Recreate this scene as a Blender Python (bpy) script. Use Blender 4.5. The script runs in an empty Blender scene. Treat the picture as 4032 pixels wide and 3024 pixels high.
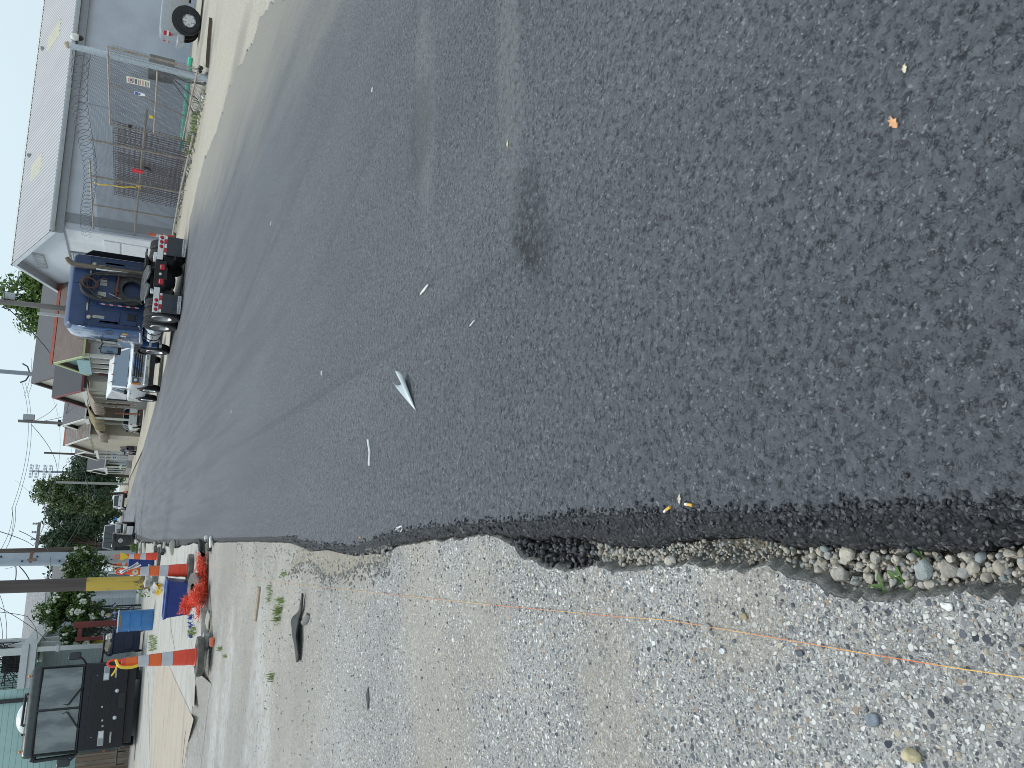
import bpy, bmesh, math, random
import numpy as np
from mathutils import Vector, Matrix, Euler, noise as mnoise
from mathutils.geometry import tessellate_polygon
random.seed(7); np.random.seed(7)
S = bpy.context.scene
COL = S.collection
RAD = math.radians
# ------------------------------------------------------------------ camera (phone held sideways: rolled by a quarter turn)
FPX = 3028.0; CAMH = 1.25
AR = Vector((0.98270488, -0.16301882, 0.08784066))   # photo "up" edge  = right of the street
AD = Vector((0.00465938, -0.45243876, -0.89178330))  # photo "right"     = down
AF = Vector((0.18511998, 0.87676909, -0.44385421))   # viewing direction
cam_d = bpy.data.cameras.new('camera'); cam = bpy.data.objects.new('camera', cam_d); COL.objects.link(cam)
mw = Matrix.Identity(4)
for i, v in enumerate((AD, AR, -AF)):
    mw[0][i], mw[1][i], mw[2][i] = v
mw[0][3], mw[1][3], mw[2][3] = 0, 0, CAMH
cam.matrix_world = mw
cam_d.sensor_width = 36; cam_d.lens = FPX / 4032 * 36; cam_d.clip_start = 0.05; cam_d.clip_end = 3000
S.camera = cam
# ------------------------------------------------------------------ light: bright thin overcast
SUN_EL, SUN_AZ = RAD(60), RAD(-35)
w = bpy.data.worlds.new('World'); S.world = w; w.use_nodes = True
nt = w.node_tree; nt.nodes.clear()
sky = nt.nodes.new('ShaderNodeTexSky'); sky.sky_type = 'NISHITA'; sky.sun_disc = False
sky.sun_elevation = SUN_EL; sky.sun_rotation = SUN_AZ; sky.air_density = 1.0; sky.dust_density = 2.5; sky.ozone_density = 1.0
tcw = nt.nodes.new('ShaderNodeTexCoord')
cn = nt.nodes.new('ShaderNodeTexNoise'); cn.inputs['Scale'].default_value = 1.6; cn.inputs['Detail'].default_value = 3
cr = nt.nodes.new('ShaderNodeMapRange'); cr.inputs[1].default_value = .3; cr.inputs[2].default_value = .7; cr.inputs[3].default_value = .62; cr.inputs[4].default_value = .9
mx = nt.nodes.new('ShaderNodeMix'); mx.data_type = 'RGBA'; mx.inputs['B'].default_value = (8.1, 9.8, 10.7, 1)
bg = nt.nodes.new('ShaderNodeBackground'); bg.inputs['Strength'].default_value = 0.075
ow = nt.nodes.new('ShaderNodeOutputWorld')
nt.links.new(tcw.outputs['Generated'], cn.inputs['Vector']); nt.links.new(cn.outputs['Fac'], cr.inputs[0])
nt.links.new(cr.outputs[0], mx.inputs['Factor']); nt.links.new(sky.outputs['Color'], mx.inputs['A'])
nt.links.new(mx.outputs['Result'], bg.inputs['Color']); nt.links.new(bg.outputs[0], ow.inputs[0])
sd = bpy.data.lights.new('sun', 'SUN'); sd.energy = 1.5; sd.angle = RAD(12); sd.color = (1, .965, .91)
sun = bpy.data.objects.new('sun', sd); COL.objects.link(sun)
sun.rotation_euler = (math.pi / 2 - SUN_EL, 0, math.pi - SUN_AZ); sun.location = (0, 0, 60)
S.view_settings.view_transform = 'Standard'; S.view_settings.look = 'None'; S.view_settings.gamma = 1; S.view_settings.exposure = 0.42; S.cycles.filter_width = 0.9
# ------------------------------------------------------------------ pixel (4032x3024 photo) -> point in the place
def ray(px, py): return AR * ((1512 - py) / FPX) + AD * ((px - 2016) / FPX) + AF
def W(px, py, z=0.0):
    d = ray(px, py); return d * ((z - CAMH) / d.z) + Vector((0, 0, CAMH))
def WY(px, py, Y):
    d = ray(px, py); return d * (Y / d.y) + Vector((0, 0, CAMH))
def WX(px, py, X):
    d = ray(px, py); return d * (X / d.x) + Vector((0, 0, CAMH))
# ------------------------------------------------------------------ materials
MATS = {}
class NT:
    def __init__(s, name):
        s.m = bpy.data.materials.new(name); s.m.use_nodes = True; s.t = s.m.node_tree
        s.b = s.t.nodes['Principled BSDF']
    def n(s, ty, **kw):
        x = s.t.nodes.new(ty)
        for k, v in kw.items():
            if k.startswith('_'): setattr(x, k[1:], v)
        return x
    def set(s, node, key, v):
        if isinstance(v, bpy.types.NodeSocket): s.t.links.new(v, node.inputs[key])
        else: node.inputs[key].default_value = v
    def coord(s, scale=(1, 1, 1), rot=(0, 0, 0), loc=(0, 0, 0)):
        tc = s.n('ShaderNodeTexCoord'); mp = s.n('ShaderNodeMapping')
        mp.inputs['Scale'].default_value = scale; mp.inputs['Rotation'].default_value = rot; mp.inputs['Location'].default_value = loc
        s.t.links.new(tc.outputs['Object'], mp.inputs['Vector']); return mp.outputs[0]
    def noise(s, vec, scale, detail=4, rough=.55, dist=0):
        x = s.n('ShaderNodeTexNoise'); s.set(x, 'Vector', vec); s.set(x, 'Scale', scale); s.set(x, 'Detail', detail); s.set(x, 'Roughness', rough); s.set(x, 'Distortion', dist)
        return x.outputs['Fac']
    def vor(s, vec, scale, feature='F1', rnd=1):
        x = s.n('ShaderNodeTexVoronoi'); x.feature = feature; s.set(x, 'Vector', vec); s.set(x, 'Scale', scale); s.set(x, 'Randomness', rnd)
        return x
    def math(s, op, a, b=0, c=None, clamp=False):
        x = s.n('ShaderNodeMath'); x.operation = op; x.use_clamp = clamp; s.set(x, 0, a); s.set(x, 1, b)
        if c is not None: s.set(x, 2, c)
        return x.outputs[0]
    def rng(s, v, a, b, c=0., d=1., smooth=True):
        x = s.n('ShaderNodeMapRange'); x.interpolation_type = 'SMOOTHSTEP' if smooth else 'LINEAR'
        s.set(x, 0, v); s.set(x, 1, a); s.set(x, 2, b); s.set(x, 3, c); s.set(x, 4, d); return x.outputs[0]
    def mix(s, f, a, b, mode='MIX'):
        x = s.n('ShaderNodeMix'); x.data_type = 'RGBA'; x.blend_type = mode
        def col(v): return (*v, 1) if isinstance(v, tuple) and len(v) == 3 else v
        s.set(x, 'Factor', f); s.set(x, 'A', col(a)); s.set(x, 'B', col(b)); return x.outputs['Result']
    def ramp(s, v, stops, const=False):
        x = s.n('ShaderNodeValToRGB'); s.set(x, 0, v); e = x.color_ramp.elements
        if const: x.color_ramp.interpolation = 'CONSTANT'
        while len(e) < len(stops): e.new(.5)
        for q, (p, c) in zip(e, stops): q.position = p; q.color = (*c, 1)
        return x.outputs[0]
    def sep(s, col):
        x = s.n('ShaderNodeSeparateColor'); s.set(x, 0, col); return x.outputs
    def xyz(s, vec):
        x = s.n('ShaderNodeSeparateXYZ'); s.set(x, 0, vec); return x.outputs
    def bump(s, h, strength, dist=.01):
        x = s.n('ShaderNodeBump'); s.set(x, 'Height', h); s.set(x, 'Strength', strength); s.set(x, 'Distance', dist)
        s.t.links.new(x.outputs[0], s.b.inputs['Normal']); return x
    def ell(s, vec, c, r, rot=0, soft=.35, warp=None):
        """soft-edged irregular patch on the ground: centre c, radii r"""
        X = s.xyz(vec); dx = s.math('SUBTRACT', X[0], c[0]); dy = s.math('SUBTRACT', X[1], c[1])
        ca, sa = math.cos(rot), math.sin(rot)
        u = s.math('DIVIDE', s.math('ADD', s.math('MULTIPLY', dx, ca), s.math('MULTIPLY', dy, sa)), r[0])
        v = s.math('DIVIDE', s.math('SUBTRACT', s.math('MULTIPLY', dy, ca), s.math('MULTIPLY', dx, sa)), r[1])
        d = s.math('SQRT', s.math('ADD', s.math('MULTIPLY', u, u), s.math('MULTIPLY', v, v)))
        if warp is not None: d = s.math('ADD', d, warp)
        return s.rng(d, 1 - soft, 1 + soft, 1., 0.)
    def out(s, color=None, rough=None, metal=None, spec=None):
        if color is not None: s.set(s.b, 'Base Color', (*color, 1) if isinstance(color, tuple) and len(color) == 3 else color)
        if rough is not None: s.set(s.b, 'Roughness', rough)
        if metal is not None: s.set(s.b, 'Metallic', metal)
        if spec is not None: s.set(s.b, 'Specular IOR Level', spec)
        return s.m
def mat(name, rgb, rough=.6, metal=0., var=.12, scale=6., bump=0., spec=.5, coat=0., stretch=(1, 1, 1), dirt=None, dirtamt=.5):
    if name in MATS: return MATS[name]
    t = NT(name); v = t.coord(stretch)
    f = t.noise(v, scale, 5, .6)
    k = t.rng(f, .25, .75, 1 - var, 1 + var)
    c = t.mix(1., tuple(rgb), k, 'MULTIPLY')
    if dirt:
        d = t.rng(t.noise(v, scale * .37, 6, .7), .48, .68, 0, dirtamt); c = t.mix(d, c, tuple(dirt))
    t.out(c, t.rng(f, .2, .8, max(0.03, rough - .08), min(1, rough + .08)), metal, spec)
    if coat: t.b.inputs['Coat Weight'].default_value = coat; t.b.inputs['Coat Roughness'].default_value = .08
    if bump: t.bump(t.noise(v, scale * 5, 3), bump, .01)
    MATS[name] = t.m; return t.m
def glass(name, rgb=(.02, .025, .03), rough=.05):
    if name in MATS: return MATS[name]
    t = NT(name); t.out(tuple(rgb), rough, 0, .8); MATS[name] = t.m; return t.m
def siding(name, rgb, pitch=.13, axis=2, depth=.5, var=.06, rough=.65):
    """lapped boards: the lap shows as a bump and a thin shadow line painted into the colour"""
    if name in MATS: return MATS[name]
    t = NT(name); v = t.coord(); X = t.xyz(v)
    p = t.math('FRACT', t.math('DIVIDE', X[axis], pitch))
    groove = t.rng(p, 0.0, .12, 0., 1.)
    f = t.noise(v, 3, 5)
    c = t.mix(1., tuple(rgb), t.rng(f, .2, .8, 1 - var, 1 + var), 'MULTIPLY')
    c = t.mix(t.math('MULTIPLY', t.math('SUBTRACT', 1, groove), .5), c, tuple(x * .35 for x in rgb))  # shade under each lap put into the colour
    t.out(c, rough); t.bump(t.math('ADD', t.math('MULTIPLY', groove, .6), t.math('MULTIPLY', t.math('SUBTRACT', 1, p), .4)), depth, .02)
    MATS[name] = t.m; return t.m
def leafmat(name, a, b, rough=.55):
    if name in MATS: return MATS[name]
    t = NT(name); g = t.n('ShaderNodeNewGeometry')
    v = t.coord(); f = t.noise(v, 1.1, 3)
    k = t.math('ADD', t.math('MULTIPLY', g.outputs['Random Per Island'], .6), t.math('MULTIPLY', f, .5), clamp=True)
    t.out(t.mix(k, tuple(a), tuple(b)), rough, 0, .3)
    t.b.inputs['Subsurface Weight'].default_value = 0
    MATS[name] = t.m; return t.m
# ------------------------------------------------------------------ mesh builder
class MB:
    def __init__(s): s.bm = bmesh.new()
    def face(s, pts):
        return s.bm.faces.new([s.bm.verts.new(p) for p in pts])
    def box(s, c, d, rot=None, taper=1.):
        vs = []
        for z in (-.5, .5):
            k = 1 if z < 0 else taper
            for x, y in ((-.5, -.5), (.5, -.5), (.5, .5), (-.5, .5)):
                p = Vector((x * d[0] * k, y * d[1] * k, z * d[2]))
                if rot is not None: p = rot @ p
                vs.append(s.bm.verts.new(p + Vector(c)))
        for f in ((3, 2, 1, 0), (4, 5, 6, 7), (0, 1, 5, 4), (1, 2, 6, 5), (2, 3, 7, 6), (3, 0, 4, 7)):
            s.bm.faces.new([vs[i] for i in f])
        return s
    def bb(s, a, b):   # box from corner to corner
        return s.box([(a[i] + b[i]) / 2 for i in range(3)], [abs(b[i] - a[i]) for i in range(3)])
    def cyl(s, p0, p1, r0, r1=None, n=16, caps=True):
        r1 = r0 if r1 is None else r1; p0 = Vector(p0); p1 = Vector(p1); ax = (p1 - p0).normalized()
        u = ax.orthogonal().normalized(); v = ax.cross(u)
        A = [s.bm.verts.new(p0 + (u * math.cos(2 * math.pi * i / n) + v * math.sin(2 * math.pi * i / n)) * r0) for i in range(n)]
        B = [s.bm.verts.new(p1 + (u * math.cos(2 * math.pi * i / n) + v * math.sin(2 * math.pi * i / n)) * r1) for i in range(n)]
        for i in range(n): s.bm.faces.new((A[i], A[(i + 1) % n], B[(i + 1) % n], B[i]))
        if caps: s.bm.faces.new(A[::-1]); s.bm.faces.new(B)
        return s
    def tube(s, pts, r, n=8, closed=False, flat=1.):
        pts = [Vector(p) for p in pts]; N = len(pts); rings = []; u = None
        for i, p in enumerate(pts):
            a = pts[(i - 1) % N] if (i > 0 or closed) else p; b = pts[(i + 1) % N] if (i < N - 1 or closed) else p
            t = (b - a)
            if t.length < 1e-9: t = Vector((0, 0, 1))
            t.normalize()
            if u is None: u = t.orthogonal().normalized()
            u = (u - t * u.dot(t));
            if u.length < 1e-6: u = t.orthogonal()
            u.normalize(); v = t.cross(u)
            rr = r[i] if isinstance(r, (list, tuple)) else r
            rings.append([s.bm.verts.new(p + (u * math.cos(2 * math.pi * k / n) + v * math.sin(2 * math.pi * k / n) * flat) * rr) for k in range(n)])
        for i in range(N if closed else N - 1):
            A, B = rings[i], rings[(i + 1) % N]
            for k in range(n): s.bm.faces.new((A[k], A[(k + 1) % n], B[(k + 1) % n], B[k]))
        if not closed: s.bm.faces.new(rings[0][::-1]); s.bm.faces.new(rings[-1])
        return s
    def sph(s, c, r, seg=12, squash=(1, 1, 1), jit=0., rot=None):
        ret = bmesh.ops.create_uvsphere(s.bm, u_segments=seg, v_segments=max(4, seg // 2 + 1), radius=1)
        for v in ret['verts']:
            p = Vector(v.co)
            if jit: p *= 1 + jit * mnoise.noise(p * 1.7 + Vector(c) * 9)
            p = Vector((p.x * squash[0], p.y * squash[1], p.z * squash[2])) * r
            if rot is not None: p = rot @ p
            v.co = p + Vector(c)
        return s
    def lathe(s, prof, n=24, c=(0, 0, 0), axis='Z', closed=False):
        rings = []
        def P(r, h, a):
            x, y = r * math.cos(a), r * math.sin(a)
            q = {'Z': (x, y, h), 'X': (h, x, y), 'Y': (y, h, x)}[axis]
            return Vector(q) + Vector(c)
        for r, h in prof:
            rings.append([s.bm.verts.new(P(max(r, 1e-4), h, 2 * math.pi * i / n)) for i in range(n)])
        R = list(zip(rings, rings[1:])) + ([(rings[-1], rings[0])] if closed else [])
        for A, B in R:
            for i in range(n): s.bm.faces.new((A[i], A[(i + 1) % n], B[(i + 1) % n], B[i]))
        return s
    def prism(s, poly, axis, a, b):
        """2-D outline pushed along an axis: X:(y,z) Y:(x,z) Z:(x,y)"""
        def P(q, h): return {'X': (h, q[0], q[1]), 'Y': (q[0], h, q[1]), 'Z': (q[0], q[1], h)}[axis]
        A = [s.bm.verts.new(P(q, a)) for q in poly]; B = [s.bm.verts.new(P(q, b)) for q in poly]; n = len(poly)
        for i in range(n): s.bm.faces.new((A[i], A[(i + 1) % n], B[(i + 1) % n], B[i]))
        s.bm.faces.new(A[::-1]); s.bm.faces.new(B); return s
    def loft(s, rings, closed=True, caps=True):
        V = [[s.bm.verts.new(p) for p in r] for r in rings]; n = len(V[0])
        for A, B in zip(V, V[1:]):
            for i in range(n if closed else n - 1): s.bm.faces.new((A[i], A[(i + 1) % n], B[(i + 1) % n], B[i]))
        if caps and closed: s.bm.faces.new(V[0][::-1]); s.bm.faces.new(V[-1])
        return s
    def build(s, name, m, parent=None, bev=0., sub=0, smooth=40, solid=0.):
        me = bpy.data.meshes.new(name); bmesh.ops.recalc_face_normals(s.bm, faces=s.bm.faces[:]); s.bm.to_mesh(me); s.bm.free()
        if m: me.materials.append(m)
        o = bpy.data.objects.new(name, me); COL.objects.link(o)
        if parent is not None: o.parent = parent
        if smooth:
            for p in me.polygons: p.use_smooth = True
            me.set_sharp_from_angle(angle=RAD(smooth))
        if solid: md = o.modifiers.new('solid', 'SOLIDIFY'); md.thickness = solid
        if bev: md = o.modifiers.new('bevel', 'BEVEL'); md.width = bev; md.segments = 2; md.limit_method = 'ANGLE'; md.angle_limit = RAD(40)
        if sub: md = o.modifiers.new('sub', 'SUBSURF'); md.levels = sub; md.render_levels = sub
        return o
def mesh_obj(name, verts, faces, m, parent=None, smooth=False):
    me = bpy.data.meshes.new(name); me.from_pydata([tuple(v) for v in verts], [], faces); me.update()
    if m: me.materials.append(m)
    o = bpy.data.objects.new(name, me); COL.objects.link(o); o.parent = parent
    if smooth:
        for p in me.polygons: p.use_smooth = True
    return o
def thing(name, label, cat, loc=(0, 0, 0), rz=0., group=None, rot=None):
    o = bpy.data.objects.new(name, None); COL.objects.link(o); o.location = loc; o.empty_display_size = .2
    o.rotation_euler = rot if rot else (0, 0, rz); return tag(o, label, cat, group)
def tag(o, label, cat, group=None, kind=None):
    if label: o['label'] = label
    if cat: o['category'] = cat
    if group: o['group'] = group
    if kind: o['kind'] = kind
    return o
def struct(o): o['kind'] = 'structure'; return o
def dup(root, loc, rz=None, label=None, group=None):
    r = root.copy(); COL.objects.link(r); r.location = loc
    if rz is not None: r.rotation_euler = (0, 0, rz)
    if label: r['label'] = label
    if group: r['group'] = group
    for ch in list(root.children):
        c = ch.copy(); COL.objects.link(c); c.parent = r
        for g in list(ch.children): d = g.copy(); COL.objects.link(d); d.parent = c
    return r
def text_part(name, body, size, m, parent, loc, rot, extr=.001, xs=1.):
    cu = bpy.data.curves.new('txt', 'FONT'); cu.body = body; cu.size = size; cu.align_x = 'CENTER'; cu.align_y = 'CENTER'; cu.extrude = extr
    o = bpy.data.objects.new('txt', cu); COL.objects.link(o)
    me = bpy.data.meshes.new_from_object(o, depsgraph=bpy.context.evaluated_depsgraph_get())
    bpy.data.objects.remove(o); me.materials.clear(); me.materials.append(m)
    t = bpy.data.objects.new(name, me); COL.objects.link(t); t.parent = parent; t.location = loc; t.rotation_euler = rot; t.scale = (xs, 1, 1); return t
def sag(a, b, drop, n=14):
    a = Vector(a); b = Vector(b); return [a.lerp(b, i / n) - Vector((0, 0, drop * 4 * (i / n) * (1 - i / n))) for i in range(n + 1)]
def interp(y, pts): return float(np.interp(y, [p[0] for p in pts], [p[1] for p in pts]))
# ================================================================== GROUND
def edge_from(pix, z):
    L = [W(px, py, z) for px, py in pix]; L.sort(key=lambda p: p.y); return [(p.y, p.x) for p in L]
CREASE = edge_from([(4032, 2006), (3433, 1999), (2990, 2021), (2695, 2014), (2500, 2022), (2268, 2036), (2042, 2054), (1816, 2067), (1636, 2085), (1500, 2112), (1400, 2150), (1300, 2150), (1200, 2130), (1142, 2112), (871, 2118), (740, 2122), (600, 2125)], 0)
EDGE = edge_from([(4032, 2125), (3949, 2150), (3802, 2172), (3470, 2164), (3322, 2157), (3175, 2153), (3064, 2139), (2916, 2119), (2732, 2119), (2547, 2160), (2404, 2148), (2314, 2129), (2178, 2120), (2020, 2125), (1961, 2112), (1884, 2105), (1816, 2119), (1681, 2130), (1568, 2148), (1500, 2185), (1414, 2196), (1369, 2188), (1301, 2172), (1233, 2178), (1188, 2156), (1142, 2139), (1000, 2134), (871, 2136), (800, 2134), (760, 2142), (708, 2157), (672, 2146), (620, 2140), (560, 2135)], -.03)
CONC = edge_from([(4032, 2380), (3912, 2362), (3802, 2331), (3654, 2350), (3507, 2370), (3359, 2368), (3234, 2316), (3138, 2287), (3064, 2246), (2990, 2230), (2916, 2250), (2800, 2240), (2700, 2225), (2584, 2235), (2500, 2248), (2427, 2253), (2336, 2230), (2223, 2253), (2133, 2230), (2065, 2198), (2011, 2150), (1961, 2116), (1884, 2109), (1816, 2123), (1681, 2134), (1568, 2152), (1500, 2189), (1414, 2196), (1369, 2188), (1301, 2172), (1233, 2178), (1188, 2156), (1142, 2139), (1000, 2134), (871, 2137), (800, 2137)], -.02)
def warpv(t, v, s, a):
    nn = t.n('ShaderNodeTexNoise'); t.set(nn, 'Vector', v); t.set(nn, 'Scale', s); t.set(nn, 'Detail', 3)
    sb = t.n('ShaderNodeVectorMath'); sb.operation = 'SUBTRACT'; t.set(sb, 0, nn.outputs['Color']); sb.inputs[1].default_value = (.5, .5, .5)
    sc = t.n('ShaderNodeVectorMath'); sc.operation = 'SCALE'; t.set(sc, 0, sb.outputs[0]); sc.inputs['Scale'].default_value = a
    ad = t.n('ShaderNodeVectorMath'); ad.operation = 'ADD'; t.set(ad, 0, v); t.set(ad, 1, sc.outputs[0]); return ad.outputs[0]
def g_road():
    t = NT('fresh_asphalt'); v = t.coord()
    warp = t.noise(v, 9, 3); vv = warpv(t, v, 70, .02)
    big = t.noise(t.coord((1.1, .22, 1), (0, 0, RAD(-14))), 1.0, 5, .6)
    fine = t.noise(v, 95, 8, .8); gr = t.noise(v, 42, 5, .7)
    V1 = t.vor(vv, 85); V2 = t.vor(vv, 190); V0 = t.vor(vv, 48)
    r1 = t.sep(V1.outputs['Color'])[0]; r2 = t.sep(V2.outputs['Color'])[1]; r0 = t.sep(V0.outputs['Color'])
    base = t.mix(t.rng(r1, 0, 1, 0, 1, False), (.096, .104, .119), (.170, .182, .204))
    base = t.mix(t.rng(r1, .88, .92, 0, .8), base, (.20, .21, .23)); base = t.mix(t.rng(r1, .10, .06, 0, .8), base, (.034, .036, .043))
    base = t.mix(t.math('MULTIPLY', r2, .5), base, (.175, .184, .20))
    base = t.mix(t.math('MULTIPLY', t.rng(V0.outputs['Distance'], .30, .40, 1, 0), t.rng(r0[1], .80, .84, 0, .75)), base, t.mix(r0[2], (.10, .112, .125), (.19, .20, .215)))   # larger grey stones
    base = t.mix(t.rng(r2, .95, .98), base, (.34, .35, .36))                      # pale chips
    base = t.mix(t.math('MULTIPLY', t.rng(gr, .57, .66), t.rng(fine, .40, .54)), base, (.020, .021, .026))  # open voids between stones
    base = t.mix(t.rng(fine, .57, .65, 0, .8), base, (.018, .019, .024))
    base = t.mix(t.math('MULTIPLY', t.rng(t.noise(v, 15, 7, .8), .58, .67, 0, .8), t.rng(t.xyz(v)[1], 1.2, 3.5, .12, 1.)), base, (.022, .023, .029))
    base = t.mix(t.math('MULTIPLY', t.rng(t.noise(v, 11, 8, .85), .60, .67, 0, .7), t.rng(t.xyz(v)[1], 1.5, 4.)), base, (.34, .35, .37))
    E1 = t.vor(vv, 105, 'DISTANCE_TO_EDGE'); E2 = t.vor(vv, 48, 'DISTANCE_TO_EDGE')
    ck = t.math('MAXIMUM', t.math('MULTIPLY', t.rng(E1.outputs['Distance'], .02, .11, 1, 0), t.rng(gr, .47, .56)), t.math('MULTIPLY', t.rng(E2.outputs['Distance'], .01, .05, 1, 0), t.rng(t.noise(v, 21, 4, .7), .50, .60)))
    base = t.mix(t.math('MULTIPLY', ck, .85), base, (.016, .017, .021))
    base = t.mix(1., base, t.rng(big, .25, .75, .90, 1.18), 'MULTIPLY')
    # rolled-smooth streaks, scuffs, and dents whose shade is put into the colour
    streak = t.noise(t.coord((4.5, .12, 1), (0, 0, RAD(-24))), 1.0, 4, .6)
    X = t.xyz(v)
    mid = t.rng(X[1], 4., 16.)
    base = t.mix(t.math('MULTIPLY', t.rng(streak, .46, .62), t.math('MULTIPLY', mid, .30)), base, (.17, .175, .182))
    base = t.mix(t.math('MULTIPLY', t.rng(streak, .52, .40), t.math('MULTIPLY', mid, .30)), base, (.055, .058, .066))
    wv = t.math('MULTIPLY', t.math('SUBTRACT', warp, .5), 1.6)
    for (px, py, r, rot, c, k) in ((1672, 420, (.62, .13), RAD(6), (.27, .275, .265), .75), (2005, 280, (.62, .10), RAD(4), (.25, .255, .25), .7), (2005, 100, (.3, .08), 0, (.25, .25, .25), .35),
                                   (1655, 500, (.3, .16), 0, (.03, .031, .035), .6), (2090, 890, (.26, .11), .3, (.022, .023, .027), .85), (2070, 960, (.12, .05), .9, (.012, .012, .014), .9),
                                   (1340, 640, (.9, .2), .2, (.15, .155, .16), .35), (1850, 700, (.2, .14), .2, (.16, .165, .17), .4), (1770, 1090, (.18, .12), .2, (.17, .175, .18), .35), (1840, 1530, (.14, .07), .2, (.19, .195, .2), .5), (2250, 1300, (.12, .06), .4, (.16, .165, .17), .4)):
        p = W(px, py); m = t.ell(v, (p.x, p.y), r, rot, .45, wv)
        base = t.mix(t.math('MULTIPLY', m, t.math('MULTIPLY', t.rng(t.noise(v, 30, 5, .75), .40, .58, .10, k * .95), t.rng(r1, .0, .5, .6, 1))), base, c)
    for (a, c, wd_, k) in (((2300, 820), (1500, 1410), .022, .30), ((1560, 1370), (930, 1760), .035, .35), ((1100, 840), (880, 1420), .06, .3), ((1250, 560), (1000, 1150), .05, .25), ((1500, 500), (1280, 1010), .05, .25), ((2900, 2010), (1700, 2040), .015, .0), ((760, 1250), (690, 1600), .12, .3)):
        A, C = W(*a), W(*c); m_ = (A + C) / 2; d_ = C - A
        m = t.ell(v, (m_.x, m_.y), (d_.length / 2, wd_), math.atan2(d_.y, d_.x), .5, t.math('MULTIPLY', wv, .7))
        base = t.mix(t.math('MULTIPLY', m, t.rng(fine, .35, .6, k * .5, k)), base, (.045, .047, .054))
    # pale dust tracked in from the gravel lot along the right edge
    d = t.math('ADD', t.math('MULTIPLY', X[0], .97), t.math('MULTIPLY', X[1], -.24))
    du = t.math('ADD', d, t.math('MULTIPLY', t.math('SUBTRACT', t.noise(t.coord((.9, .16, 1), (0, 0, RAD(-14))), 1.4, 5, .65), .5), 2.6))
    near = t.rng(X[1], 26, 34, 1., 0.)
    base = t.mix(t.math('MULTIPLY', t.rng(du, 1.9, 4.2, 0, .93), near), base, t.mix(fine, (.27, .255, .225), (.40, .375, .325)))
    base = t.mix(t.math('MULTIPLY', t.rng(X[1], 24, 60, 0, .45), t.rng(t.noise(t.coord((.8, .06, 1)), 1.2, 4), .35, .65)), base, (.24, .245, .25))  # far road turns paler grey in lengthwise streaks
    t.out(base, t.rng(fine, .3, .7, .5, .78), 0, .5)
    h = t.math('ADD', t.math('MULTIPLY', V1.outputs['Distance'], -.6), t.math('ADD', t.math('MULTIPLY', fine, -1.1), t.math('ADD', t.math('MULTIPLY', V2.outputs['Distance'], -.4), t.math('MULTIPLY', gr, -1.2))))
    t.bump(h, .9, .014)
    return t.m
def g_lip():
    t = NT('asphalt_lip'); v = t.coord(); V1 = t.vor(v, 75); E1 = t.vor(v, 75, 'DISTANCE_TO_EDGE'); fine = t.noise(v, 70, 6, .7)
    r = t.sep(V1.outputs['Color'])[0]
    c = t.mix(r, (.018, .019, .023), (.062, .066, .075)); c = t.mix(t.rng(r, .95, .98), c, (.16, .165, .17))
    c = t.mix(t.rng(E1.outputs['Distance'], 0, .09, 1, 0), c, (.006, .006, .008))
    t.out(c, .5, 0, .5); t.bump(t.math('ADD', t.math('MULTIPLY', V1.outputs['Distance'], -1), fine), .9, .018); return t.m
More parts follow.
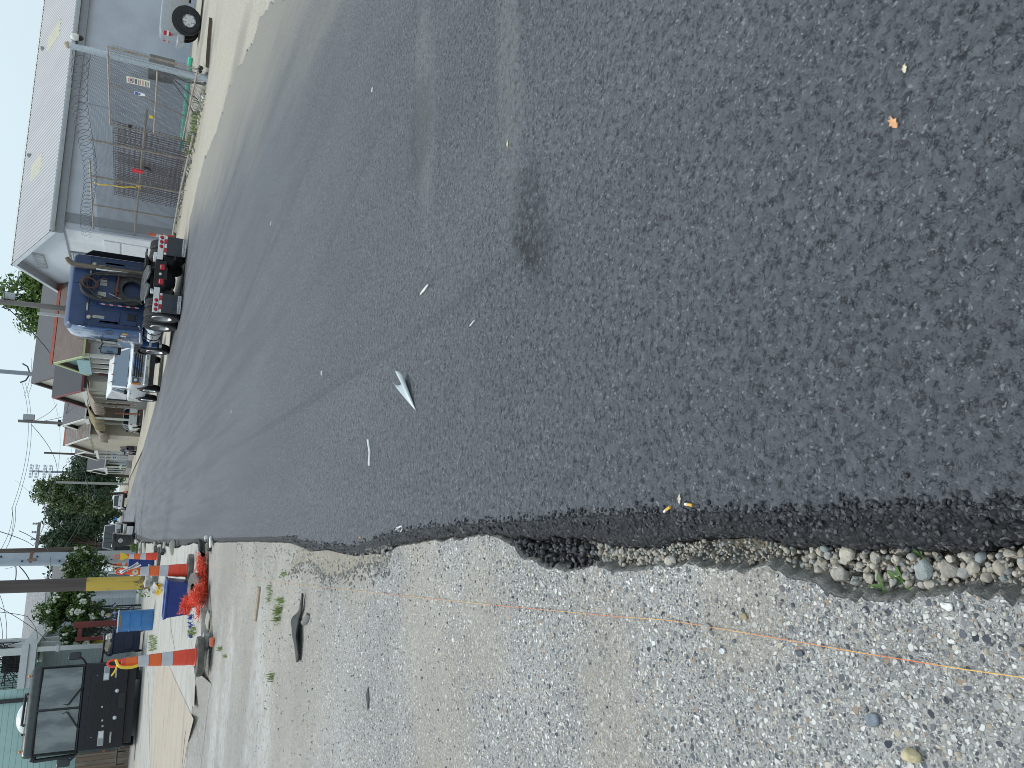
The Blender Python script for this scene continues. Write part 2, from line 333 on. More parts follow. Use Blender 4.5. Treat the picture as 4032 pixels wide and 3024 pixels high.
def g_conc():
    t = NT('exposed_aggregate_concrete'); v = t.coord(); X = t.xyz(v)
    vd = t.n('ShaderNodeVectorMath'); vd.operation = 'ADD'
    nn = t.n('ShaderNodeTexNoise'); t.set(nn, 'Vector', v); t.set(nn, 'Scale', 30)
    sc = t.n('ShaderNodeVectorMath'); sc.operation = 'SCALE'; t.set(sc, 0, nn.outputs['Color']); sc.inputs['Scale'].default_value = .022
    t.set(vd, 0, v); t.set(vd, 1, sc.outputs[0]); vv = vd.outputs[0]
    fine = t.noise(v, 90, 5, .7); med = t.noise(v, 2.4, 5, .65); big = t.noise(v, .55, 5, .6)
    base = t.mix(t.rng(fine, .3, .7), (.235, .23, .215), (.42, .415, .40))
    base = t.mix(t.rng(med, .4, .65, 0, .4), base, (.46, .455, .445))
    hs = None
    stops = [(0, (.045, .05, .065)), (.15, (.12, .13, .155)), (.32, (.25, .255, .265)), (.48, (.40, .395, .38)), (.62, (.58, .575, .56)), (.76, (.80, .80, .78)), (.90, (.50, .45, .37)), (.97, (.34, .25, .18))]
    for scale, th, k in ((230, .50, .7), (135, .46, .9), (78, .42, .95), (44, .36, 1.)):
        V = t.vor(vv, scale); rr = t.sep(V.outputs['Color'])
        m = t.math('MULTIPLY', t.rng(V.outputs['Distance'], th * .8, th, 1, 0), t.rng(rr[1], .10 if scale > 100 else .38 if scale > 50 else .70, .14 if scale > 100 else .42 if scale > 50 else .74))
        base = t.mix(t.math('MULTIPLY', m, k), base, t.ramp(rr[0], stops))
        hs = m if hs is None else t.math('MAXIMUM', hs, m)
    wv = t.math('MULTIPLY', t.math('SUBTRACT', t.noise(v, 5, 4), .5), 1.5)
    tan = None
    for px, py, r, rot in ((2880, 2330, (.16, .12), 0), (1640, 2260, (.30, .22), 0), (1640, 2500, (.55, .22), 0.1), (1880, 2420, (.26, .2), 0), (1380, 2200, (.35, .35), 0), (1000, 2250, (1.2, 1.6), 0), (1100, 2700, (2.2, 1.2), 0), (880, 2300, (1.6, 1.6), 0), (1700, 2850, (.7, .35), .2), (2400, 2900, (.4, .16), .2)):
        p = W(px, py); m = t.ell(v, (p.x, p.y), r, rot, .5, wv); tan = m if tan is None else t.math('MAXIMUM', tan, m)
    tan = t.math('MULTIPLY', tan, t.rng(t.noise(v, 18, 5, .7), .25, .6, .35, 1))
    base = t.mix(t.math('MULTIPLY', tan, .5), base, t.mix(fine, (.31, .275, .22), (.54, .50, .42)))
    far = t.rng(X[1], 3.0, 8.0); base = t.mix(t.math('MULTIPLY', far, .33), base, t.mix(t.noise(v, 14, 7, .8), (.30, .27, .22), (.62, .585, .52)))
    ve = t.coord((1, .42, 1))
    base = t.mix(t.math('MULTIPLY', far, t.rng(t.noise(ve, 26, 8, .85), .57, .64, 0, .85)), base, (.12, .115, .105)); base = t.mix(t.math('MULTIPLY', far, t.rng(t.noise(ve, 29, 8, .85, .3), .57, .65, 0, .8)), base, (.80, .79, .76)); base = t.mix(t.math('MULTIPLY', t.rng(X[1], 5, 10), t.rng(t.noise(ve, 11, 8, .85), .57, .64, 0, .7)), base, (.17, .16, .145))
    # worn mortar patches, almost bare of stones
    bare = None
    for px, py, r, rot in ((985, 2880, (1.3, .35), -.05), (880, 2760, (1.0, .3), -.1), (1015, 3000, (.7, .35), 0), (830, 2900, (1.2, .35), 0)):
        p = W(px, py); m = t.ell(v, (p.x, p.y), r, rot, .35, wv); bare = m if bare is None else t.math('MAXIMUM', bare, m)
    base = t.mix(t.math('MULTIPLY', bare, t.rng(t.noise(v, 13, 7, .8), .40, .55, .0, .75)), base, (.55, .55, .535))
    base = t.mix(t.rng(t.noise(v, 7, 6, .75), .66, .74, 0, .55), base, (.15, .145, .135))
    base = t.mix(1., base, t.rng(big, .3, .7, .86, 1.12), 'MULTIPLY')
    t.out(base, .82, 0, .35)
    t.bump(t.math('ADD', t.math('MULTIPLY', hs, .7), t.math('MULTIPLY', fine, .6)), .75, .008)
    return t.m
def g_dirt(name, a, b, c, s=1.):
    t = NT(name); v = t.coord(); fine = t.noise(v, 55 * s, 6, .75); med = t.noise(v, 3 * s, 6, .65); big = t.noise(t.coord((1, .35, 1)), .5 * s, 4)
    V = t.vor(v, 38 * s); r = t.sep(V.outputs['Color'])
    k = t.mix(med, tuple(a), tuple(b)); k = t.mix(t.rng(fine, .35, .7), k, tuple(x * 1.2 for x in b))
    k = t.mix(t.math('MULTIPLY', t.rng(V.outputs['Distance'], .3, .42, 1, 0), t.rng(r[0], .6, .66)), k, t.mix(r[1], (.25, .24, .22), (.58, .56, .52)))
    k = t.mix(t.rng(big, .5, .66, 0, .6), k, tuple(c))
    t.out(k, .9, 0, .25); t.bump(t.math('ADD', fine, t.math('MULTIPLY', V.outputs['Distance'], -.6)), .8, .02); return t.m
def g_slab(name, rgb, tint=(.2, .19, .17), spots=.75):
    t = NT(name); v = t.coord(); f = t.noise(v, 45, 6, .7); m = t.noise(v, 1.6, 5, .65); st = t.noise(t.coord((.35, 2.2, 1)), 1.3, 5, .65)
    k = t.mix(1., tuple(rgb), t.rng(f, .2, .8, .8, 1.15), 'MULTIPLY'); k = t.mix(t.rng(m, .45, .7, 0, .6), k, tuple(tint)); k = t.mix(t.rng(st, .5, .68, 0, .5), k, tuple(x * .5 for x in rgb)); k = t.mix(t.rng(t.noise(v, 6, 7, .8), .60, .68, 0, .6), k, tuple(x * .4 for x in rgb))
    V = t.vor(v, 30); k = t.mix(t.math('MULTIPLY', t.rng(V.outputs['Distance'], .18, .3, 1, 0), t.rng(t.sep(V.outputs['Color'])[0], .75, .8, 0, spots)), k, (.14, .14, .14))
    t.out(k, .85, 0, .3); t.bump(f, .4, .006); return t.m
M_ROAD = g_road(); M_LIP = g_lip(); M_CONC = g_conc()
M_SOIL = g_dirt('crushed_base', (.24, .21, .165), (.40, .365, .30), (.30, .27, .22), 1.3)
M_LOT = g_dirt('gravel_lot', (.31, .285, .235), (.47, .435, .365), (.23, .215, .19), .55)
def sheet(name, pts, z, m):
    p3 = [Vector((x, y, 0)) for x, y in pts]; tris = tessellate_polygon([p3])
    vs = [(p.x, p.y, z) for p in p3]; fs = []
    for t in tris:
        a, b, c = (vs[i] for i in t); n = (b[0] - a[0]) * (c[1] - a[1]) - (b[1] - a[1]) * (c[0] - a[0])
        fs.append(tuple(t) if n > 0 else tuple(t)[::-1])
    return struct(mesh_obj(name, vs, fs, m))
def strip(name, rows, m, smooth=True):
    n = len(rows[0]); vs = [p for r in rows for p in r]
    fs = [(i * n + j, i * n + j + 1, (i + 1) * n + j + 1, (i + 1) * n + j) for i in range(len(rows) - 1) for j in range(n - 1)]
    return struct(mesh_obj(name, vs, fs, m, None, smooth))
sheet('ground', [(-1500, -30), (1500, -30), (1500, 2500), (-1500, 2500)], -.10, M_SOIL)
# road surface: left border follows the crease above the rolled lip
ys = []; y = .35
while y < 60: ys.append(y); y *= 1.0045 if y < 8 else 1.012
def jag(y, a, f, s): return a * mnoise.noise(Vector((y * f, s, 0))) + a * .6 * mnoise.noise(Vector((y * f * 2.7, s + 5, 0)))
crease = lambda y: interp(y, CREASE) + jag(y, .006, 14, 1)
edge = lambda y: interp(y, EDGE) + jag(y, .009 + .0015 * min(y, 20), 22 / (1 + .25 * y), 2)
right = [W(*q) for q in ((1150, -30), (1080, 0), (1020, 90), (970, 200), (890, 380), (850, 520), (800, 640), (770, 760), (745, 880), (735, 990))]
rp = []
for a_, c_ in zip(right, right[1:]):
    for k_ in range(22):
        q_ = a_.lerp(c_, k_ / 22); rp.append((q_.x + .30 * mnoise.noise(Vector((q_.y * .9, 3, 0))) + .16 * mnoise.noise(Vector((q_.y * 3.1, 8, 0))) + .07 * mnoise.noise(Vector((q_.y * 9, 5, 0))), q_.y))
rp.append((right[-1].x, right[-1].y))
road = [(min(crease(y), edge(y) + .6), y) for y in ys] + [(-.9, 75), (-1.2, 130), (-1.5, 300), (2.6, 300), (3.4, 130), (4.6, 80), (5.9, 45), (6.5, 34), (7.2, 29), (8.2, 26.4)] + rp[::-1] + [(9.5, 4), (9.5, -4), (crease(.35), -4)]
sheet('road', road, 0, M_ROAD)
rows = []
for y in ys:
    c, e = crease(y), edge(y); c = max(c, e + .03) ; row = []
    for k, (u, z) in enumerate(((0, 0.0), (.05, .006), (.18, .003), (.34, -.006), (.52, -.012), (.68, -.019), (.84, -.030), (.95, -.045), (1., -.062), (1.02, -.105))):
        x = c + (e - c) * u; j = .0085 if 0 < k < 9 else 0
        n1 = mnoise.noise(Vector((x * 60, y * 60, k * .01))); n2 = mnoise.noise(Vector((x * 130, y * 130, 3)))
        row.append((x + j * .9 * n2, y + j * .5 * n1, z + j * n1 + j * .8 * n2))
    rows.append(row)
strip('road_edge', rows, M_LIP)
# concrete apron of the side street, with its broken edge and the trench in front of it
KERBY = W(818, 2512).y
cedge = lambda y: interp(y, CONC) + jag(y, .011, 26 / (1 + .2 * y), 7) + jag(y, .006, 90 / (1 + .2 * y), 11)
yc = [y for y in ys if y < 12.9]
sheet('concrete_apron', [(cedge(y), y) for y in yc] + [(-.3, 12.9), (-16, 13.6), (-30, 13.6), (-30, -4), (cedge(.35), -4)], -.02, M_CONC)
rows = []
for y in yc:
    e = cedge(y); row = []
    for k, (dx, z) in enumerate(((-.004, -.0205), (.002, -.024), (.010, -.036), (.012, -.055), (.026, -.072), (.05, -.102))):
        a = .011 if k > 1 else 0
        row.append((e + dx + a * mnoise.noise(Vector((y * 55, k * 2.1, 4))), y, z + a * .5 * mnoise.noise(Vector((y * 70, k * 3.3, 9)))))
    rows.append(row)
strip('apron_edge', rows, mat('broken_concrete', (.24, .23, .21), .9, var=.4, scale=40, bump=.8))
# lower ledge where the top coat broke off
ledge = [W(px, py, -.035) for px, py in ((1150, 2242), (1190, 2215), (1230, 2208), (1262, 2225), (1290, 2265), (1320, 2268), (1372, 2250), (1420, 2225), (1480, 2215), (1540, 2196), (1500, 2180), (1414, 2190), (1369, 2182), (1301, 2166), (1233, 2172), (1188, 2160))]
o = sheet('broken_ledge', [(p.x, p.y) for p in ledge], -.0155, M_SOIL); o.name = 'broken_ledge'
# gravel lot on the right
sheet('gravel_lot', [(x - .5, y) for x, y in rp] + [(8.0, 27), (6.4, 35), (5.2, 52), (7.5, 140), (60, 140), (60, -6), (9.6, -6), (9.6, 4)], -.012, M_LOT)
# ================================================================== loose stones in the trench and small litter
def pebble_verts(rnd, seg=2):
    bm = bmesh.new(); bmesh.ops.create_icosphere(bm, subdivisions=seg, radius=1)
    off = Vector((rnd.random() * 50, rnd.random() * 50, 0)); ph = [rnd.uniform(.7, 1.15) for _ in range(3)]
    planes = [(Vector((rnd.gauss(0, 1), rnd.gauss(0, 1), rnd.gauss(0, 1))).normalized(), rnd.uniform(.55, .9)) for _ in range(7)]
    for v in bm.verts:
        p = v.co.copy()
        for n, d in planes:
            e = p.dot(n) - d
            if e > 0: p -= n * e * .85
        p *= 1 + .16 * mnoise.noise(p * 1.3 + off); v.co = Vector((p.x * ph[0], p.y * ph[1], p.z * ph[2] * .8))
    return bm
t = NT('trench_gravel'); v = t.coord(); g = t.n('ShaderNodeNewGeometry'); f = t.noise(v, 120, 5, .7)
c = t.ramp(g.outputs['Random Per Island'], [(0, (.36, .325, .27)), (.3, (.45, .41, .345)), (.55, (.52, .485, .42)), (.75, (.40, .385, .355)), (.9, (.33, .34, .335)), (.97, (.30, .34, .34))])
c = t.mix(1., c, t.rng(f, .2, .8, .74, 1.18), 'MULTIPLY'); c = t.mix(t.rng(t.noise(v, 60, 3), .68, .74, 0, .7), c, (.06, .055, .05)); t.out(c, .88, 0, .3); t.bump(f, .5, .004); M_GRAV = t.m
rnd = random.Random(3)
PB = []
for i in range(10):
    bm = pebble_verts(rnd); bm.verts.ensure_lookup_table(); PB.append(([v.co.copy() for v in bm.verts], [[q.index for q in f.verts] for f in bm.faces])); bm.free()
def scatter(n, fn):
    V = []; F = []
    for i in range(n):
        r = fn(i)
        if r is None: continue
        p, s = r; vs, fs = PB[rnd.randrange(10)]; R = Euler((rnd.uniform(0, 6), rnd.uniform(0, 6), rnd.uniform(0, 6))).to_matrix(); b = len(V)
        V += [R @ q * s + Vector(p) for q in vs]; F += [[j + b for j in f] for f in fs]
    return V, F
def in_trench(y): return cedge(y) + .012, edge(y) - .004
TR = [(.62, 1.30), (1.66, 2.03), (2.03, 2.42), (1.30, 1.66)]
def fn(i):
    if i < 1300:
        y = rnd.uniform(.60, 1.22); a, b = in_trench(y); s = rnd.choice((.0025, .0035, .0045, .006, .007, .009, .012)) * rnd.uniform(.8, 1.2); zz = rnd.uniform(-.096, -.058)
    elif i < 1800:
        y = rnd.uniform(1.22, 1.70); a, b = in_trench(y); s = rnd.choice((.003, .004, .005, .006)) * rnd.uniform(.8, 1.2); zz = rnd.uniform(-.075, -.045)
    else:
        y = rnd.uniform(1.68, 2.10); a, b = in_trench(y); s = rnd.choice((.004, .005, .007, .008, .010)) * rnd.uniform(.8, 1.2); zz = rnd.uniform(-.09, -.05)
    if b - a < .015: return None
    return (rnd.uniform(a, b), y, zz), s
V, F = scatter(2400, fn); o = mesh_obj('gravel', V, F, M_GRAV, None, True); o.data.set_sharp_from_angle(angle=RAD(35)); tag(o, 'pale crushed gravel lying in the trench beside the asphalt edge', 'gravel', None, 'stuff')
# crumbs of black asphalt and small chips spilled along both edges
t = NT('asphalt_crumbs'); g = t.n('ShaderNodeNewGeometry'); t.out(t.ramp(g.outputs['Random Per Island'], [(0, (.012, .012, .015)), (.6, (.035, .036, .042)), (.95, (.08, .082, .09))]), .55, 0, .5); M_CRUMB = t.m
def fn2b(i):
    y = rnd.uniform(2.0, 2.55); a, b = in_trench(y); a -= .01
    if b - a < .012: return None
    return (rnd.uniform(a, b), y, rnd.uniform(-.085, -.03)), rnd.choice((.005, .008, .011, .014)) * rnd.uniform(.8, 1.2)
V, F = scatter(420, fn2b); o = mesh_obj('asphalt_rubble', V, F, M_CRUMB, None, True); o.data.set_sharp_from_angle(angle=RAD(30)); tag(o, 'black tarry asphalt rubble filling the far end of the trench', 'rubble', None, 'stuff')
def fn2c(i):
    k = rnd.random() * 11; j = int(k); q = ledge[j % len(ledge)].lerp(ledge[(j + 1) % len(ledge)], k - j); return (q.x + rnd.gauss(0, .05), q.y + rnd.gauss(0, .06), -.018), rnd.uniform(.004, .013)
V, F = scatter(700, fn2c); o = mesh_obj('ledge_shadow_crumbs', V, F, mat('ledge_shadow_grey', (.27, .26, .235), .9, var=.5, scale=40), None, True); o.data.set_sharp_from_angle(angle=RAD(30)); tag(o, 'grey crumbs added in place of the shadow round the hollow in the apron edge', 'rubble', None, 'stuff')  # crumbs added to stand for the shadow line round the hollow
def fn2(i):
    y = .5 * math.exp(rnd.random() ** 1.4 * 2.6); k = rnd.random()
    if k < .45: x = crease(y) + rnd.gauss(.0, .012); zz = .002
    else:
        c, e = crease(y), edge(y); u = rnd.random(); x = c + (e - c) * u; zz = -.05 * u ** 2
    return (x, y, zz), rnd.uniform(.0025, .0085)
V, F = scatter(2600, fn2); o = mesh_obj('asphalt_crumbs', V, F, M_CRUMB, None, True); o.data.set_sharp_from_angle(angle=RAD(30)); tag(o, 'loose black asphalt crumbs along the rolled edge of the new road', 'crumbs', None, 'stuff')
t = NT('apron_chips'); g = t.n('ShaderNodeNewGeometry'); t.out(t.ramp(g.outputs['Random Per Island'], [(0, (.10, .11, .13)), (.25, (.3, .3, .3)), (.5, (.5, .48, .44)), (.75, (.66, .65, .62)), (.95, (.42, .36, .28))]), .8, 0, .4); M_CHIP = t.m
def fn3(i):
    if i < 1300:
        y = .6 + 9 * rnd.random() ** 1.6; x = cedge(y) - .01 - abs(rnd.gauss(0, .07 + .02 * y))
    else:
        y = .55 + 7 * rnd.random() ** 1.3; x = cedge(y) - rnd.random() * (.4 + .45 * y)
    return (x, y, -.019), rnd.uniform(.0022, .006) * (1 + .1 * y)
V, F = scatter(4200, fn3); o = mesh_obj('loose_chips', V, F, M_CHIP, None, True); o.data.set_sharp_from_angle(angle=RAD(30)); tag(o, 'small loose stone chips strewn over the worn concrete', 'chips', None, 'stuff')
def stone(label, px, py, size, rgb, z=-.02, flat=.8, cat='stone', name='stone', vs=None):
    p = W(px, py, z); bm = pebble_verts(rnd, 3)
    for q in bm.verts: q.co = Vector((q.co.x * size, q.co.y * size * 1.15, q.co.z * size * flat))
    b = MB(); b.bm.free(); b.bm = bm; o = b.build(name, mat('stone_' + label.replace(' ', '_')[:18], rgb, .85, var=.3, scale=60, bump=.5), None, smooth=50); o.location = (p.x, p.y, p.z + size * flat * .5); return tag(o, label, cat)
stone('crumbly straw coloured lump at the bottom edge of the concrete', 3600, 2972, .017, (.60, .51, .31), flat=1.1, name='rubble_lump', cat='lump')
stone('rounded slate blue stone set alone in the bare concrete', 3443, 2836, .015, (.21, .24, .28))
stone('bright white flake stone near the broken concrete edge', 3731, 2388, .009, (.85, .84, .80))
stone('tan cube shaped stone beside the orange string', 2935, 2428, .008, (.40, .31, .19))
stone('large pale boulder like stone in the trench beside the weeds', 3320, 2260, .021, (.40, .375, .335), -.066)
stone('big blue grey stone in the trench right of the weeds', 3645, 2240, .021, (.35, .38, .37), -.06)
stone('large rounded beige stone on the trench floor near the asphalt', 3345, 2185, .017, (.50, .46, .39), -.062)
stone('oval grey brown stone with dark pits in the trench', 3750, 2240, .020, (.34, .315, .28), -.066)
stone('chunky pale lump of mortar at the head of the trench', 2650, 2215, .021, (.46, .43, .37), -.045)
stone('flat smooth grey stone on the tan crushed patch', 2785, 2470, .013, (.42, .40, .37))
stone('dark grey pebble standing out on the grey concrete', 3150, 2570, .009, (.12, .13, .15))
stone('white pebble on the concrete below the string', 2850, 2565, .009, (.66, .68, .68))
M_WEED = leafmat('weed_leaf', (.055, .12, .025), (.10, .19, .05))
def weed(label, px, py, n, L, seed, z=-.07):
    r = random.Random(seed); p = W(px, py, z); root = thing('weed', label, 'weed', p, 0, 'green weeds sprouting in the trench')
    for i in range(n):
        a = r.uniform(0, 6.28); b = MB(); l = L * r.uniform(.7, 1.1); wd = l * .17; rise = r.uniform(.35, .9); pr = []
        for k in range(6):
            u = k / 5; ww = wd * math.sin(math.pi * (.08 + .9 * u)) ; c = Vector((math.cos(a) * l * u, math.sin(a) * l * u, .004 + l * rise * math.sin(u * 1.9) * .5)); s = Vector((-math.sin(a), math.cos(a), 0)) * ww
            pr.append([c + s, c + Vector((0, 0, -ww * .35)), c - s])
        b.loft(pr, closed=False); b.build('leaf', M_WEED, root)
weed('green weed with two long upright leaves between the trench stones', 3560, 2290, 4, .030, 1)
weed('low green weed tucked against the asphalt side of the trench', 3630, 2190, 3, .024, 2)
weed('small green sprout under the broken concrete lip', 3480, 2310, 3, .026, 3, -.06)
# string line stretched along the kerb
t = NT('mason_line'); X = t.xyz(t.coord()); k = t.noise(t.coord((0, 1.6, 0)), 1.4, 3); t.out(t.mix(t.rng(k, .42, .58), (.86, .22, .07), (.88, .52, .12)), .6); M_STR = t.m
sp = [W(4060, 2672, -.012), W(3800, 2636, -.013), W(3400, 2572, -.013), W(3000, 2503, -.013), W(2640, 2443, -.013), W(2400, 2425, -.013), W(1900, 2378, -.013), W(1550, 2342, -.013), W(1300, 2315, -.013), W(1080, 2292, -.01), W(950, 2260, .0), W(800, 2213, .09), W(742, 2182, .16)]
o = MB().tube(sp, [.0008, .0008, .0008, .0007, .0007, .0007, .0007, .0007, .0007, .0008, .0008, .0009, .0009], 6).build('string_line', M_STR); tag(o, 'thin orange string line stretched along the concrete to the kerb', 'string')
def butt(label, px, py, ang, z=.006):
    p = W(px, py, z); r = thing('cigarette_butt', label, 'cigarette butt', p, ang, 'cigarette butts on the asphalt edge')
    MB().cyl((-.013, 0, 0), (.006, 0, 0), .0038, n=12).build('filter', mat('filter_tip', (.80, .45, .07), .7, scale=80), r)
    MB().cyl((.006, 0, 0), (.014, .001, .0005), .0039, .0035, n=12).build('paper', mat('white_paper', (.82, .82, .80), .8, scale=50), r)
butt('yellow cigarette butt lying askew on the dark rolled edge', 2627, 2005, RAD(115)); butt('yellow and white cigarette butt lying along the rolled edge', 2713, 1987, RAD(80)); butt('lone yellow cigarette butt on the dark asphalt by the deep notch', 1418, 2117, RAD(80))
def scrap(name, label, cat, px, py, pts, rgb, z=.004, thick=.0012, rot=0., scale=1.):
    p = W(px, py, z); b = MB(); n = len(pts)
    b.prism([(x * scale, y * scale) for x, y in pts], 'Z', 0, thick)
    bmesh.ops.subdivide_edges(b.bm, edges=b.bm.edges[:], cuts=1)
    for v in b.bm.verts: v.co.z += (.10 * scale) * abs(mnoise.noise(Vector((v.co.x / scale * 2.1, v.co.y / scale * 2.1, px * .01))))
    o = b.build(name, mat('scrap_' + name + str(px), rgb, .8, var=.2, scale=40), None, smooth=60); o.location = p; o.rotation_euler = (0, 0, rot); return tag(o, label, cat)
LEAF = [(-1, 0), (-.5, .35), (-.2, .3), (.1, .6), (.3, .25), (.9, .3), (.6, -.05), (1.1, -.3), (.3, -.25), (.1, -.6), (-.3, -.3), (-.6, -.35)]
scrap('dry_leaf', 'crumpled beige leaf beside the cigarette butts', 'leaf', 2675, 1965, LEAF, (.52, .47, .38), scale=.013)
scrap('dry_leaf', 'torn orange brown leaf alone on the black asphalt', 'leaf', 3517, 484, LEAF, (.68, .36, .18), scale=.016, rot=.5)
scrap('dry_leaf', 'small cream leaf scrap near the photo top right asphalt', 'leaf', 3562, 270, LEAF, (.70, .60, .44), scale=.010)
scrap('dry_leaf', 'tiny yellow leaf bit on the mid road between the scuff marks', 'leaf', 1998, 567, LEAF, (.78, .62, .36), scale=.014)
# white paper cone rolled up on the road
p = W(1605, 1545, .0); r = thing('paper_cone', 'white paper sheet curled to a cone lying on the asphalt', 'paper', p, math.atan2(*(W(1637, 1615) - W(1590, 1495)).yx) if False else 0)
a, bq = W(1590, 1492) - p, W(1637, 1614) - p; ax = (bq - a); L = ax.length; ax.normalize(); sd_ = ax.cross(Vector((0, 0, 1))); b = MB(); rings = []
for k in range(13):
    u = k / 12; R = .033 * (1 - u) ** .8 + .002; c = a + ax * L * u + Vector((0, 0, R)); tilt = .55 * (1 - u)
    rings.append([c + sd_ * math.cos(th) * R * 1.15 + Vector((0, 0, math.sin(th) * R * .8)) + ax * (math.sin(th) * R * tilt * -1.2) for th in np.linspace(2.5, 6.9 - 1.2 * u, 20)])
b.loft(rings, closed=False); b.build('sheet', mat('paper_sheet', (.82, .85, .87), .7, var=.04), r, solid=.0012)
def stick(name, label, cat, pts, rad, rgb, flat=1.):
    o = MB().tube(pts, rad, 7, flat=flat).build(name, mat('stick_' + label.replace(' ', '_')[:22], rgb, .75, var=.2, scale=30)); return tag(o, label, cat)
stick('plastic_strip', 'long thin white plastic strip lying on the mid road', 'strip', [W(1447, 1730, .01), W(1455, 1780, .014), W(1452, 1833, .01)], .006, (.82, .82, .78), .5)
stick('plastic_strip', 'bent white plastic strip folded to a v on the road', 'strip', [W(1655, 1158, .006), W(1668, 1140, .012), W(1684, 1121, .03), W(1676, 1133, .014), W(1664, 1150, .006)], .004, (.84, .82, .76), .5)
stick('twig', 'tiny curved white twig on the road right of the paper cone', 'twig', [W(1868, 1262, .004), W(1862, 1268, .008), W(1850, 1283, .004)], .003, (.75, .75, .74))
stick('cable_tie', 'curl of white plastic wire on the asphalt lip', 'wire', [W(1558, 2085, .005), W(1580, 2072, .012), W(1585, 2082, .01), W(1575, 2096, .005), W(1560, 2078, .012), W(1582, 2070, .008)], .0022, (.8, .8, .8))
stick('wooden_stake', 'weathered wooden stake lying flat on the concrete', 'stake', [W(1020, 2312, -.005), W(1010, 2390, -.003), W(1004, 2443, -.006)], .022, (.40, .32, .24), .7)
for px, py, label in ((725, 1937, 'small white plastic bit far up the middle of the road'), (1265, 1470, 'white chip of plastic on the road above the paper cone'), (1067, 880, 'white speck of litter on the road near the semi'), (1465, 355, 'white bottle cap on the road near the gravel lot'), (910, 1622, 'white litter speck beyond the paper cone')):
    scrap('litter_scrap', label, 'litter', px, py, [(-1, -.5), (.8, -.6), (1, .4), (-.4, .6)], (.85, .85, .82), scale=.03 if px < 1100 else .02)
# shredded tyre rubber on the concrete
b = MB(); OUT = [(1202, 2335), (1196, 2365), (1190, 2400), (1172, 2425), (1166, 2450), (1165, 2490), (1169, 2530), (1174, 2560), (1176, 2580), (1180, 2608), (1187, 2600), (1188, 2575), (1191, 2545), (1192, 2490), (1189, 2452), (1187, 2430), (1197, 2405), (1203, 2370), (1205, 2345)]
q_ = [W(px, py, -.018) for px, py in OUT]; tri = tessellate_polygon([[Vector((p.x, p.y, 0)) for p in q_]]); lo = [b.bm.verts.new(p) for p in q_]
for t_ in tri: b.bm.faces.new([lo[i] for i in t_])
bmesh.ops.subdivide_edges(b.bm, edges=b.bm.edges[:], cuts=3, use_grid_fill=True)
for v in b.bm.verts: v.co.z += .012 + .05 * max(0, mnoise.noise(v.co * 6)) ; v.co.y += .03 * mnoise.noise(v.co * 11)
o = b.build('tyre_shred', mat('old_rubber', (.035, .037, .04), .75, var=.3, scale=30, bump=.4), solid=.012, smooth=50); tag(o, 'torn strip of black tyre rubber lying on the concrete', 'rubber')
stick('rubber_strip', 'thin forked rubber strand beside the torn tyre strip', 'rubber', [W(1215, 2420, -.01), W(1206, 2440, -.005), W(1192, 2455, .0)], .022, (.16, .155, .15), .5)
o = scrap('rubber_scrap', 'small black rubber flap on the concrete left of the string', 'rubber', 1448, 2750, [(-1, -.3), (0, -.5), (1, 0), (.2, .5)], (.05, .05, .055), z=-.018, scale=.06)
# grass tufts in the concrete joints
M_GRASS = leafmat('grass_blade', (.12, .19, .04), (.30, .36, .12), .6)
def tuft(label, pts, n, h, spread, seed, name='grass_tuft', z=-.02, group='grass tufts in the concrete cracks', mm=None):
    r = random.Random(seed); V = []; F = []
    for i in range(n):
        px, py = pts[r.randrange(len(pts))]; p = W(px + r.gauss(0, spread[0]), py + r.gauss(0, spread[1]), z); a = r.uniform(0, 6.28); l = h * r.uniform(.5, 1.1); d = Vector((math.cos(a), math.sin(a), 0)); s = Vector((-d.y, d.x, 0)) * l * .05; b = len(V); ln = r.uniform(.3, 1.)
        V += [p - s, p + s, p + d * l * ln * .45 + Vector((0, 0, l * .7)) + s * .8, p + d * l * ln * .45 + Vector((0, 0, l * .7)) - s * .8, p + d * l * ln + Vector((0, 0, l * .85))]; F += [(b, b + 1, b + 2, b + 3), (b + 3, b + 2, b + 4)]
    o = mesh_obj(name, V, F, mm or M_GRASS); return tag(o, label, 'grass', group)
tuft('thin green grass row in the crack beside the wooden stake', [(1068, 2310), (1070, 2330), (1066, 2350), (1064, 2370)], 70, .05, (3, 8), 1)
tuft('bright green grass clump beyond the torn tyre strip', [(1112, 2365), (1106, 2400), (1100, 2440)], 130, .07, (6, 9), 2)
tuft('small lone grass sprig near the hollow in the concrete', [(1127, 2262)], 22, .06, (3, 4), 3)
tuft('sparse dry grass sprig at the left of the concrete', [(1075, 2665)], 30, .06, (3, 8), 4)
tuft('short weed tuft in the gutter just left of the front cone', [(872, 2555)], 34, .07, (3, 4), 5)
tuft('tiny weed tuft on the concrete farther left of the front cone', [(892, 2584)], 26, .06, (3, 4), 6)
# ================================================================== WAREHOUSE on the right
M_GALV = mat('galvanised', (.50, .55, .60), .45, .55, var=.15, scale=14, bump=.05)
M_RUSTPIPE = mat('weathered_pipe', (.36, .32, .28), .7, .2, var=.3, scale=12, dirt=(.28, .17, .10), dirtamt=.6)
M_DARKMETAL = mat('dark_steel', (.05, .052, .055), .5, .4, var=.2)
M_BLACK = mat('black_plastic', (.014, .015, .017), .45, 0, var=.2)
M_CHROME = mat('polished_metal', (.78, .79, .80), .13, 1., var=.06, scale=20)
M_RUBBER = mat('tyre_rubber', (.022, .022, .024), .8, var=.35, scale=20, dirt=(.12, .11, .10), dirtamt=.35)
RZ = RAD(-2.5); CX, CY = 13.5, 39.05
bu = Vector((math.cos(RZ), math.sin(RZ), 0)); bv = Vector((-math.sin(RZ), math.cos(RZ), 0)); B0 = Vector((CX, CY, 0))
def onplane(px, py, n, p0):
    d = ray(px, py); o = Vector((0, 0, CAMH)); return o + d * (n.dot(p0 - o) / n.dot(d))
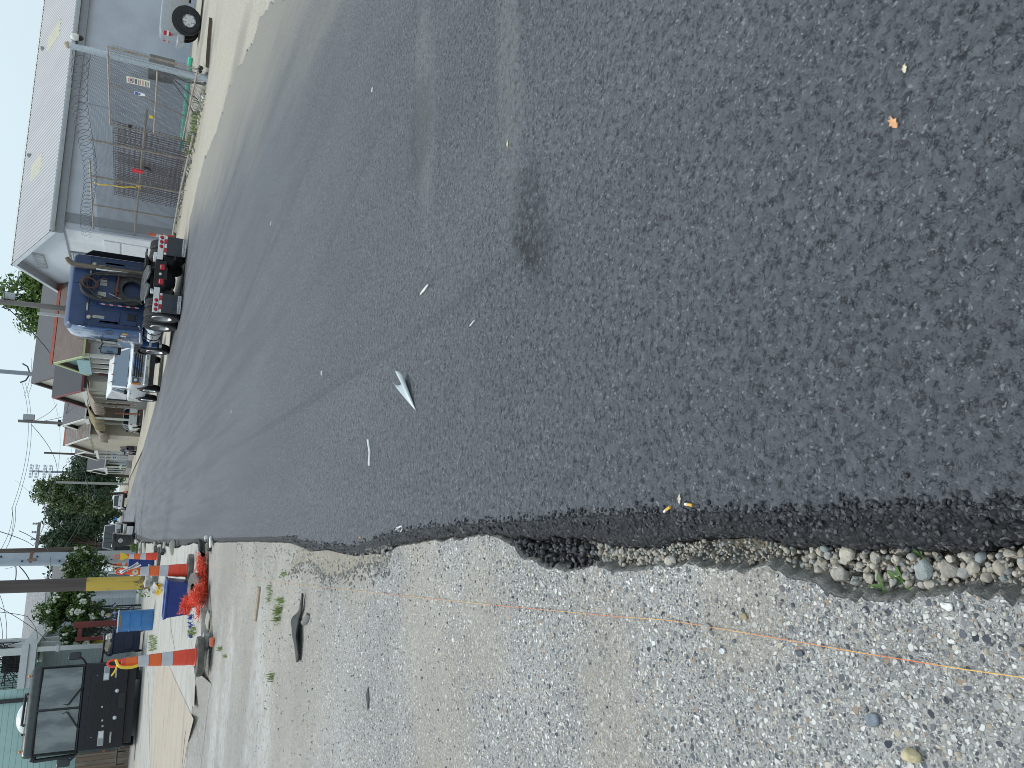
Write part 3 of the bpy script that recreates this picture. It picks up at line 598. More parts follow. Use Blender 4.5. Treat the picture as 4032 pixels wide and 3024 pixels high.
def wl(px, py): p = onplane(px, py, bv, B0) - B0; return p.dot(bu), p.z
def gl(px, py): p = onplane(px, py, bu, B0) - B0; return p.dot(bv), p.z
bld = thing('warehouse', 'long grey block warehouse with pale ribbed metal roof beside the gravel lot', 'warehouse', B0, RZ)
DEP = gl(260, 1147)[0]; LEN = 32; EAV = 5.0; AP = DEP * .50; RID = 7.25
t = NT('grey_block_wall'); v = t.coord(); br = t.n('ShaderNodeTexBrick'); X = t.xyz(v)
cmb = t.n('ShaderNodeCombineXYZ'); t.set(cmb, 0, t.math('ADD', X[0], X[1])); t.set(cmb, 1, X[2])
t.set(br, 'Vector', cmb.outputs[0]); br.inputs['Scale'].default_value = 1; br.inputs['Brick Width'].default_value = .4; br.inputs['Row Height'].default_value = .2; br.inputs['Mortar Size'].default_value = .006; br.inputs['Mortar Smooth'].default_value = .6
f = t.noise(v, .7, 5, .6); f2 = t.noise(t.coord((1, 1, .15)), 5, 4)
c = t.mix(t.math('MULTIPLY', br.outputs['Fac'], .28), (.47, .50, .57), (.33, .355, .41)); c = t.mix(1., c, t.rng(f, .3, .7, .92, 1.07), 'MULTIPLY'); c = t.mix(t.rng(f2, .66, .74, 0, .35), c, (.22, .25, .29))
t.out(c, .6); t.bump(br.outputs['Fac'], -.15, .01); M_BLK = t.m
t = NT('white_block_wall'); v = t.coord(); br = t.n('ShaderNodeTexBrick'); X = t.xyz(v); cmb = t.n('ShaderNodeCombineXYZ'); t.set(cmb, 0, t.math('ADD', X[0], X[1])); t.set(cmb, 1, X[2]); t.set(br, 'Vector', cmb.outputs[0])
br.inputs['Scale'].default_value = 1; br.inputs['Brick Width'].default_value = .9; br.inputs['Row Height'].default_value = .42; br.inputs['Mortar Size'].default_value = .008
c = t.mix(t.math('MULTIPLY', br.outputs['Fac'], .35), (.68, .71, .74), (.42, .45, .49)); c = t.mix(1., c, t.rng(t.noise(v, .9, 5), .3, .7, .9, 1.05), 'MULTIPLY'); t.out(c, .6); t.bump(br.outputs['Fac'], -.2, .01); M_WBLK = t.m
M_TRIM = mat('grey_trim', (.235, .25, .275), .55, var=.08); M_GUT = mat('gutter_metal', (.42, .46, .50), .4, .4, var=.1)
MB().bb((.0, 0, -.1), (LEN, .25, EAV - .05)).build('long_wall', M_BLK, bld)
MB().bb((.02, .25, -.1), (.25, DEP, EAV - .4)).build('gable_wall', M_WBLK, bld)
MB().bb((LEN - .25, .25, -.1), (LEN, DEP, EAV)).bb((.3, DEP - .25, -.1), (LEN - .26, DEP, EAV)).build('rear_wall', M_BLK, bld)
MB().prism([(.02, EAV - .40), (DEP, EAV - .40), (DEP, EAV), (AP, RID - .08), (.02, EAV)], 'X', .04, .2).build('gable_panel', mat('gable_panel_white', (.62, .66, .71), .5, var=.05), bld)
MB().bb((-.012, .0, EAV - .47), (.03, DEP, EAV - .40)).build('gable_ledge', M_TRIM, bld)
for nm, (x0, x1), m in (('corner_band', (.28, .72), M_TRIM), ('wall_pilaster', (wl(500, 425)[0] - .2, wl(500, 425)[0] + .2), M_BLK), ('wall_pilaster', (20, 20.4), M_BLK)):
    MB().bb((x0, -.045, -.1), (x1, .0, EAV - .4)).build(nm, m, bld)
MB().bb((-.3, -.28, EAV - .46), (LEN, -.02, EAV - .14)).build('fascia', M_TRIM, bld)
MB().prism([(-.42, EAV - .13), (-.25, EAV - .13), (-.25, EAV + .05), (-.47, EAV + .05), (-.47, EAV - .02)], 'X', -.36, LEN).build('gutter', M_GUT, bld, bev=.01)
# ribbed metal roof (real corrugation)
def ribbed(name, x0, x1, p0, p1, m, parent, pitch=.19, amp=.022):
    n = int((x1 - x0) / pitch * 6); V = []; F = []
    for i in range(n + 1):
        x = x0 + (x1 - x0) * i / n; ph = (x / pitch) % 1; h = amp * (1 if ph < .28 else 0)
        V += [(x, p0[0], p0[1] + h), (x, p1[0], p1[1] + h), (x, p1[0], p1[1] + h - .02), (x, p0[0], p0[1] + h - .02)]
    for i in range(n):
        a = 4 * i
        for k in range(4): F.append((a + k, a + (k + 1) % 4, a + 4 + (k + 1) % 4, a + 4 + k))
    return mesh_obj(name, V, F, m, parent)
t = NT('roof_metal'); v = t.coord((1, .2, .2)); f = t.noise(v, .9, 5, .65); c = t.mix(f, (.30, .30, .31), (.42, .42, .43)); t.out(c, .42, .25, .5); M_ROOFM = t.m
ribbed('roof', -.42, LEN + .3, (-.36, EAV + .07), (AP, RID + .02), M_ROOFM, bld)
ribbed('roof', -.42, LEN + .3, (DEP + .36, EAV + .02), (AP, RID + .02), M_ROOFM, bld)
MB().prism([(AP - .28, RID - .04), (AP, RID + .07), (AP + .28, RID - .04), (AP, RID + .03)], 'X', -.45, LEN + .3).build('ridge_cap', mat('ridge_white', (.62, .65, .63), .5), bld)
for s, (ya, za), (yb, zb) in (('a', (-.40, EAV - .02), (AP, RID - .06)), ('b', (DEP + .38, EAV - .06), (AP, RID - .06))):
    MB().prism([(ya, za - .16), (ya, za + .05), (yb, zb + .05), (yb, zb - .16)], 'X', -.44, -.40).build('barge_board', mat('barge_white', (.60, .64, .68), .5), bld)
    MB().prism([(ya, za - .04), (ya, za + .01), (yb, zb + .01), (yb, zb - .04)], 'X', -.395, .04).build('soffit', mat('soffit_grey', (.42, .46, .50), .6), bld)
def slope(y): return EAV + .07 + (RID - .05 - EAV) * (y + .36) / (AP + .36)
for x, y, wdt, l in ((wl(270, 150)[0] + 1.2, 2.2, .9, 2.2), (wl(175, 700)[0] + 1.3, 2.7, .9, 2.0)):
    b = MB(); nn = int(wdt / .19 * 6)
    V = []; F = []
    for i in range(nn + 1):
        xx = x + wdt * i / nn; h = .022 * (1 if ((xx / .19) % 1) < .28 else 0) + .004
        V += [(xx, y, slope(y) + h), (xx, y + l, slope(y + l) + h)]
    F = [(2 * i, 2 * i + 2, 2 * i + 3, 2 * i + 1) for i in range(nn)]
    mesh_obj('skylight_panel', V, F, mat('fibreglass', (.46, .44, .34), .5, var=.1), bld)
for x, y in ((wl(205, 135)[0] + 1.8, 5.3), (wl(145, 617)[0] + 1.9, 5.3), (wl(205, 135)[0] + 9, 5.3)):
    MB().bb((x, y - .1, slope(y) - .05), (x + .16, y + .12, slope(y) + .13)).build('roof_vent', mat('vent_grey', (.3, .32, .34), .6), bld, bev=.02)
(y0, z0), (y1, z1) = gl(122, 996), gl(189, 1059)
b = MB(); wn = MB().bb((-.02, y0, z1), (.045, y1, z0)).build('louvre_window', mat('louvre_frame', (.50, .52, .55), .5), bld)
b = MB()
for k in range(11): b.box((-.03, (y0 + y1) / 2, z1 + .08 + (z0 - z1 - .12) * k / 10), (.012, y1 - y0 - .16, .09), Euler((0, RAD(30), 0)).to_matrix())
b.build('louvre', mat('louvre_white', (.56, .58, .61), .5), wn)
ry0, ry1 = gl(246, 987)[0], gl(258, 1098)[0]
V = []; F = []; n = 190
for i in range(n + 1):
    z = .0 + (EAV - .5) * i / n; x = .0 - .02 * (.5 + .5 * math.sin(i * 2 * math.pi / 5)); V += [(x, ry0, z), (x, ry1, z)]
F = [(2 * i, 2 * i + 1, 2 * i + 3, 2 * i + 2) for i in range(n)]
mesh_obj('roll_up_door', V, F, mat('roll_door_grey', (.36, .38, .40), .5, .2, var=.08), bld)
MB().bb((-.06, ry0 - .12, -.1), (.01, ry0, EAV - .5)).bb((-.06, ry1, -.1), (.01, ry1 + .12, EAV - .5)).build('door_frame', M_TRIM, bld)
dy0, dy1 = gl(500, 962)[0], gl(500, 1012)[0]
d = MB().bb((-.03, dy0, .0), (.03, dy1, 2.15)).build('side_door', mat('door_white', (.70, .73, .76), .45, var=.05), bld, bev=.01)
MB().sph((-.07, dy0 + .12, 1.05), .04, 10).build('handle', M_DARKMETAL, d)
tp = MB().bb((-.035, dy0 - .05, 2.25), (.02, dy1 + .1, 2.95)).build('vent_panel', mat('panel_white', (.66, .69, .73), .5, var=.05), bld, bev=.01)
# ================================================================== FENCE, GATE and what hangs on it
F0 = W(815, 312); F1 = W(698, 858); fd = (F1 - F0).normalized(); FA = math.atan2(fd.y, fd.x)
M_WIRE = mat('chain_link_wire', (.19, .20, .225), .6, .2)
def chain(name, x0, x1, z0, z1, m, parent, pitch=.085, r=.0045):
    """diamond mesh: each wire a thin three-sided rod"""
    b = MB(); H = z1 - z0; Lx = x1 - x0; n = int((Lx + H) / pitch)
    for s in (1, -1):
        for i in range(n + 1):
            a = -H + i * pitch
            if s > 0: p, q = (a, 0), (a + H, H)
            else: p, q = (a + H, 0), (a, H)
            (xa, za), (xb, zb) = p, q; dx = xb - xa
            def clip(x): tt = (x - xa) / dx; return (x, za + (zb - za) * tt)
            P, Q = p, q
            lo, hi = (P, Q) if P[0] < Q[0] else (Q, P)
            if hi[0] <= 0 or lo[0] >= Lx: continue
            if lo[0] < 0: lo = clip(0)
            if hi[0] > Lx: hi = clip(Lx)
            b.cyl((x0 + lo[0], s * r * .8, z0 + lo[1]), (x0 + hi[0], s * r * .8, z0 + hi[1]), r, n=3, caps=False)
    return b.build(name, m, parent, smooth=0)
fen = thing('chain_link_fence', 'chain link fence of weathered pipe posts in front of the grey wall', 'fence', F0, FA)
chain('mesh', .2, 17.2, .05, 3.15, M_WIRE, fen)
for x, h in ((6.2, 3.25), (9.7, 3.3), (13.1, 3.32), (17.2, 3.95)):
    MB().cyl((x, 0, -.1), (x, 0, h), .042, n=12).build('fence_post', M_RUSTPIPE, fen)
MB().cyl((8.2, -.05, 3.28), (18.4, -.05, 3.4), .035, n=10).build('top_rail', M_RUSTPIPE, fen)
MB().cyl((3.0, -.06, 1.52), (17.2, -.06, 1.66), .04, n=10).build('middle_rail', mat('tan_pipe', (.42, .37, .28), .65, .1, var=.2), fen)
gp = thing('gate_post', 'tall thick galvanised gate post with a domed cap and a lamp box', 'post', F0)
MB().cyl((0, 0, -.15), (0, 0, 3.55), .085, n=20).build('pole', M_GALV, gp)
MB().lathe([(.09, 3.53), (.095, 3.56), (.07, 3.62), (.03, 3.65), (.0, 3.655)], 18).build('cap', mat('cap_tan', (.42, .36, .27), .6), gp)
for z in (2.95, 2.35, 1.6, 1.2, .35, .2): MB().lathe([(.088, z - .025), (.094, z - .025), (.094, z + .025), (.088, z + .025)], 18).build('clamp_band', M_GALV, gp)
lb = MB().sph((.22, -.12, 3.40), .10, 14, (1, 1, 1.2)).build('lamp_box', mat('lamp_white', (.72, .72, .68), .5), gp)
MB().lathe([(.02, 3.20), (.06, 3.23), (.08, 3.30)], 14, (.22, -.12, 0)).build('lens', M_BLACK, lb)
MB().tube([(.05, -.02, 3.35), (.2, -.08, 3.38)], .03).build('bracket', M_DARKMETAL, gp)
gt = thing('swing_gate', 'chain link swing gate leaf with dark pipe frame on the galvanised post', 'gate', F0, FA)
gx0, gx1 = -.62, 4.35
b = MB(); b.tube([(gx0, .1, .30), (gx0, .1, 2.58), (gx1, .1, 2.56), (gx1, .1, .36), (gx0, .1, .30)], .026, 8); b.build('gate_frame', M_RUSTPIPE, gt)
MB().cyl((0.05, .1, 1.32), (gx1, .1, 1.25), .024, n=8).build('gate_rail', M_RUSTPIPE, gt)
MB().tube([(1.45, .1, 2.56), (1.9, .1, 1.6), (2.6, .1, .35)], .018, 6).build('brace', M_RUSTPIPE, gt)
chain('gate_mesh', gx0 + .03, gx1, .36, 2.54, M_WIRE, gt, .1)
MB().box((gx1 - .02, .05, 1.98), (.12, .06, .1)).build('latch', M_DARKMETAL, gt)
# razor wire coil
pts = []; L = 17.4
for i in range(34 * 18):
    a = i / 18 * 2 * math.pi; x = .1 + L * i / (34 * 18); z = 3.22 + .12 * math.sin(x * .5) + .02 * x
    pts.append((x + .13 * math.sin(a), .24 * math.cos(a), z + .23 * math.sin(a)))
b = MB().tube(pts, .0085, 4)
for i in range(0, len(pts), 6):
    p = Vector(pts[i]); b.box(p, (.012, .05, .012), Euler((i, i * 2, 0)).to_matrix())
o = b.build('razor_wire', mat('razor_steel', (.12, .12, .13), .6, .3)); o.location = F0; o.rotation_euler = (0, 0, FA); tag(o, 'coil of razor wire looping along the fence top', 'razor wire')
pts = [(.02, -.12, 3.3), (.35, -.18, 3.25), (-.15, -.14, 3.15), (.3, -.1, 3.05), (-.1, -.1, 2.95), (.1, -.05, 2.9)]
# rebar mats leaning behind the fence
M_REBAR = mat('rusty_rebar', (.115, .065, .058), .8, .1, var=.35, scale=20)
def rebar(label, x0, x1, z1, lean, yb, px_, pz_, seed, zl=0.):
    r = random.Random(seed); b = MB(); nx = int((x1 - x0) / px_); nz = int(z1 / pz_)
    for i in range(nx + 1):
        x = x0 + (x1 - x0) * i / nx; b.cyl((x + r.gauss(0, .015), yb, zl), (x + r.gauss(0, .02), yb - lean, z1 + r.uniform(-.05, .05)), .011, n=4)
    for k in range(nz + 1):
        u = k / nz; b.cyl((x0 - r.uniform(.02, .12), yb - lean * u + .012, zl + (z1 - zl) * u), (x1 + r.uniform(.02, .12), yb - lean * u + .012, zl + (z1 - zl) * u + r.gauss(0, .02)), .011, n=4)
    o = b.build('rebar_mat', M_REBAR, None, smooth=0); o.location = F0; o.rotation_euler = (0, 0, FA); return tag(o, label, 'rebar mat', 'rebar mats leaning on the fence')
rebar('rusty rebar mat nearest the fence with closely spaced bars', 5.0, 12.3, 2.52, .12, -.22, .20, .17, 1)
rebar('rusty rebar mat in the middle of the leaning stack', 5.5, 12.5, 2.48, .15, -.36, .21, .16, 2)
rebar('rusty rebar mat at the back of the stack, slightly shifted', 5.9, 12.0, 2.40, .15, -.5, .19, .18, 3)
def fthing(o, label, cat, group=None):
    o.location = F0; o.rotation_euler = (0, 0, FA); return tag(o, label, cat, group)
# signs: the gate side facing the street is local +y
M_CREAM = mat('sign_cream', (.76, .74, .62), .5, var=.04)
sg = thing('fence_sign', 'tall cream sign with a red oval emblem wired to the gate mesh', 'sign', F0, FA)
SC = (.84, .16, 1.79); sr = Euler((0, RAD(2), 0)).to_matrix()
MB().box(SC, (.40, .012, .62), sr).build('board', M_CREAM, sg)
b = MB(); n = 28
pts = [(SC[0] + .15 * math.cos(2 * math.pi * i / n), SC[1] + .012, SC[2] + .19 + .075 * math.sin(2 * math.pi * i / n)) for i in range(n)]
b.tube(pts, .008, 5, True); b.build('emblem', mat('sign_red', (.55, .16, .2), .5), sg)
MB().box((SC[0] - .02, SC[1] + .010, SC[2] + .19), (.12, .008, .05)).box((SC[0] + .06, SC[1] + .010, SC[2] + .15), (.08, .008, .02)).build('emblem_mark', mat('sign_blue', (.10, .09, .28), .5), sg)
b = MB()
for k, (z, ln, h) in enumerate(((.06, .30, .045), (-.01, .33, .016), (-.05, .3, .016), (-.19, .32, .016), (-.23, .3, .016), (-.27, .25, .012))): b.box((SC[0] + .01, SC[1] + .009, SC[2] + z), (ln, .005, h))
b.build('print', mat('sign_print', (.13, .13, .13), .6), sg)
MB().box((SC[0], SC[1] + .009, SC[2] - .12), (.3, .005, .04)).build('red_print', mat('sign_pink', (.62, .30, .26), .6), sg)
sb = thing('security_sign', 'small blue and white shield shaped sign on the gate mesh', 'sign', F0, FA)
bz = 1.74; octp = [(-.10, -.07), (-.06, -.15), (.06, -.15), (.10, -.07), (.10, .08), (.07, .15), (-.07, .15), (-.10, .08)]
MB().prism([(1.63 + x, bz + z) for x, z in octp], 'Y', .135, .145).build('board', mat('sign_white', (.80, .82, .86), .5), sb)
MB().prism([(1.63 + x * .9, bz + z * .9) for x, z in ((-.10, .05), (.10, .05), (.10, .09), (.07, .15), (-.07, .15), (-.10, .09))], 'Y', .146, .150).build('band', mat('sign_royal', (.06, .12, .52), .5), sb)
MB().prism([(1.63 + x, bz + z) for x, z in ((-.06, -.0), (.0, -.03), (.06, .0), (.05, .035), (-.05, .035))], 'Y', .146, .150).build('emblem', mat('sign_print', (.13, .13, .13)), sb)
fthing(MB().box((3.05, .14, 1.38), (.20, .01, .13)).box((3.05, .148, 1.36), (.13, .006, .02)).build('warning_sign', mat('sign_yellow', (.72, .55, .06), .5), None), 'small yellow warning sign on the gate rail', 'sign')
rg = MB().prism([(-.16, 0), (.13, .02), (.17, -.20), (.12, -.40), (-.06, -.37), (-.15, -.22)], 'Y', -.012, .012); bmesh.ops.subdivide_edges(rg.bm, edges=rg.bm.edges[:], cuts=2)
for v_ in rg.bm.verts: v_.co.y += .05 * mnoise.noise(v_.co * 6)
o = rg.build('red_rag', mat('red_cloth', (.62, .035, .06), .8, var=.15), None); o.location = F0 + fd * 7.95 + Vector((-.13, 0, 1.84)); o.rotation_euler = (0, 0, FA); tag(o, 'bright red rag draped over the middle fence rail', 'rag')
fthing(MB().tube([(7.75, .02, 1.45), (7.72, .03, 1.34), (7.85, .03, 1.26), (8.0, .03, 1.25)], .035, 7).build('padlock_chain', M_BLACK, None), 'black lock and chain hanging below the red rag', 'lock')
M_YTAPE = mat('yellow_tape', (.75, .50, .03), .5, var=.1)
b = MB(); tp_ = [(10.55, -.08, 3.22), (10.4, .03, 3.0), (10.35, -.02, 2.6), (10.2, .04, 2.2), (10.1, -.01, 1.85), (9.95, .05, 1.68)]
b.loft([[Vector(p) + Vector((-.035, 0, 0)), Vector(p) + Vector((.035, .02, 0))] for p in tp_], closed=False); b.box((9.9, -.06, 1.62), (.12, .14, .16)); b.tube([(9.75, 0, 1.5), (9.9, -.1, 1.7), (10.15, 0, 1.52)], .022, 5)
fthing(b.build('caution_tape', M_YTAPE, None, solid=.003), 'strip of yellow caution tape tied between two fence rails', 'tape')
# junction box
jb = thing('meter_box', 'dull grey metal equipment cabinet on legs behind the gate', 'cabinet', F0, FA)
bx = MB().bb((.36, -.55, .88), (1.2, -.18, 1.56)).build('body', mat('cabinet_grey', (.20, .20, .18), .6, .2, var=.2, dirt=(.12, .10, .07)), jb, bev=.015)
MB().bb((.40, -.175, .92), (.82, -.165, 1.52)).build('door', mat('cabinet_door', (.24, .24, .22), .55, .2, var=.2), jb, bev=.008)
MB().bb((.47, -.16, 1.34), (.56, -.155, 1.44)).build('sticker', mat('sticker_white', (.7, .7, .68)), jb); MB().bb((.66, -.16, 1.14), (.86, -.15, 1.23)).build('plate', mat('plate_grey', (.42, .41, .38)), jb)
for x in (.5, 1.05): MB().cyl((x, -.36, -.05), (x, -.36, .9), .04, n=8).build('leg', M_RUSTPIPE, jb)
for k in range(3): MB().tube([(.6 + .2 * k, -.2, .9), (.7 + .5 * k, -.1, .5), (.6 + 1.1 * k, -.15, .12)], .018, 6).build('conduit', M_DARKMETAL, jb)
o = MB().cyl(W(750, 228, .12), W(714, 588, .12), .10, n=16).build('green_pipe', mat('mint_pipe', (.10, .62, .40), .45, var=.08)); tag(o, 'mint green plastic pipe lying along the foot of the grey wall', 'pipe')
p = W(800, 288); o = MB().cyl((0, 0, -.05), (0, 0, .98), .085, n=18).build('bollard', M_GALV); o.location = p + Vector((.35, 1.0, 0)); tag(o, 'short galvanised pipe bollard standing right of the gate post', 'bollard')
o = MB().tube([(0, 0, .08), (.1, .05, .14), (.16, .0, .1), (.08, -.1, .06)], .06, 8).build('drain_fitting', M_DARKMETAL); o.location = W(800, 285); tag(o, 'dark pipe fitting at the foot of the bollard', 'fitting')
o = MB().prism([(0, 0), (.9, .1), (1.6, .02), (1.9, .12), (1.2, .22), (.5, .16)], 'Z', 0, .09).build('broken_board', mat('wet_wood', (.10, .07, .045), .8, var=.4, scale=20)); o.location = W(822, 268); o.rotation_euler = (0, 0, RAD(8)); bmd = o; tag(o, 'dark broken board lying on the gravel right of the gate post', 'board')
stick('debris_pole', 'thin grey pipe lying along the foot of the fence', 'pipe', [F0 + fd * 3.2 + Vector((-.3, 0, .08)), F0 + fd * 9 + Vector((-.1, 0, .1)), F0 + fd * 16 + Vector((-.25, 0, .06))], .04, (.33, .32, .30))
# litter, rubble and weeds along the fence foot
def fn4(i):
    u = rnd.random() * 17.5; return F0 + fd * u + Vector((rnd.gauss(-.1, .3), 0, .02)), rnd.uniform(.02, .08)
V, F = scatter(160, fn4); o = mesh_obj('rubble', V, F, M_CHIP, None, True); tag(o, 'broken rubble and litter lying along the fence foot', 'rubble', None, 'stuff')
def fn5(n, fnp, h, z=0): 
    V = []; F = []
    for i in range(n):
        p = fnp(); a = rnd.uniform(0, 6.28); l = h * rnd.uniform(.4, 1.1); d = Vector((math.cos(a), math.sin(a), 0)); s = Vector((-d.y, d.x, 0)) * l * .06; b = len(V); ln = rnd.uniform(.3, .9)
        V += [p - s, p + s, p + d * l * ln * .45 + Vector((0, 0, l * .7)) + s * .8, p + d * l * ln * .45 + Vector((0, 0, l * .7)) - s * .8, p + d * l * ln + Vector((0, 0, l * .85))]; F += [(b, b + 1, b + 2, b + 3), (b + 3, b + 2, b + 4)]
    return V, F
def band(lo, hi, dx, sp): return lambda: F0 + fd * rnd.uniform(lo, hi) + Vector((dx + rnd.gauss(0, sp), 0, -.01))
V, F = fn5(420, lambda: F0 + fd * (rnd.random() ** 1.2 * 16) + Vector((-.35 + rnd.gauss(0, .28), 0, -.01)), .11); V2, F2 = fn5(170, band(2.2, 5.2, .0, .22), .30)
o = mesh_obj('verge_grass', V + V2, F + [tuple(i + len(V) for i in f) for f in F2], M_GRASS); tag(o, 'weedy green grass along the foot of the chain link fence', 'grass', None, 'stuff')
# ================================================================== SEMI TRACTOR parked on the right, seen from behind
M_BLUE = mat('truck_blue', (.014, .040, .125), .42, 0, var=.25, scale=2.2, coat=.1, dirt=(.045, .06, .10), dirtamt=.6)
M_RIM = mat('dusty_rim', (.40, .40, .40), .42, .7, var=.2)
M_BLUE_LIT = mat('truck_blue_lit', (.045, .11, .28), .22, 0, var=.1, scale=3, coat=.9)  # lighter copy of the truck blue, the side's light reflection put into it
M_FRAME = mat('chassis_black', (.018, .019, .022), .6, .2, var=.3, dirt=(.06, .055, .05))
M_ALU = mat('brushed_aluminium', (.62, .62, .63), .3, .9, var=.1, scale=15)
M_RED = mat('red_lens', (.50, .012, .03), .25, 0, var=.06)
M_HOSE = mat('black_hose', (.03, .028, .028), .6, var=.3, scale=20, dirt=(.12, .10, .085), dirtamt=.5)
M_WHITEP = mat('white_paint', (.78, .79, .80), .35, 0, var=.04, coat=.4)
M_GREYL = mat('label_grey', (.46, .45, .40), .6, var=.2)
SM = thing('semi_truck', 'dark blue sleeper semi tractor without trailer parked beside the warehouse', 'semi truck', (7.65, 25.05, 0))
def wheel(parent, c, R, wdt, rimR, side, m_rim, name='wheel', dish=.06, spokes=0, n=28):
    """tyre lathe about X with a dished rim on the given side; rim is a sub-part"""
    x, y, z = c; h = wdt / 2; s = side
    prof = [(rimR, -h * .8), (R * .90, -h), (R * .975, -h * .86), (R, -h * .6)]
    for k in range(-2, 3):
        prof += [(R, h * (k * .24 - .08)), (R - .012, h * (k * .24 - .03)), (R - .012, h * (k * .24 + .03)), (R, h * (k * .24 + .08))]
    prof += [(R, h * .6), (R * .975, h * .86), (R * .90, h), (rimR, h * .8)]
    b = MB().lathe(prof, n, c, 'X', closed=True); t = b.build(name, M_RUBBER, parent, smooth=35)
    b = MB(); d = dish
    b.lathe([(rimR * 1.03, s * h * .82), (rimR * .98, s * h * .98), (rimR * .9, s * h * .8), (rimR * .84, s * (h * .8 - d)), (rimR * .5, s * (h * .8 - d * 1.2)), (rimR * .42, s * (h * .8 - d * .5)), (rimR * .3, s * (h * .8 - d * .3)), (.0, s * (h * .8 - d * .3))], n, c, 'X')
    for k in range(8): a = k * math.pi / 4; b.cyl((x + s * (h * .8 - d * 1.15), y + math.cos(a) * rimR * .62, z + math.sin(a) * rimR * .62), (x + s * (h * .8 - d * .7), y + math.cos(a) * rimR * .62, z + math.sin(a) * rimR * .62), rimR * .05, n=6)
    if spokes:
        for k in range(spokes):
            a = k * 2 * math.pi / spokes; q = Euler((a, 0, 0)).to_matrix(); b.box((x + s * (h * .8 - d * .35), y - math.sin(a) * rimR * .55, z + math.cos(a) * rimR * .55), (d * .6, rimR * .36, rimR * .85), q, .8)
    b.build('rim', m_rim, t, smooth=40); return t
for y in (.75, 2.02):
    for s in (-1, 1):
        wheel(SM, (s * 1.10, y, .52), .52, .27, .29, s, M_RIM, dish=.13); wheel(SM, (s * .80, y, .52), .52, .27, .29, s, M_FRAME, dish=.02)
for s in (-1, 1): wheel(SM, (s * 1.08, 6.1, .51), .51, .28, .29, s, M_RIM, dish=.05)
MB().bb((-.43, .0, .55), (-.33, 6.9, .86)).build('frame_rail', M_FRAME, SM); MB().bb((.33, .0, .55), (.43, 6.9, .86)).build('frame_rail', M_FRAME, SM)
b = MB().bb((-.40, -.06, .54), (.40, -.001, .86)); b.bb((-.2, -.10, .50), (.2, -.062, .58)); em = b.build('end_beam', M_FRAME, SM, bev=.01)
MB().cyl((-.03, -.10, .70), (-.03, -.06, .70), .04, n=14).build('coupling', mat('cap_white', (.7, .7, .68)), em)
for x in (-.27, .19):
    tl = MB().bb((x - .09, -.11, .58), (x + .09, -.065, .73)).build('tail_lamp', M_RED, SM, bev=.02); MB().bb((x - .055, -.118, .69), (x + .055, -.112, .715)).build('reflector', mat('lens_pale', (.70, .5, .48), .3), tl)
b = MB().lathe([(.13, -.45), (.24, -.3), (.30, -.1), (.30, .1), (.24, .3), (.13, .45)], 20, (0, .75, .52), 'X'); b.cyl((-.9, .75, .52), (.9, .75, .52), .09, n=14); b.lathe([(.12, -.45), (.24, -.3), (.30, 0), (.24, .3), (.12, .45)], 20, (0, 2.02, .52), 'X'); b.cyl((-.9, 2.02, .52), (.9, 2.02, .52), .09, n=14)
b.build('axle', M_FRAME, SM)
b = MB()
for s in (-1, 1):
    for y in (.3, 1.35): MB().cyl((s * .52, y, .35), (s * .52, y, .62), .13, n=14).bb((s * .52 - .06, y - .5, .30), (s * .52 + .06, y + .5, .36)).build('air_spring', M_FRAME, SM)
for s in (-1, 1):
    x0, x1 = (s * .44, s * 1.24); lb = MB().bb((x0, -.05, .66), (x1, .01, .83)).build('light_bar', M_ALU, SM, bev=.012)
    for k in range(3):
        cx = s * (.86 + .145 * (k - .0)) if s < 0 else s * (.86 + .145 * k)
        MB().lathe([(.058, -.052), (.062, -.066), (.055, -.075)], 18, (cx, 0, .745), 'Y').build('lamp_ring', M_CHROME, lb)
        MB().lathe([(.054, -.052), (.050, -.078), (.03, -.088), (0, -.09)], 18, (cx, 0, .745), 'Y').build('lamp', M_RED, lb)
    st = MB().bb((s * .62, -.035, .585), (s * 1.22, -.02, .655)).build('reflector_strip', M_WHITEP, SM)
    b = MB()
    for k in range(2): a = s * (.69 + .28 * k); b.bb((a, -.042, .587), (a + s * .15, -.036, .653))
    b.build('red_stripe', M_RED, st)
    fl = MB().bb((s * .62, -.03, .04), (s * 1.22, -.018, .60)); bmesh.ops.subdivide_edges(fl.bm, edges=fl.bm.edges[:], cuts=6)
    for v_ in fl.bm.verts: v_.co.y += .05 * max(0, .6 - v_.co.z) * math.sin(v_.co.x * 5) + .05 * max(0, .4 - v_.co.z)
    fl = fl.build('mud_flap', mat('flap_rubber', (.05, .053, .06), .6, var=.15), SM)
    cx = s * .92; pl = MB().prism([(cx - .28, .06), (cx - .26, .045), (cx + .26, .045), (cx + .28, .06), (cx + .28, .125), (cx + .26, .145), (cx - .26, .145), (cx - .28, .125)], 'Y', -.055, -.035).build('name_plate', M_ALU, fl)
    text_part('lettering', 'FREIGHTLINER', .078, M_BLACK, fl, (cx, -.058, .094), (math.pi / 2, 0, 0), .002, 1.02)
    MB().tube([(cx - .14, -.028, .225), (cx + .14, -.028, .225), (cx + .16, -.028, .25), (cx + .14, -.028, .275), (cx - .14, -.028, .275), (cx - .16, -.028, .25)], .007, 5, True).build('embossed_ring', mat('flap_blue', (.03, .055, .09), .5), fl)
    MB().box((s * .55, .10, .88), (.08, .34, .10), Euler((0, 0, s * .5)).to_matrix()).build('bracket', M_WHITEP, SM, bev=.01)
    MB().prism([(2.75, .9), (2.72, 1.02), (1.9, 1.16), (1.5, 1.12), (1.5, 1.09), (1.9, 1.12), (2.68, .98)], 'X', s * .66, s * 1.24).build('wheel_deck', M_FRAME, SM) if s > 0 else None
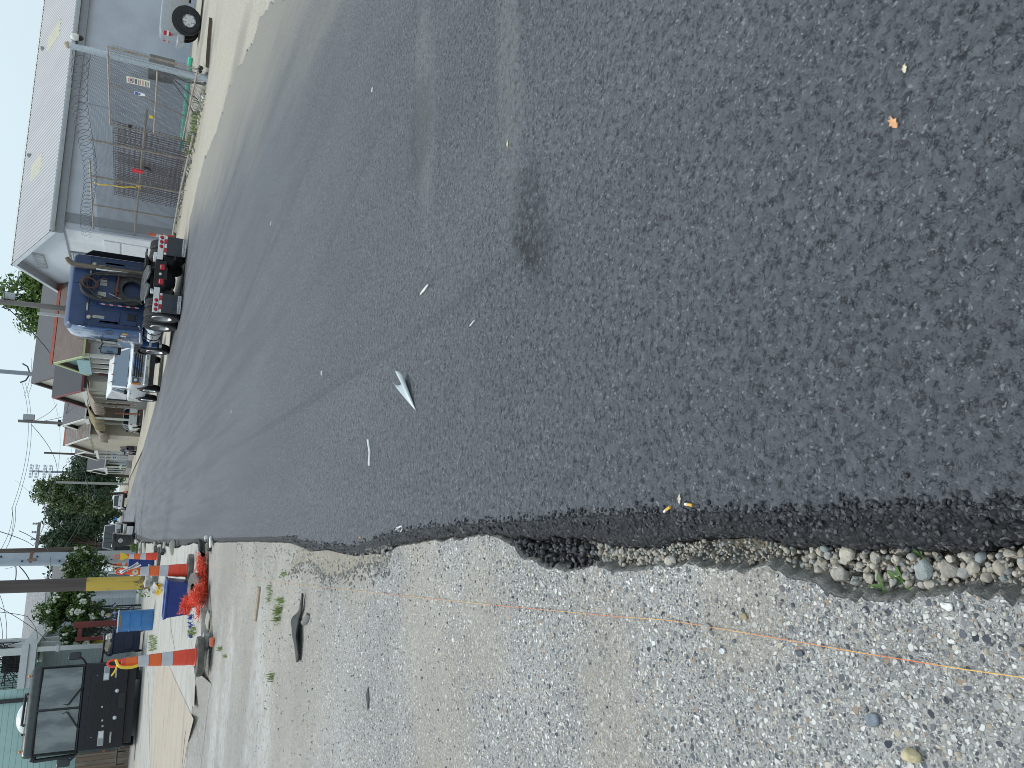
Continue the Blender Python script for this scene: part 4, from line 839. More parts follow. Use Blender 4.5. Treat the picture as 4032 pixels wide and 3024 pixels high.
# fifth wheel
fw = MB(); oc = [(-.20, .62), (-.48, .80), (-.56, 1.15), (-.50, 1.6), (-.28, 1.85), (.28, 1.85), (.50, 1.6), (.56, 1.15), (.48, .80), (.20, .62), (.07, .9), (.07, 1.2), (-.07, 1.2), (-.07, .9)]
fw.prism(oc, 'Z', -.03, .03)
for v_ in fw.bm.verts: v_.co.z += 1.06 + (v_.co.y - 1.2) * .16
fw = fw.build('fifth_wheel', mat('greased_steel', (.17, .18, .185), .42, .5, var=.25, scale=8, dirt=(.05, .05, .05)), SM, bev=.008)
MB().bb((-.45, 1.0, .86), (-.36, 1.5, 1.04)).build('mount', M_FRAME, fw); MB().bb((.36, 1.0, .86), (.45, 1.5, 1.04)).build('mount', M_FRAME, fw)
MB().tube([(-.5, .95, 1.04), (-.72, .92, 1.04), (-.76, .92, 1.02), (-.76, .92, .96), (-.70, .92, .96), (-.70, .92, 1.02)], .014, 6).build('release_handle', M_CHROME, fw)
MB().bb((-.95, 2.35, .86), (.95, 2.9, .92)).build('deck_plate', M_FRAME, SM)
# cab and sleeper: rings along the truck, rounded box section
def rr(w, z0, z1, y, r=.12, lean=0., n=5, tuck=0.):
    pts = []
    for cx, cz, a0 in ((w - r, z1 - r, 0), (-w + r, z1 - r, 90), (-w + r, z0 + .04, 180), (w - r, z0 + .04, 270)):
        rad = r if cz > (z0 + z1) / 2 else .04
        cxx = cx if cz > (z0 + z1) / 2 else (w - .04) * (1 if cx > 0 else -1)
        for k in range(n + 1): a = RAD(a0 + 90 * k / n); pts.append(Vector((cxx + rad * math.cos(a) - (tuck * max(0, (cz - 2.2)) * (1 if cxx > 0 else -1)), y + lean * (cz - z0), cz + rad * math.sin(a))))
    return pts
b = MB(); b.loft([rr(1.20, 1.02, 3.10, 2.98, .16), rr(1.22, 1.0, 3.16, 3.04, .2), rr(1.22, 1.0, 3.32, 3.9, .26), rr(1.22, .95, 3.30, 4.5, .3), rr(1.20, .92, 2.95, 5.0, .3), rr(1.14, .92, 2.55, 5.35, .24), rr(1.05, .92, 1.9, 6.0, .2), rr(.98, .9, 1.75, 6.9, .2), rr(.9, .85, 1.55, 7.1, .2)])
cab = b.build('cab', M_BLUE_LIT, SM, smooth=50)
bp = MB().loft([rr(1.17, 1.05, 3.06, 2.955, .16), rr(1.17, 1.05, 3.06, 2.99, .16)]).build('back_panel', M_BLUE, SM, smooth=30)
b = MB()
for x0, x1, z0, z1 in ((-1.05, -.62, 1.2, 1.62), (-1.05, -.62, 1.72, 2.35), (.78, 1.05, 1.2, 1.62), (.78, 1.08, 1.72, 2.35), (-.5, .68, 1.95, 2.32), (-.5, .68, 2.42, 2.62)): b.bb((x0, 2.93, z0), (x1, 2.952, z1))
b.build('stamped_panel', M_BLUE, bp, bev=.03)
MB().prism([(-1.18, 2.66), (1.18, 2.66), (1.16, 2.72), (-1.16, 2.72)], 'Y', 2.935, 2.958).build('roof_seam', M_BLUE, bp, bev=.01)
# roof cap dark blue, overhanging like a visor
MB().loft([rr(1.18, 2.73, 3.17, 2.93, .10), rr(1.19, 2.73, 3.21, 2.97, .12), rr(1.18, 2.74, 3.36, 3.7, .2)]).build('roof_cap', M_BLUE, SM, smooth=50)
for s in (-1, 1):
    b = MB().loft([[Vector((s * 1.18, 2.90, 1.05)), Vector((s * 1.27, 2.60, 1.1)), Vector((s * 1.29, 2.62, 2.7)), Vector((s * 1.20, 2.95, 2.95))], [Vector((s * 1.21, 2.96, 1.05)), Vector((s * 1.29, 2.66, 1.1)), Vector((s * 1.31, 2.68, 2.7)), Vector((s * 1.23, 3.0, 2.95))]])
    b.build('side_extender', M_BLACK if s > 0 else M_BLUE_LIT, SM, smooth=0, bev=.01)
    MB().bb((s * .86 - .05, 2.925, 2.18), (s * .86 + .05, 2.952, 2.52)).build('grab_label', M_GREYL, bp)
    MB().lathe([(.07, 2.95), (.075, 2.9), (.05, 2.86), (0, 2.855)], 16, (s * .9, 0, 2.62), 'Y').build('work_lamp', mat('lamp_lens_pale', (.55, .52, .42), .35), bp)
    MB().bb((s * 1.0 - .03, 2.93, 1.75), (s * 1.0 + .03, 2.953, 2.3)).build('marker_strip', mat('dark_red', (.16, .012, .02), .5), bp)
MB().bb((-.88, 2.9, 1.25), (-.66, 2.952, 1.5)).build('connector_box', M_BLACK, bp, bev=.01)
for s in (-1, 1): MB().bb((s * .55 - .13, 2.93, 2.68), (s * .55 + .13, 2.955, 2.74)).build('bar_label', M_GREYL, bp)
MB().bb((.22, 2.925, 2.2), (.42, 2.953, 2.40)).build('sticker', M_GREYL, bp); MB().bb((-.2, 2.925, 2.2), (.0, 2.953, 2.44)).build('sticker', M_GREYL, bp)
# exhaust stack
ex = MB().tube([(.74, 2.72, .95), (.74, 2.72, 3.05), (.76, 2.72, 3.22), (.84, 2.71, 3.36), (.93, 2.70, 3.43)], [.085, .085, .085, .08, .07], 16).build('exhaust_stack', mat('scorched_pipe', (.17, .14, .11), .5, .6, var=.35, scale=6, stretch=(1, 1, .4)), SM)
MB().tube([(.66, 2.62, 1.1), (.66, 2.62, 2.55)], .035, 8).build('heat_shield', M_ALU, ex)
MB().bb((.60, 2.75, 2.2), (.88, 2.96, 2.28)).build('stack_bracket', M_FRAME, ex)
# spare tyre leaning on the back of the cab
b = MB(); b.lathe([(.29, -.13), (.46, -.14), (.54, -.10), (.55, 0), (.54, .10), (.46, .14), (.29, .13)], 30, (0, 0, 0), 'Y', closed=True)
tt = b.build('spare_tyre', M_HOSE, None, smooth=40); tt.location = SM.location + Vector((.12, 2.76, 1.43)); tt.rotation_euler = (RAD(-8), 0, 0); tag(tt, 'spare tyre leaning flat against the back of the blue cab', 'tyre')
# air lines, big slack hose loop, coiled red line, cross bars, straps
L1 = [(.52, 2.45, 1.0), (.56, 2.5, 1.5), (.55, 2.62, 2.1), (.5, 2.68, 2.55), (.35, 2.7, 2.84), (.15, 2.7, 2.92), (-.1, 2.7, 2.84), (-.27, 2.68, 2.6), (-.36, 2.62, 2.2), (-.35, 2.5, 1.7), (-.3, 2.4, 1.35), (-.35, 2.3, 1.1)]
def smoothp(P, n=6):
    P = [Vector(p) for p in P]; out = []
    for i in range(len(P) - 1):
        p0, p1, p2, p3 = P[max(i - 1, 0)], P[i], P[i + 1], P[min(i + 2, len(P) - 1)]
        for k in range(n):
            t_ = k / n; out.append(.5 * ((2 * p1) + (p2 - p0) * t_ + (2 * p0 - 5 * p1 + 4 * p2 - p3) * t_ ** 2 + (3 * p1 - p0 - 3 * p2 + p3) * t_ ** 3))
    return out + [P[-1]]
o = MB().tube(smoothp(L1), .06, 8).build('air_hose', M_HOSE, SM); MB().tube(smoothp([Vector(p) + Vector((.05, -.07, -.05 - .02 * i)) for i, p in enumerate(L1)]), .03, 7).build('air_hose', M_HOSE, SM)
b = MB(); pts = []
for i in range(9 * 20): a = i / 20 * 2 * math.pi; R = .19 + .012 * math.sin(i * .37); pts.append((.16 + R * .9 * math.cos(a), 2.60 + .012 * (i / 20) - .06 * math.sin(a), 2.68 + R * 1.05 * math.sin(a) + .02 * math.sin(i * .05)))
b.tube(pts, .018, 5); b.tube(smoothp([(.2, 2.6, 2.5), (.34, 2.58, 2.36), (.36, 2.57, 2.22), (.25, 2.58, 2.2), (.2, 2.6, 2.4)]), .012, 5); b.build('coiled_line', mat('red_brown_hose', (.13, .055, .045), .55, var=.3), SM)
b = MB().tube([(.70, 2.74, 2.66), (-.52, 2.74, 2.66)], .018, 6); b.tube([(.18, 2.74, 2.66), (.16, 2.74, 3.16)], .014, 6); b.build('hose_rail', M_FRAME, SM)
b = MB().tube([(.64, 2.62, 1.86), (-.42, 2.62, 1.90)], .022, 6); b.tube([(.0, 2.6, 1.83), (-.02, 2.58, 1.93)], .03, 6); b.build('load_bar', mat('red_bar', (.22, .05, .045), .5, var=.3), SM)
st = MB().box((-.47, 2.70, 1.76), (.022, .03, 1.2)).build('striped_rod', M_RED, SM)
b = MB()
for z in (1.25, 1.5, 1.75, 2.0, 2.25): b.box((-.47, 2.697, z), (.026, .034, .11))
b.build('white_band', M_WHITEP, st)
MB().tube(smoothp([(-.1, 2.66, 2.1), (-.16, 2.64, 1.95), (-.3, 2.6, 1.6), (-.28, 2.5, 1.3), (-.4, 2.4, 1.1)]), .016, 6).build('grey_cable', M_GREYL, SM)
for y, z, c_ in ((3.35, 1.45, (.62, .36, .12)), (3.7, 1.5, (.66, .62, .52)), (4.3, 1.6, (.60, .30, .10)), (4.5, 1.25, (.7, .7, .7))): MB().bb((-1.235, y, z), (-1.222, y + .2, z + .16)).build('decal', mat('decal%d' % int(y * 10), c_, .5, var=.3, scale=20), SM)
# tanks, steps, side trim, mirror
for s in (-1, 1):
    tk = MB().lathe([(.0, 3.05), (.26, 3.05), (.33, 3.09), (.335, 3.15), (.335, 4.5), (.33, 4.56), (.26, 4.6), (0, 4.6)], 26, (s * .86, 0, .66), 'Y').build('fuel_tank', M_CHROME, SM)
    for y in (3.3, 4.2): MB().lathe([(.338, y - .03), (.345, y - .03), (.345, y + .03), (.338, y + .03)], 26, (s * .86, 0, .66), 'Y').build('tank_strap', M_FRAME, tk)
    MB().bb((s * .85, 4.75, .32), (s * 1.2, 5.3, .40)).bb((s * .85, 4.75, .66), (s * 1.2, 5.3, .74)).build('step', M_ALU, SM)
    MB().bb((s * .9, 5.35, .45), (s * 1.17, 5.6, 1.0)).build('cab_skirt', M_BLUE_LIT, SM)
    MB().prism([(4.55, 1.75), (5.25, 1.75), (4.95, 2.4), (4.55, 2.45)], 'X', s * 1.215, s * 1.235).build('side_window', glass('car_glass'), SM)
    MB().prism([(3.15, 1.9), (3.75, 1.9), (3.75, 2.1), (3.15, 2.1)], 'X', s * 1.222, s * 1.232).build('sleeper_vent', M_BLUE, SM)
    mr = MB().bb((s * 1.34, 5.22, 1.62), (s * 1.60, 5.34, 2.28)).build('mirror', M_BLACK, SM, bev=.03)
    MB().bb((s * 1.36, 5.205, 1.72), (s * 1.58, 5.219, 2.24)).build('mirror_glass', mat('mirror_glass', (.30, .36, .42), .05, .9), mr); MB().tube([(s * 1.2, 5.3, 2.2), (s * 1.45, 5.3, 2.32)], .02, 6).build('mirror_arm', M_BLACK, mr)
    MB().tube([(s * 1.02, 2.92, 1.12), (s * 1.18, 3.0, 1.08), (s * 1.24, 3.3, 1.06), (s * 1.24, 4.4, 1.04)], .03, 6).build('chrome_trim', M_CHROME, SM)
MB().prism([(5.02, 1.9), (5.06, 1.9), (5.3, 2.5), (5.0, 2.95), (4.96, 2.9), (5.22, 2.5)], 'X', -1.05, 1.05).build('windscreen', glass('car_glass'), SM)
MB().bb((-1.1, 6.95, .35), (1.1, 7.2, .75)).build('front_bumper', M_CHROME, SM, bev=.04)
for x in (-.6,): MB().tube([(x - .55, 5.1, 2.3), (x - .6, 5.1, 3.0)], .008, 5).build('antenna', M_BLACK, SM)
MB().prism([(5.55, 1.0), (5.75, 1.2), (6.2, 1.22), (6.6, 1.1), (6.75, .8), (6.62, .75), (6.5, 1.0), (6.1, 1.1), (5.75, 1.05), (5.6, .8)], 'X', -1.22, -.9).build('wheel_arch', M_BLACK, SM)
# ================================================================== traffic channelizer cones
M_ORANGE = mat('cone_orange', (.80, .075, .035), .5, var=.1, scale=10, dirt=(.5, .12, .07), dirtamt=.4)
M_ORANGE2 = mat('reflective_orange', (.78, .13, .02), .35, var=.08); M_SILVER = mat('reflective_white', (.52, .54, .57), .45, var=.12)
def cone(label, loc, H=1.12, rz=0., tilt=(0, 0), base=True, r0=.105, grp='tall orange traffic channelizers'):
    r = thing('traffic_cone', label, 'traffic cone', loc, 0, grp, (tilt[0], tilt[1], rz))
    if base:
        MB().lathe([(.0, 0), (.245, 0), (.255, .03), (.25, .075), (.17, .085), (.14, .06), (0, .06)], 8).build('base', mat('cone_base_rubber', (.10, .098, .09), .8, var=.3, scale=15, dirt=(.25, .23, .2)), r)
    Z = lambda u: .07 + (H - .07) * u; R = lambda u: r0 - (r0 - .050) * min(1, u / .84)
    body = MB().lathe([(r0 * 1.10, Z(0)), (r0 * 1.10, Z(.02)), (R(.03), Z(.03)), (R(.12), Z(.12)), (R(.12) + .004, Z(.125)), (R(.3), Z(.3)), (R(.5), Z(.5)), (R(.78), Z(.78)), (R(.82), Z(.82)), (.045, Z(.845)), (.0, Z(.85))], 24).build('body', M_ORANGE, r)
    for a, c, m, nm in ((.28, .405, M_SILVER, 'white_band'), (.415, .54, M_ORANGE2, 'orange_band'), (.55, .67, M_SILVER, 'white_band'), (.68, .80, M_ORANGE2, 'orange_band')):
        MB().lathe([(R(a) + .003, Z(a)), (R(c) + .003, Z(c))], 24).build(nm, m, body)
    hz = Z(.84); hh = H - hz; ring = [(.042 * math.cos(a), 0, hz + hh * .55 + hh * .42 * math.sin(a)) for a in np.linspace(-.9, math.pi + .9, 14)]
    MB().tube(ring, .013, 8).tube([ring[0], (.028, 0, hz - .02)], .016, 8).tube([ring[-1], (-.028, 0, hz - .02)], .016, 8).build('handle', M_ORANGE, body)
    return r
KZ = .08
c1 = cone('orange channelizer nearest the black bus, yellow tape hanging at its top', W(797, 2583, KZ), 1.11, .3, (0, RAD(-1)))
MB().tube(smoothp([(.05, -.05, .99), (.09, -.07, .9), (.05, -.09, .8), (.10, -.06, .72)]), [.03, .02, .025, .015] + [.02] * 15, 6, flat=.25).tube(smoothp([(.03, -.04, 1.0), (.10, -.05, 1.04), (.14, -.04, 1.06)]), .014, 5, flat=.4).build('tape', M_YTAPE, c1) if False else None
o = MB().tube(smoothp([(.03, -.05, 1.02), (-.05, -.08, .97), (-.07, -.09, .86), (-.05, -.1, .76)]), .022, 6, flat=.25).tube(smoothp([(.0, -.05, .99), (-.09, -.06, 1.01), (-.16, -.05, 1.05)]), .013, 5, flat=.4).build('yellow_tape', M_YTAPE); o.location = W(797, 2583, KZ); tag(o, 'yellow caution tape knotted round the top of the channelizer by the black bus', 'tape')
c2 = cone('orange channelizer standing in the red netting, round sticker near its top', W(757, 2245, KZ), 1.10, .0)
o = MB().lathe([(.042, 0), (.042, .006), (0, .007)], 20, (0, 0, 0), 'Y').build('sticker', mat('sticker_cream', (.72, .62, .42), .5), c2); o.location = (-.01, -.066, .83); o.rotation_euler = (RAD(-4), 0, 0); o.scale = (1, -1, 1)
b = MB(); b.tube([(-.012, -.076, .825), (.012, -.076, .842), (.0, -.077, .815)], .006, 5); b.build('sticker_print', mat('sticker_grey', (.2, .19, .14)), c2)
P = [(-.02, -.05, 1.03), (.02, -.10, .98), (.07, -.11, .88), (.13, -.09, .80)]
o = MB().tube(smoothp(P), .022, 6, flat=.3).tube(smoothp([(.05, -.11, .90), (.07, -.12, .82), (.1, -.11, .76)]), .017, 6, flat=.3).build('white_tape', M_WHITEP); o.location = W(757, 2245, KZ); tag(o, 'white printed tape knotted on the channelizer in the red netting', 'tape')
b = MB(); Q = smoothp(P)
for k in range(3, 16, 2): b.box(Vector(Q[k]) + Vector((-.0, -.018, 0)), (.034, .016, .008), Euler((0, RAD(40), 0)).to_matrix())
b.build('tape_print', M_BLACK, o)
c3 = cone('orange channelizer at the base of the grey steel pole with a yellow cloth on it', W(632, 2190, KZ), 1.12)
yc_ = MB().prism([(-.10, -.03), (.12, -.01), (.07, -.14), (-.02, -.24)], 'Y', -.085, -.078).build('yellow_cloth', M_YTAPE); yc_.location = W(632, 2190, KZ) + Vector((0, 0, 1.0)); tag(yc_, 'small yellow cloth scrap draped on the far channelizer', 'cloth')
cone('thin orange channelizer far behind, only its top showing above the netting cone', W(560, 2222, KZ), 1.12)
cone('orange and white channelizer half hidden behind the semi by the fence', W(692, 938, -.01), 1.15)
cone('small orange cone far down the street beside the white suv', W(504, 1937, 0) , .75, r0=.16)
# ================================================================== CARS AND TRUCKS (local +y is the front)
M_GLASS = glass('car_glass'); M_AMBER = mat('amber_lens', (.75, .22, .02), .3); M_LENS = mat('headlamp_lens', (.62, .65, .68), .12, .3, var=.1, scale=25)
M_SILV = mat('silver_paint', (.40, .42, .44), .3, .15, var=.03, coat=.6); M_DARKP = mat('charcoal_paint', (.018, .019, .022), .2, 0, var=.1, coat=.8)
M_PLATE = mat('number_plate', (.55, .55, .5), .5)
def sec(hw, z0, z1, y, r=.10, tumble=.0, n=4):
    """closed body section: flat sill, bulging side, rounded shoulder"""
    P = []
    right_ = [(hw * .94, z0), (hw, z0 + (z1 - z0) * .22), (hw, z0 + (z1 - z0) * .62)]
    for k in range(n + 1):
        a = RAD(90 * k / n); right_.append((hw - r + r * math.cos(a) - tumble, z1 - r + r * math.sin(a)))
    P = [Vector((x, y, z)) for x, z in right_] + [Vector((-x, y, z)) for x, z in right_[::-1]]
    return P
def vehicle(name, label, cat, loc, rz, body, cabin, paint, wheels, R=.34, wheel_w=.22, hw=.9, group=None, rim=None, tail=None, head=None, sill=.3):
    root = thing(name, label, cat, loc, rz, group)
    MB().loft([sec(w_, z0, z1, y, min(.12, (z1 - z0) * .3)) for y, z0, z1, w_ in body]).build('body', paint, root, smooth=35)
    if cabin:   # (y_bottom, y_top) pairs from rear to front with belt height, roof height and half widths
        (yb0, yt0), (yb1, yt1), zb, zt, wb, wt = cabin
        lo = [Vector((-wb, yb0, zb)), Vector((wb, yb0, zb)), Vector((wb, yb1, zb)), Vector((-wb, yb1, zb))]; hi = [Vector((-wt, yt0, zt)), Vector((wt, yt0, zt)), Vector((wt, yt1, zt)), Vector((-wt, yt1, zt))]
        g = MB().loft([lo, hi]).build('glass', M_GLASS, root, smooth=0)
        b = MB(); zz = .05
        b.loft([[Vector((-wt - .015, yt0 - .02, zt - .03)), Vector((wt + .015, yt0 - .02, zt - .03)), Vector((wt + .015, yt1 + .02, zt - .03)), Vector((-wt - .015, yt1 + .02, zt - .03))], [Vector((-wt + .06, yt0 + .06, zt + zz)), Vector((wt - .06, yt0 + .06, zt + zz)), Vector((wt - .06, yt1 - .08, zt + zz)), Vector((-wt + .06, yt1 - .08, zt + zz))]])
        b.build('roof', paint, root, bev=.02)
        for a, c in zip(lo, hi): MB().tube([a + Vector((0, 0, -.02)), c], .045, 6).build('pillar', paint, root)
        for s in (-1, 1):
            ym = (yb0 + yb1) / 2 + .1; MB().tube([(s * (wb + .003), ym, zb - .02), (s * (wt + .003), ym + .02, zt)], .035, 5).build('pillar', paint, root)
            MB().sph((s * (wb + .14), yb1 - .45, zb + .08), .11, 10, (1, .6, .75)).build('side_mirror', M_BLACK, root)
            MB().box((s * hw * 1.0, ym - .2, zb - .12), (.03, .16, .035)).build('door_handle', M_BLACK, root)
    for y in wheels:
        for s in (-1, 1):
            wheel(root, (s * (hw - wheel_w * .2), y, R), R, wheel_w, R * .62, s, rim or M_ALU, dish=.04, spokes=5, n=22)
            MB().lathe([(R * 1.17, -.012), (R * 1.17, .012), (0, .012)], 22, (s * (hw - .012), y, R * 1.03), 'X').build('wheel_arch', M_BLACK, root)
    return root
def lamp(root, name, x, y, z, w_, h_, m, d=.05):
    return MB().bb((x - w_ / 2, y - d / 2, z - h_ / 2), (x + w_ / 2, y + d / 2, z + h_ / 2)).build(name, m, root, bev=.015)
M_GLASS_SKY = glass('windscreen_sky_reflection', (.13, .18, .235), .04)  # sky reflection painted in as a pale blue base
# silver pickup, only its tail end in the picture
p = W(791, 97); hz_ = RAD(-24)
sp_ = thing('pickup_truck', 'silver pickup truck whose rear half enters at the photo corner by the grey wall', 'pickup truck', p + Vector((math.cos(hz_), math.sin(hz_), 0)) * 0 + Vector((-math.sin(hz_), math.cos(hz_), 0)) * .95, hz_ - math.pi / 2)
# local: +y front. rear axle at y=0; the side toward us is local +x
MB().loft([sec(.80, .66, 1.33, -.68, .07), sec(.94, .60, 1.40, -.58, .08), sec(.975, .56, 1.42, -.4, .07), sec(.985, .52, 1.42, .0, .07), sec(.985, .50, 1.42, .95, .07)]).build('bed', M_SILV, sp_, smooth=35)
MB().loft([sec(.985, .46, 1.40, .97, .06), sec(.985, .46, 1.38, 2.9, .06), sec(.97, .48, 1.30, 3.2, .08), sec(.93, .5, 1.2, 4.6, .12)]).build('cab_body', M_SILV, sp_, smooth=35)
MB().loft([[Vector((s * .9, y, 1.38)) for s, y in ((-1, 1.0), (1, 1.0), (1, 3.1), (-1, 3.1))], [Vector((s * .76, y, 1.95)) for s, y in ((-1, 1.15), (1, 1.15), (1, 2.5), (-1, 2.5))]]).build('glass', M_GLASS, sp_, smooth=0)
MB().bb((-.78, 1.1, 1.93), (.78, 2.55, 2.0)).build('roof', M_SILV, sp_, bev=.03)
MB().bb((.982, -.65, 1.16), (.995, .8, 1.26)).bb((-.5, -.87, .9), (-.2, -.86, 1.0)).build('body_crease', mat('silver_light', (.60, .62, .64), .25, .5), sp_, bev=.02) if False else None
for s in (-1, 1):
    wheel(sp_, (s * .95, 0, .43), .43, .28, .24, s, M_ALU, dish=.05, spokes=6); wheel(sp_, (s * .95, 3.6, .43), .43, .28, .24, s, M_ALU, dish=.05, spokes=6)
    MB().lathe([(.54, -.03), (.54, .012), (0, .012)], 26, (s * .975, .0, .50), 'X').build('wheel_arch', M_BLACK, sp_)
    tl = MB().bb((s * .80, -.70, 1.0), (s * .945, -.52, 1.27)).build('tail_lamp', M_RED, sp_, bev=.03); MB().bb((s * .805, -.704, 1.08), (s * .951, -.51, 1.15)).build('reverse_lens', M_WHITEP, tl)
    MB().bb((s * .985, 1.15, 1.18), (s * 1.0, 1.33, 1.25)).build('door_handle', M_BLACK, sp_)
    MB().bb((s * .93, 1.0, .38), (s * 1.06, 3.2, .45)).build('side_step', M_BLACK, sp_)
MB().loft([[Vector((x, y, z)) for x, z in ((-.95, .52), (.95, .52), (.95, .78), (-.95, .78))] for y in (-.84, -.50)]).build('rear_bumper', M_SILV, sp_, bev=.05)
MB().tube([(.99, .96, .5), (.99, .97, 1.0), (.985, .96, 1.25), (.97, .90, 1.42)], .012, 5).build('door_seam', M_BLACK, sp_)
# white truck facing us beyond the semi
p = W(629, 1537); x0 = p.x; wt_ = vehicle('white_truck', 'white pickup with chrome grille and raised white cap facing us behind the semi', 'pickup truck', (x0 + 1.0, p.y + 1.45, 0), math.pi,
    [(-2.75, .62, 1.18, .95), (-2.6, .55, 1.22, 1.0), (-1.0, .5, 1.24, 1.0), (.7, .5, 1.24, 1.0), (.95, .5, 1.26, 1.0), (2.0, .52, 1.22, .99), (2.28, .55, 1.15, .96)], ((-.9, -.75), (1.05, .30), 1.22, 1.84, .93, .78), M_WHITEP, (-1.45, 1.45), .40, .26, 1.0)
MB().loft([[Vector((-.95, -2.6, 1.22)), Vector((.95, -2.6, 1.22)), Vector((.95, -2.5, 2.08)), Vector((-.95, -2.5, 2.08))], [Vector((-.92, -.95, 1.22)), Vector((.92, -.95, 1.22)), Vector((.8, -.95, 1.88)), Vector((-.8, -.95, 1.88))]]).build('bed_cap', M_WHITEP, wt_, smooth=0, bev=.04)
for ch in wt_.children:
    if ch.name.startswith('glass'): ch.data.materials[0] = M_GLASS_SKY
MB().bb((-.62, 2.29, .72), (.62, 2.33, 1.10)).build('grille_back', M_BLACK, wt_)
for k in range(5): MB().bb((-.64, 2.33, .73 + .082 * k), (.64, 2.36, .755 + .082 * k)).build('grille_bar', M_CHROME, wt_)
for s in (-1, 1):
    lamp(wt_, 'bezel', s * .79, 2.28, .92, .34, .40, M_CHROME, .1); h_ = lamp(wt_, 'headlamp', s * .77, 2.335, .96, .24, .26, mat('sealed_beam', (.12, .125, .13), .15, .2), .03); lamp(wt_, 'indicator', s * .93, 2.31, .92, .07, .3, M_AMBER, .08); MB().sph((s * .77, 2.35, .96), .07, 10, (1, .3, 1)).build('bulb', M_LENS, h_)
    MB().sph((s * .25, .35, 1.87), .035, 8).build('roof_lamp', M_AMBER, wt_); MB().sph((s * .6, .35, 1.87), .035, 8).build('roof_lamp', M_AMBER, wt_)
MB().bb((-1.0, 2.3, .48), (1.0, 2.48, .68)).build('front_bumper', M_CHROME, wt_, bev=.05); MB().bb((-.95, 2.2, .30), (.95, 2.36, .47)).build('air_dam', M_BLACK, wt_)
MB().bb((-.15, 2.485, .52), (.15, 2.495, .64)).build('plate', M_PLATE, wt_); MB().tube([(.95, .9, 1.3), (.75, 1.6, 1.235), (.1, 1.75, 1.26)], .012, 5).build('wiper', M_BLACK, wt_)
MB().box((-.35, 1.5, 1.262), (.32, .06, .02)).box((.35, 1.5, 1.262), (.32, .06, .02)).build('bonnet_vent', M_BLACK, wt_)
wt_.scale = (1, 1, 1.06)
# sedan, rear view
p = W(561, 1640)
sd_ = vehicle('sedan', 'white sedan parked tail toward us below the torn awnings', 'car', (p.x, p.y + 2.3, 0), RAD(2),
    [(-2.38, .42, .95, .78), (-2.2, .32, 1.02, .88), (-1.5, .25, 1.02, .92), (0, .22, .98, .93), (1.3, .25, .92, .92), (2.1, .28, .8, .86), (2.3, .35, .65, .75)], ((-1.75, -.95), (1.15, .45), .98, 1.42, .82, .62), mat('pearl_paint', (.66, .68, .68), .25, .1, var=.04, coat=.6), (-1.35, 1.4), .33, .21, .93)
for s in (-1, 1): lamp(sd_, 'tail_lamp', s * .68, -2.3, .82, .34, .17, M_RED, .14)
lamp(sd_, 'plate', 0, -2.4, .62, .34, .15, M_PLATE, .03); MB().bb((-.85, -2.36, .24), (.85, -2.1, .40)).build('bumper_apron', M_BLACK, sd_, bev=.03)
p = W(541, 1742)
nv = vehicle('sedan', 'dark navy car parked beyond the white sedan among boxes', 'car', (p.x, p.y + 2.3, 0), RAD(0),
    [(-2.3, .42, .95, .78), (-2.1, .3, 1.0, .88), (0, .22, .98, .92), (1.3, .25, .92, .91), (2.2, .3, .7, .8)], ((-1.9, -1.2), (1.15, .45), .97, 1.45, .82, .64), mat('navy_paint', (.012, .016, .04), .25, 0, var=.1, coat=.6), (-1.35, 1.4), .33, .21, .92)
for s in (-1, 1): lamp(nv, 'tail_lamp', s * .7, -2.24, .82, .26, .18, M_RED, .12)
lamp(nv, 'plate', 0, -2.32, .65, .3, .14, M_PLATE, .03)
# far vehicles
p = W(500, 1976)
sv = vehicle('suv', 'white boxy suv seen from behind far down the right side of the street', 'suv', (p.x, p.y + 2.4, 0), RAD(3),
    [(-2.4, .45, 1.1, .92), (-2.3, .35, 1.15, .97), (0, .3, 1.15, .98), (1.4, .32, 1.1, .97), (2.3, .4, .95, .9)], ((-2.3, -2.12), (1.2, .6), 1.13, 1.78, .9, .76), M_WHITEP, (-1.4, 1.45), .38, .24, .98)
for s in (-1, 1): lamp(sv, 'tail_lamp', s * .86, -2.38, 1.0, .14, .26, M_RED, .1)
MB().bb((-.95, -2.48, .34), (.95, -2.25, .62)).build('rear_bumper', M_DARKMETAL, sv, bev=.03); lamp(sv, 'plate', 0, -2.43, .92, .3, .15, M_PLATE, .04)
p = W(481, 2003)
vn = vehicle('pickup_truck', 'white pickup seen from behind just past the white suv', 'pickup truck', (p.x, p.y + 2.6, 0), RAD(3),
    [(-2.7, .5, 1.1, .95), (-2.5, .42, 1.14, .99), (0, .4, 1.14, .99), (1.6, .4, 1.12, .98), (2.6, .45, 1.0, .92)], ((-.6, -.5), (1.3, .6), 1.12, 1.8, .88, .74), M_WHITEP, (-1.5, 1.6), .38, .24, .99)
for s in (-1, 1): lamp(vn, 'tail_lamp', s * .88, -2.7, .9, .12, .3, M_RED, .1)
MB().bb((-.95, -2.8, .45), (.95, -2.6, .62)).build('rear_bumper', M_CHROME, vn)
p = W(475.5, 2023)
bc = vehicle('sedan', 'black car seen from behind at the far end of the parked row', 'car', (p.x, p.y + 2.4, 0), RAD(2),
    [(-2.3, .42, .98, .85), (-2.1, .3, 1.05, .93), (0, .25, 1.05, .95), (1.3, .28, 1.0, .94), (2.2, .35, .8, .85)], ((-2.1, -1.8), (1.1, .4), 1.03, 1.65, .86, .7), M_DARKP, (-1.35, 1.4), .35, .22, .95)
for s in (-1, 1): lamp(bc, 'tail_lamp', s * .8, -2.25, .9, .2, .2, M_RED, .12)
p = W(468.5, 2046)
bt = thing('box_truck', 'tiny blue box truck with white cab roof where the street vanishes', 'truck', (p.x, p.y, 0), RAD(1))
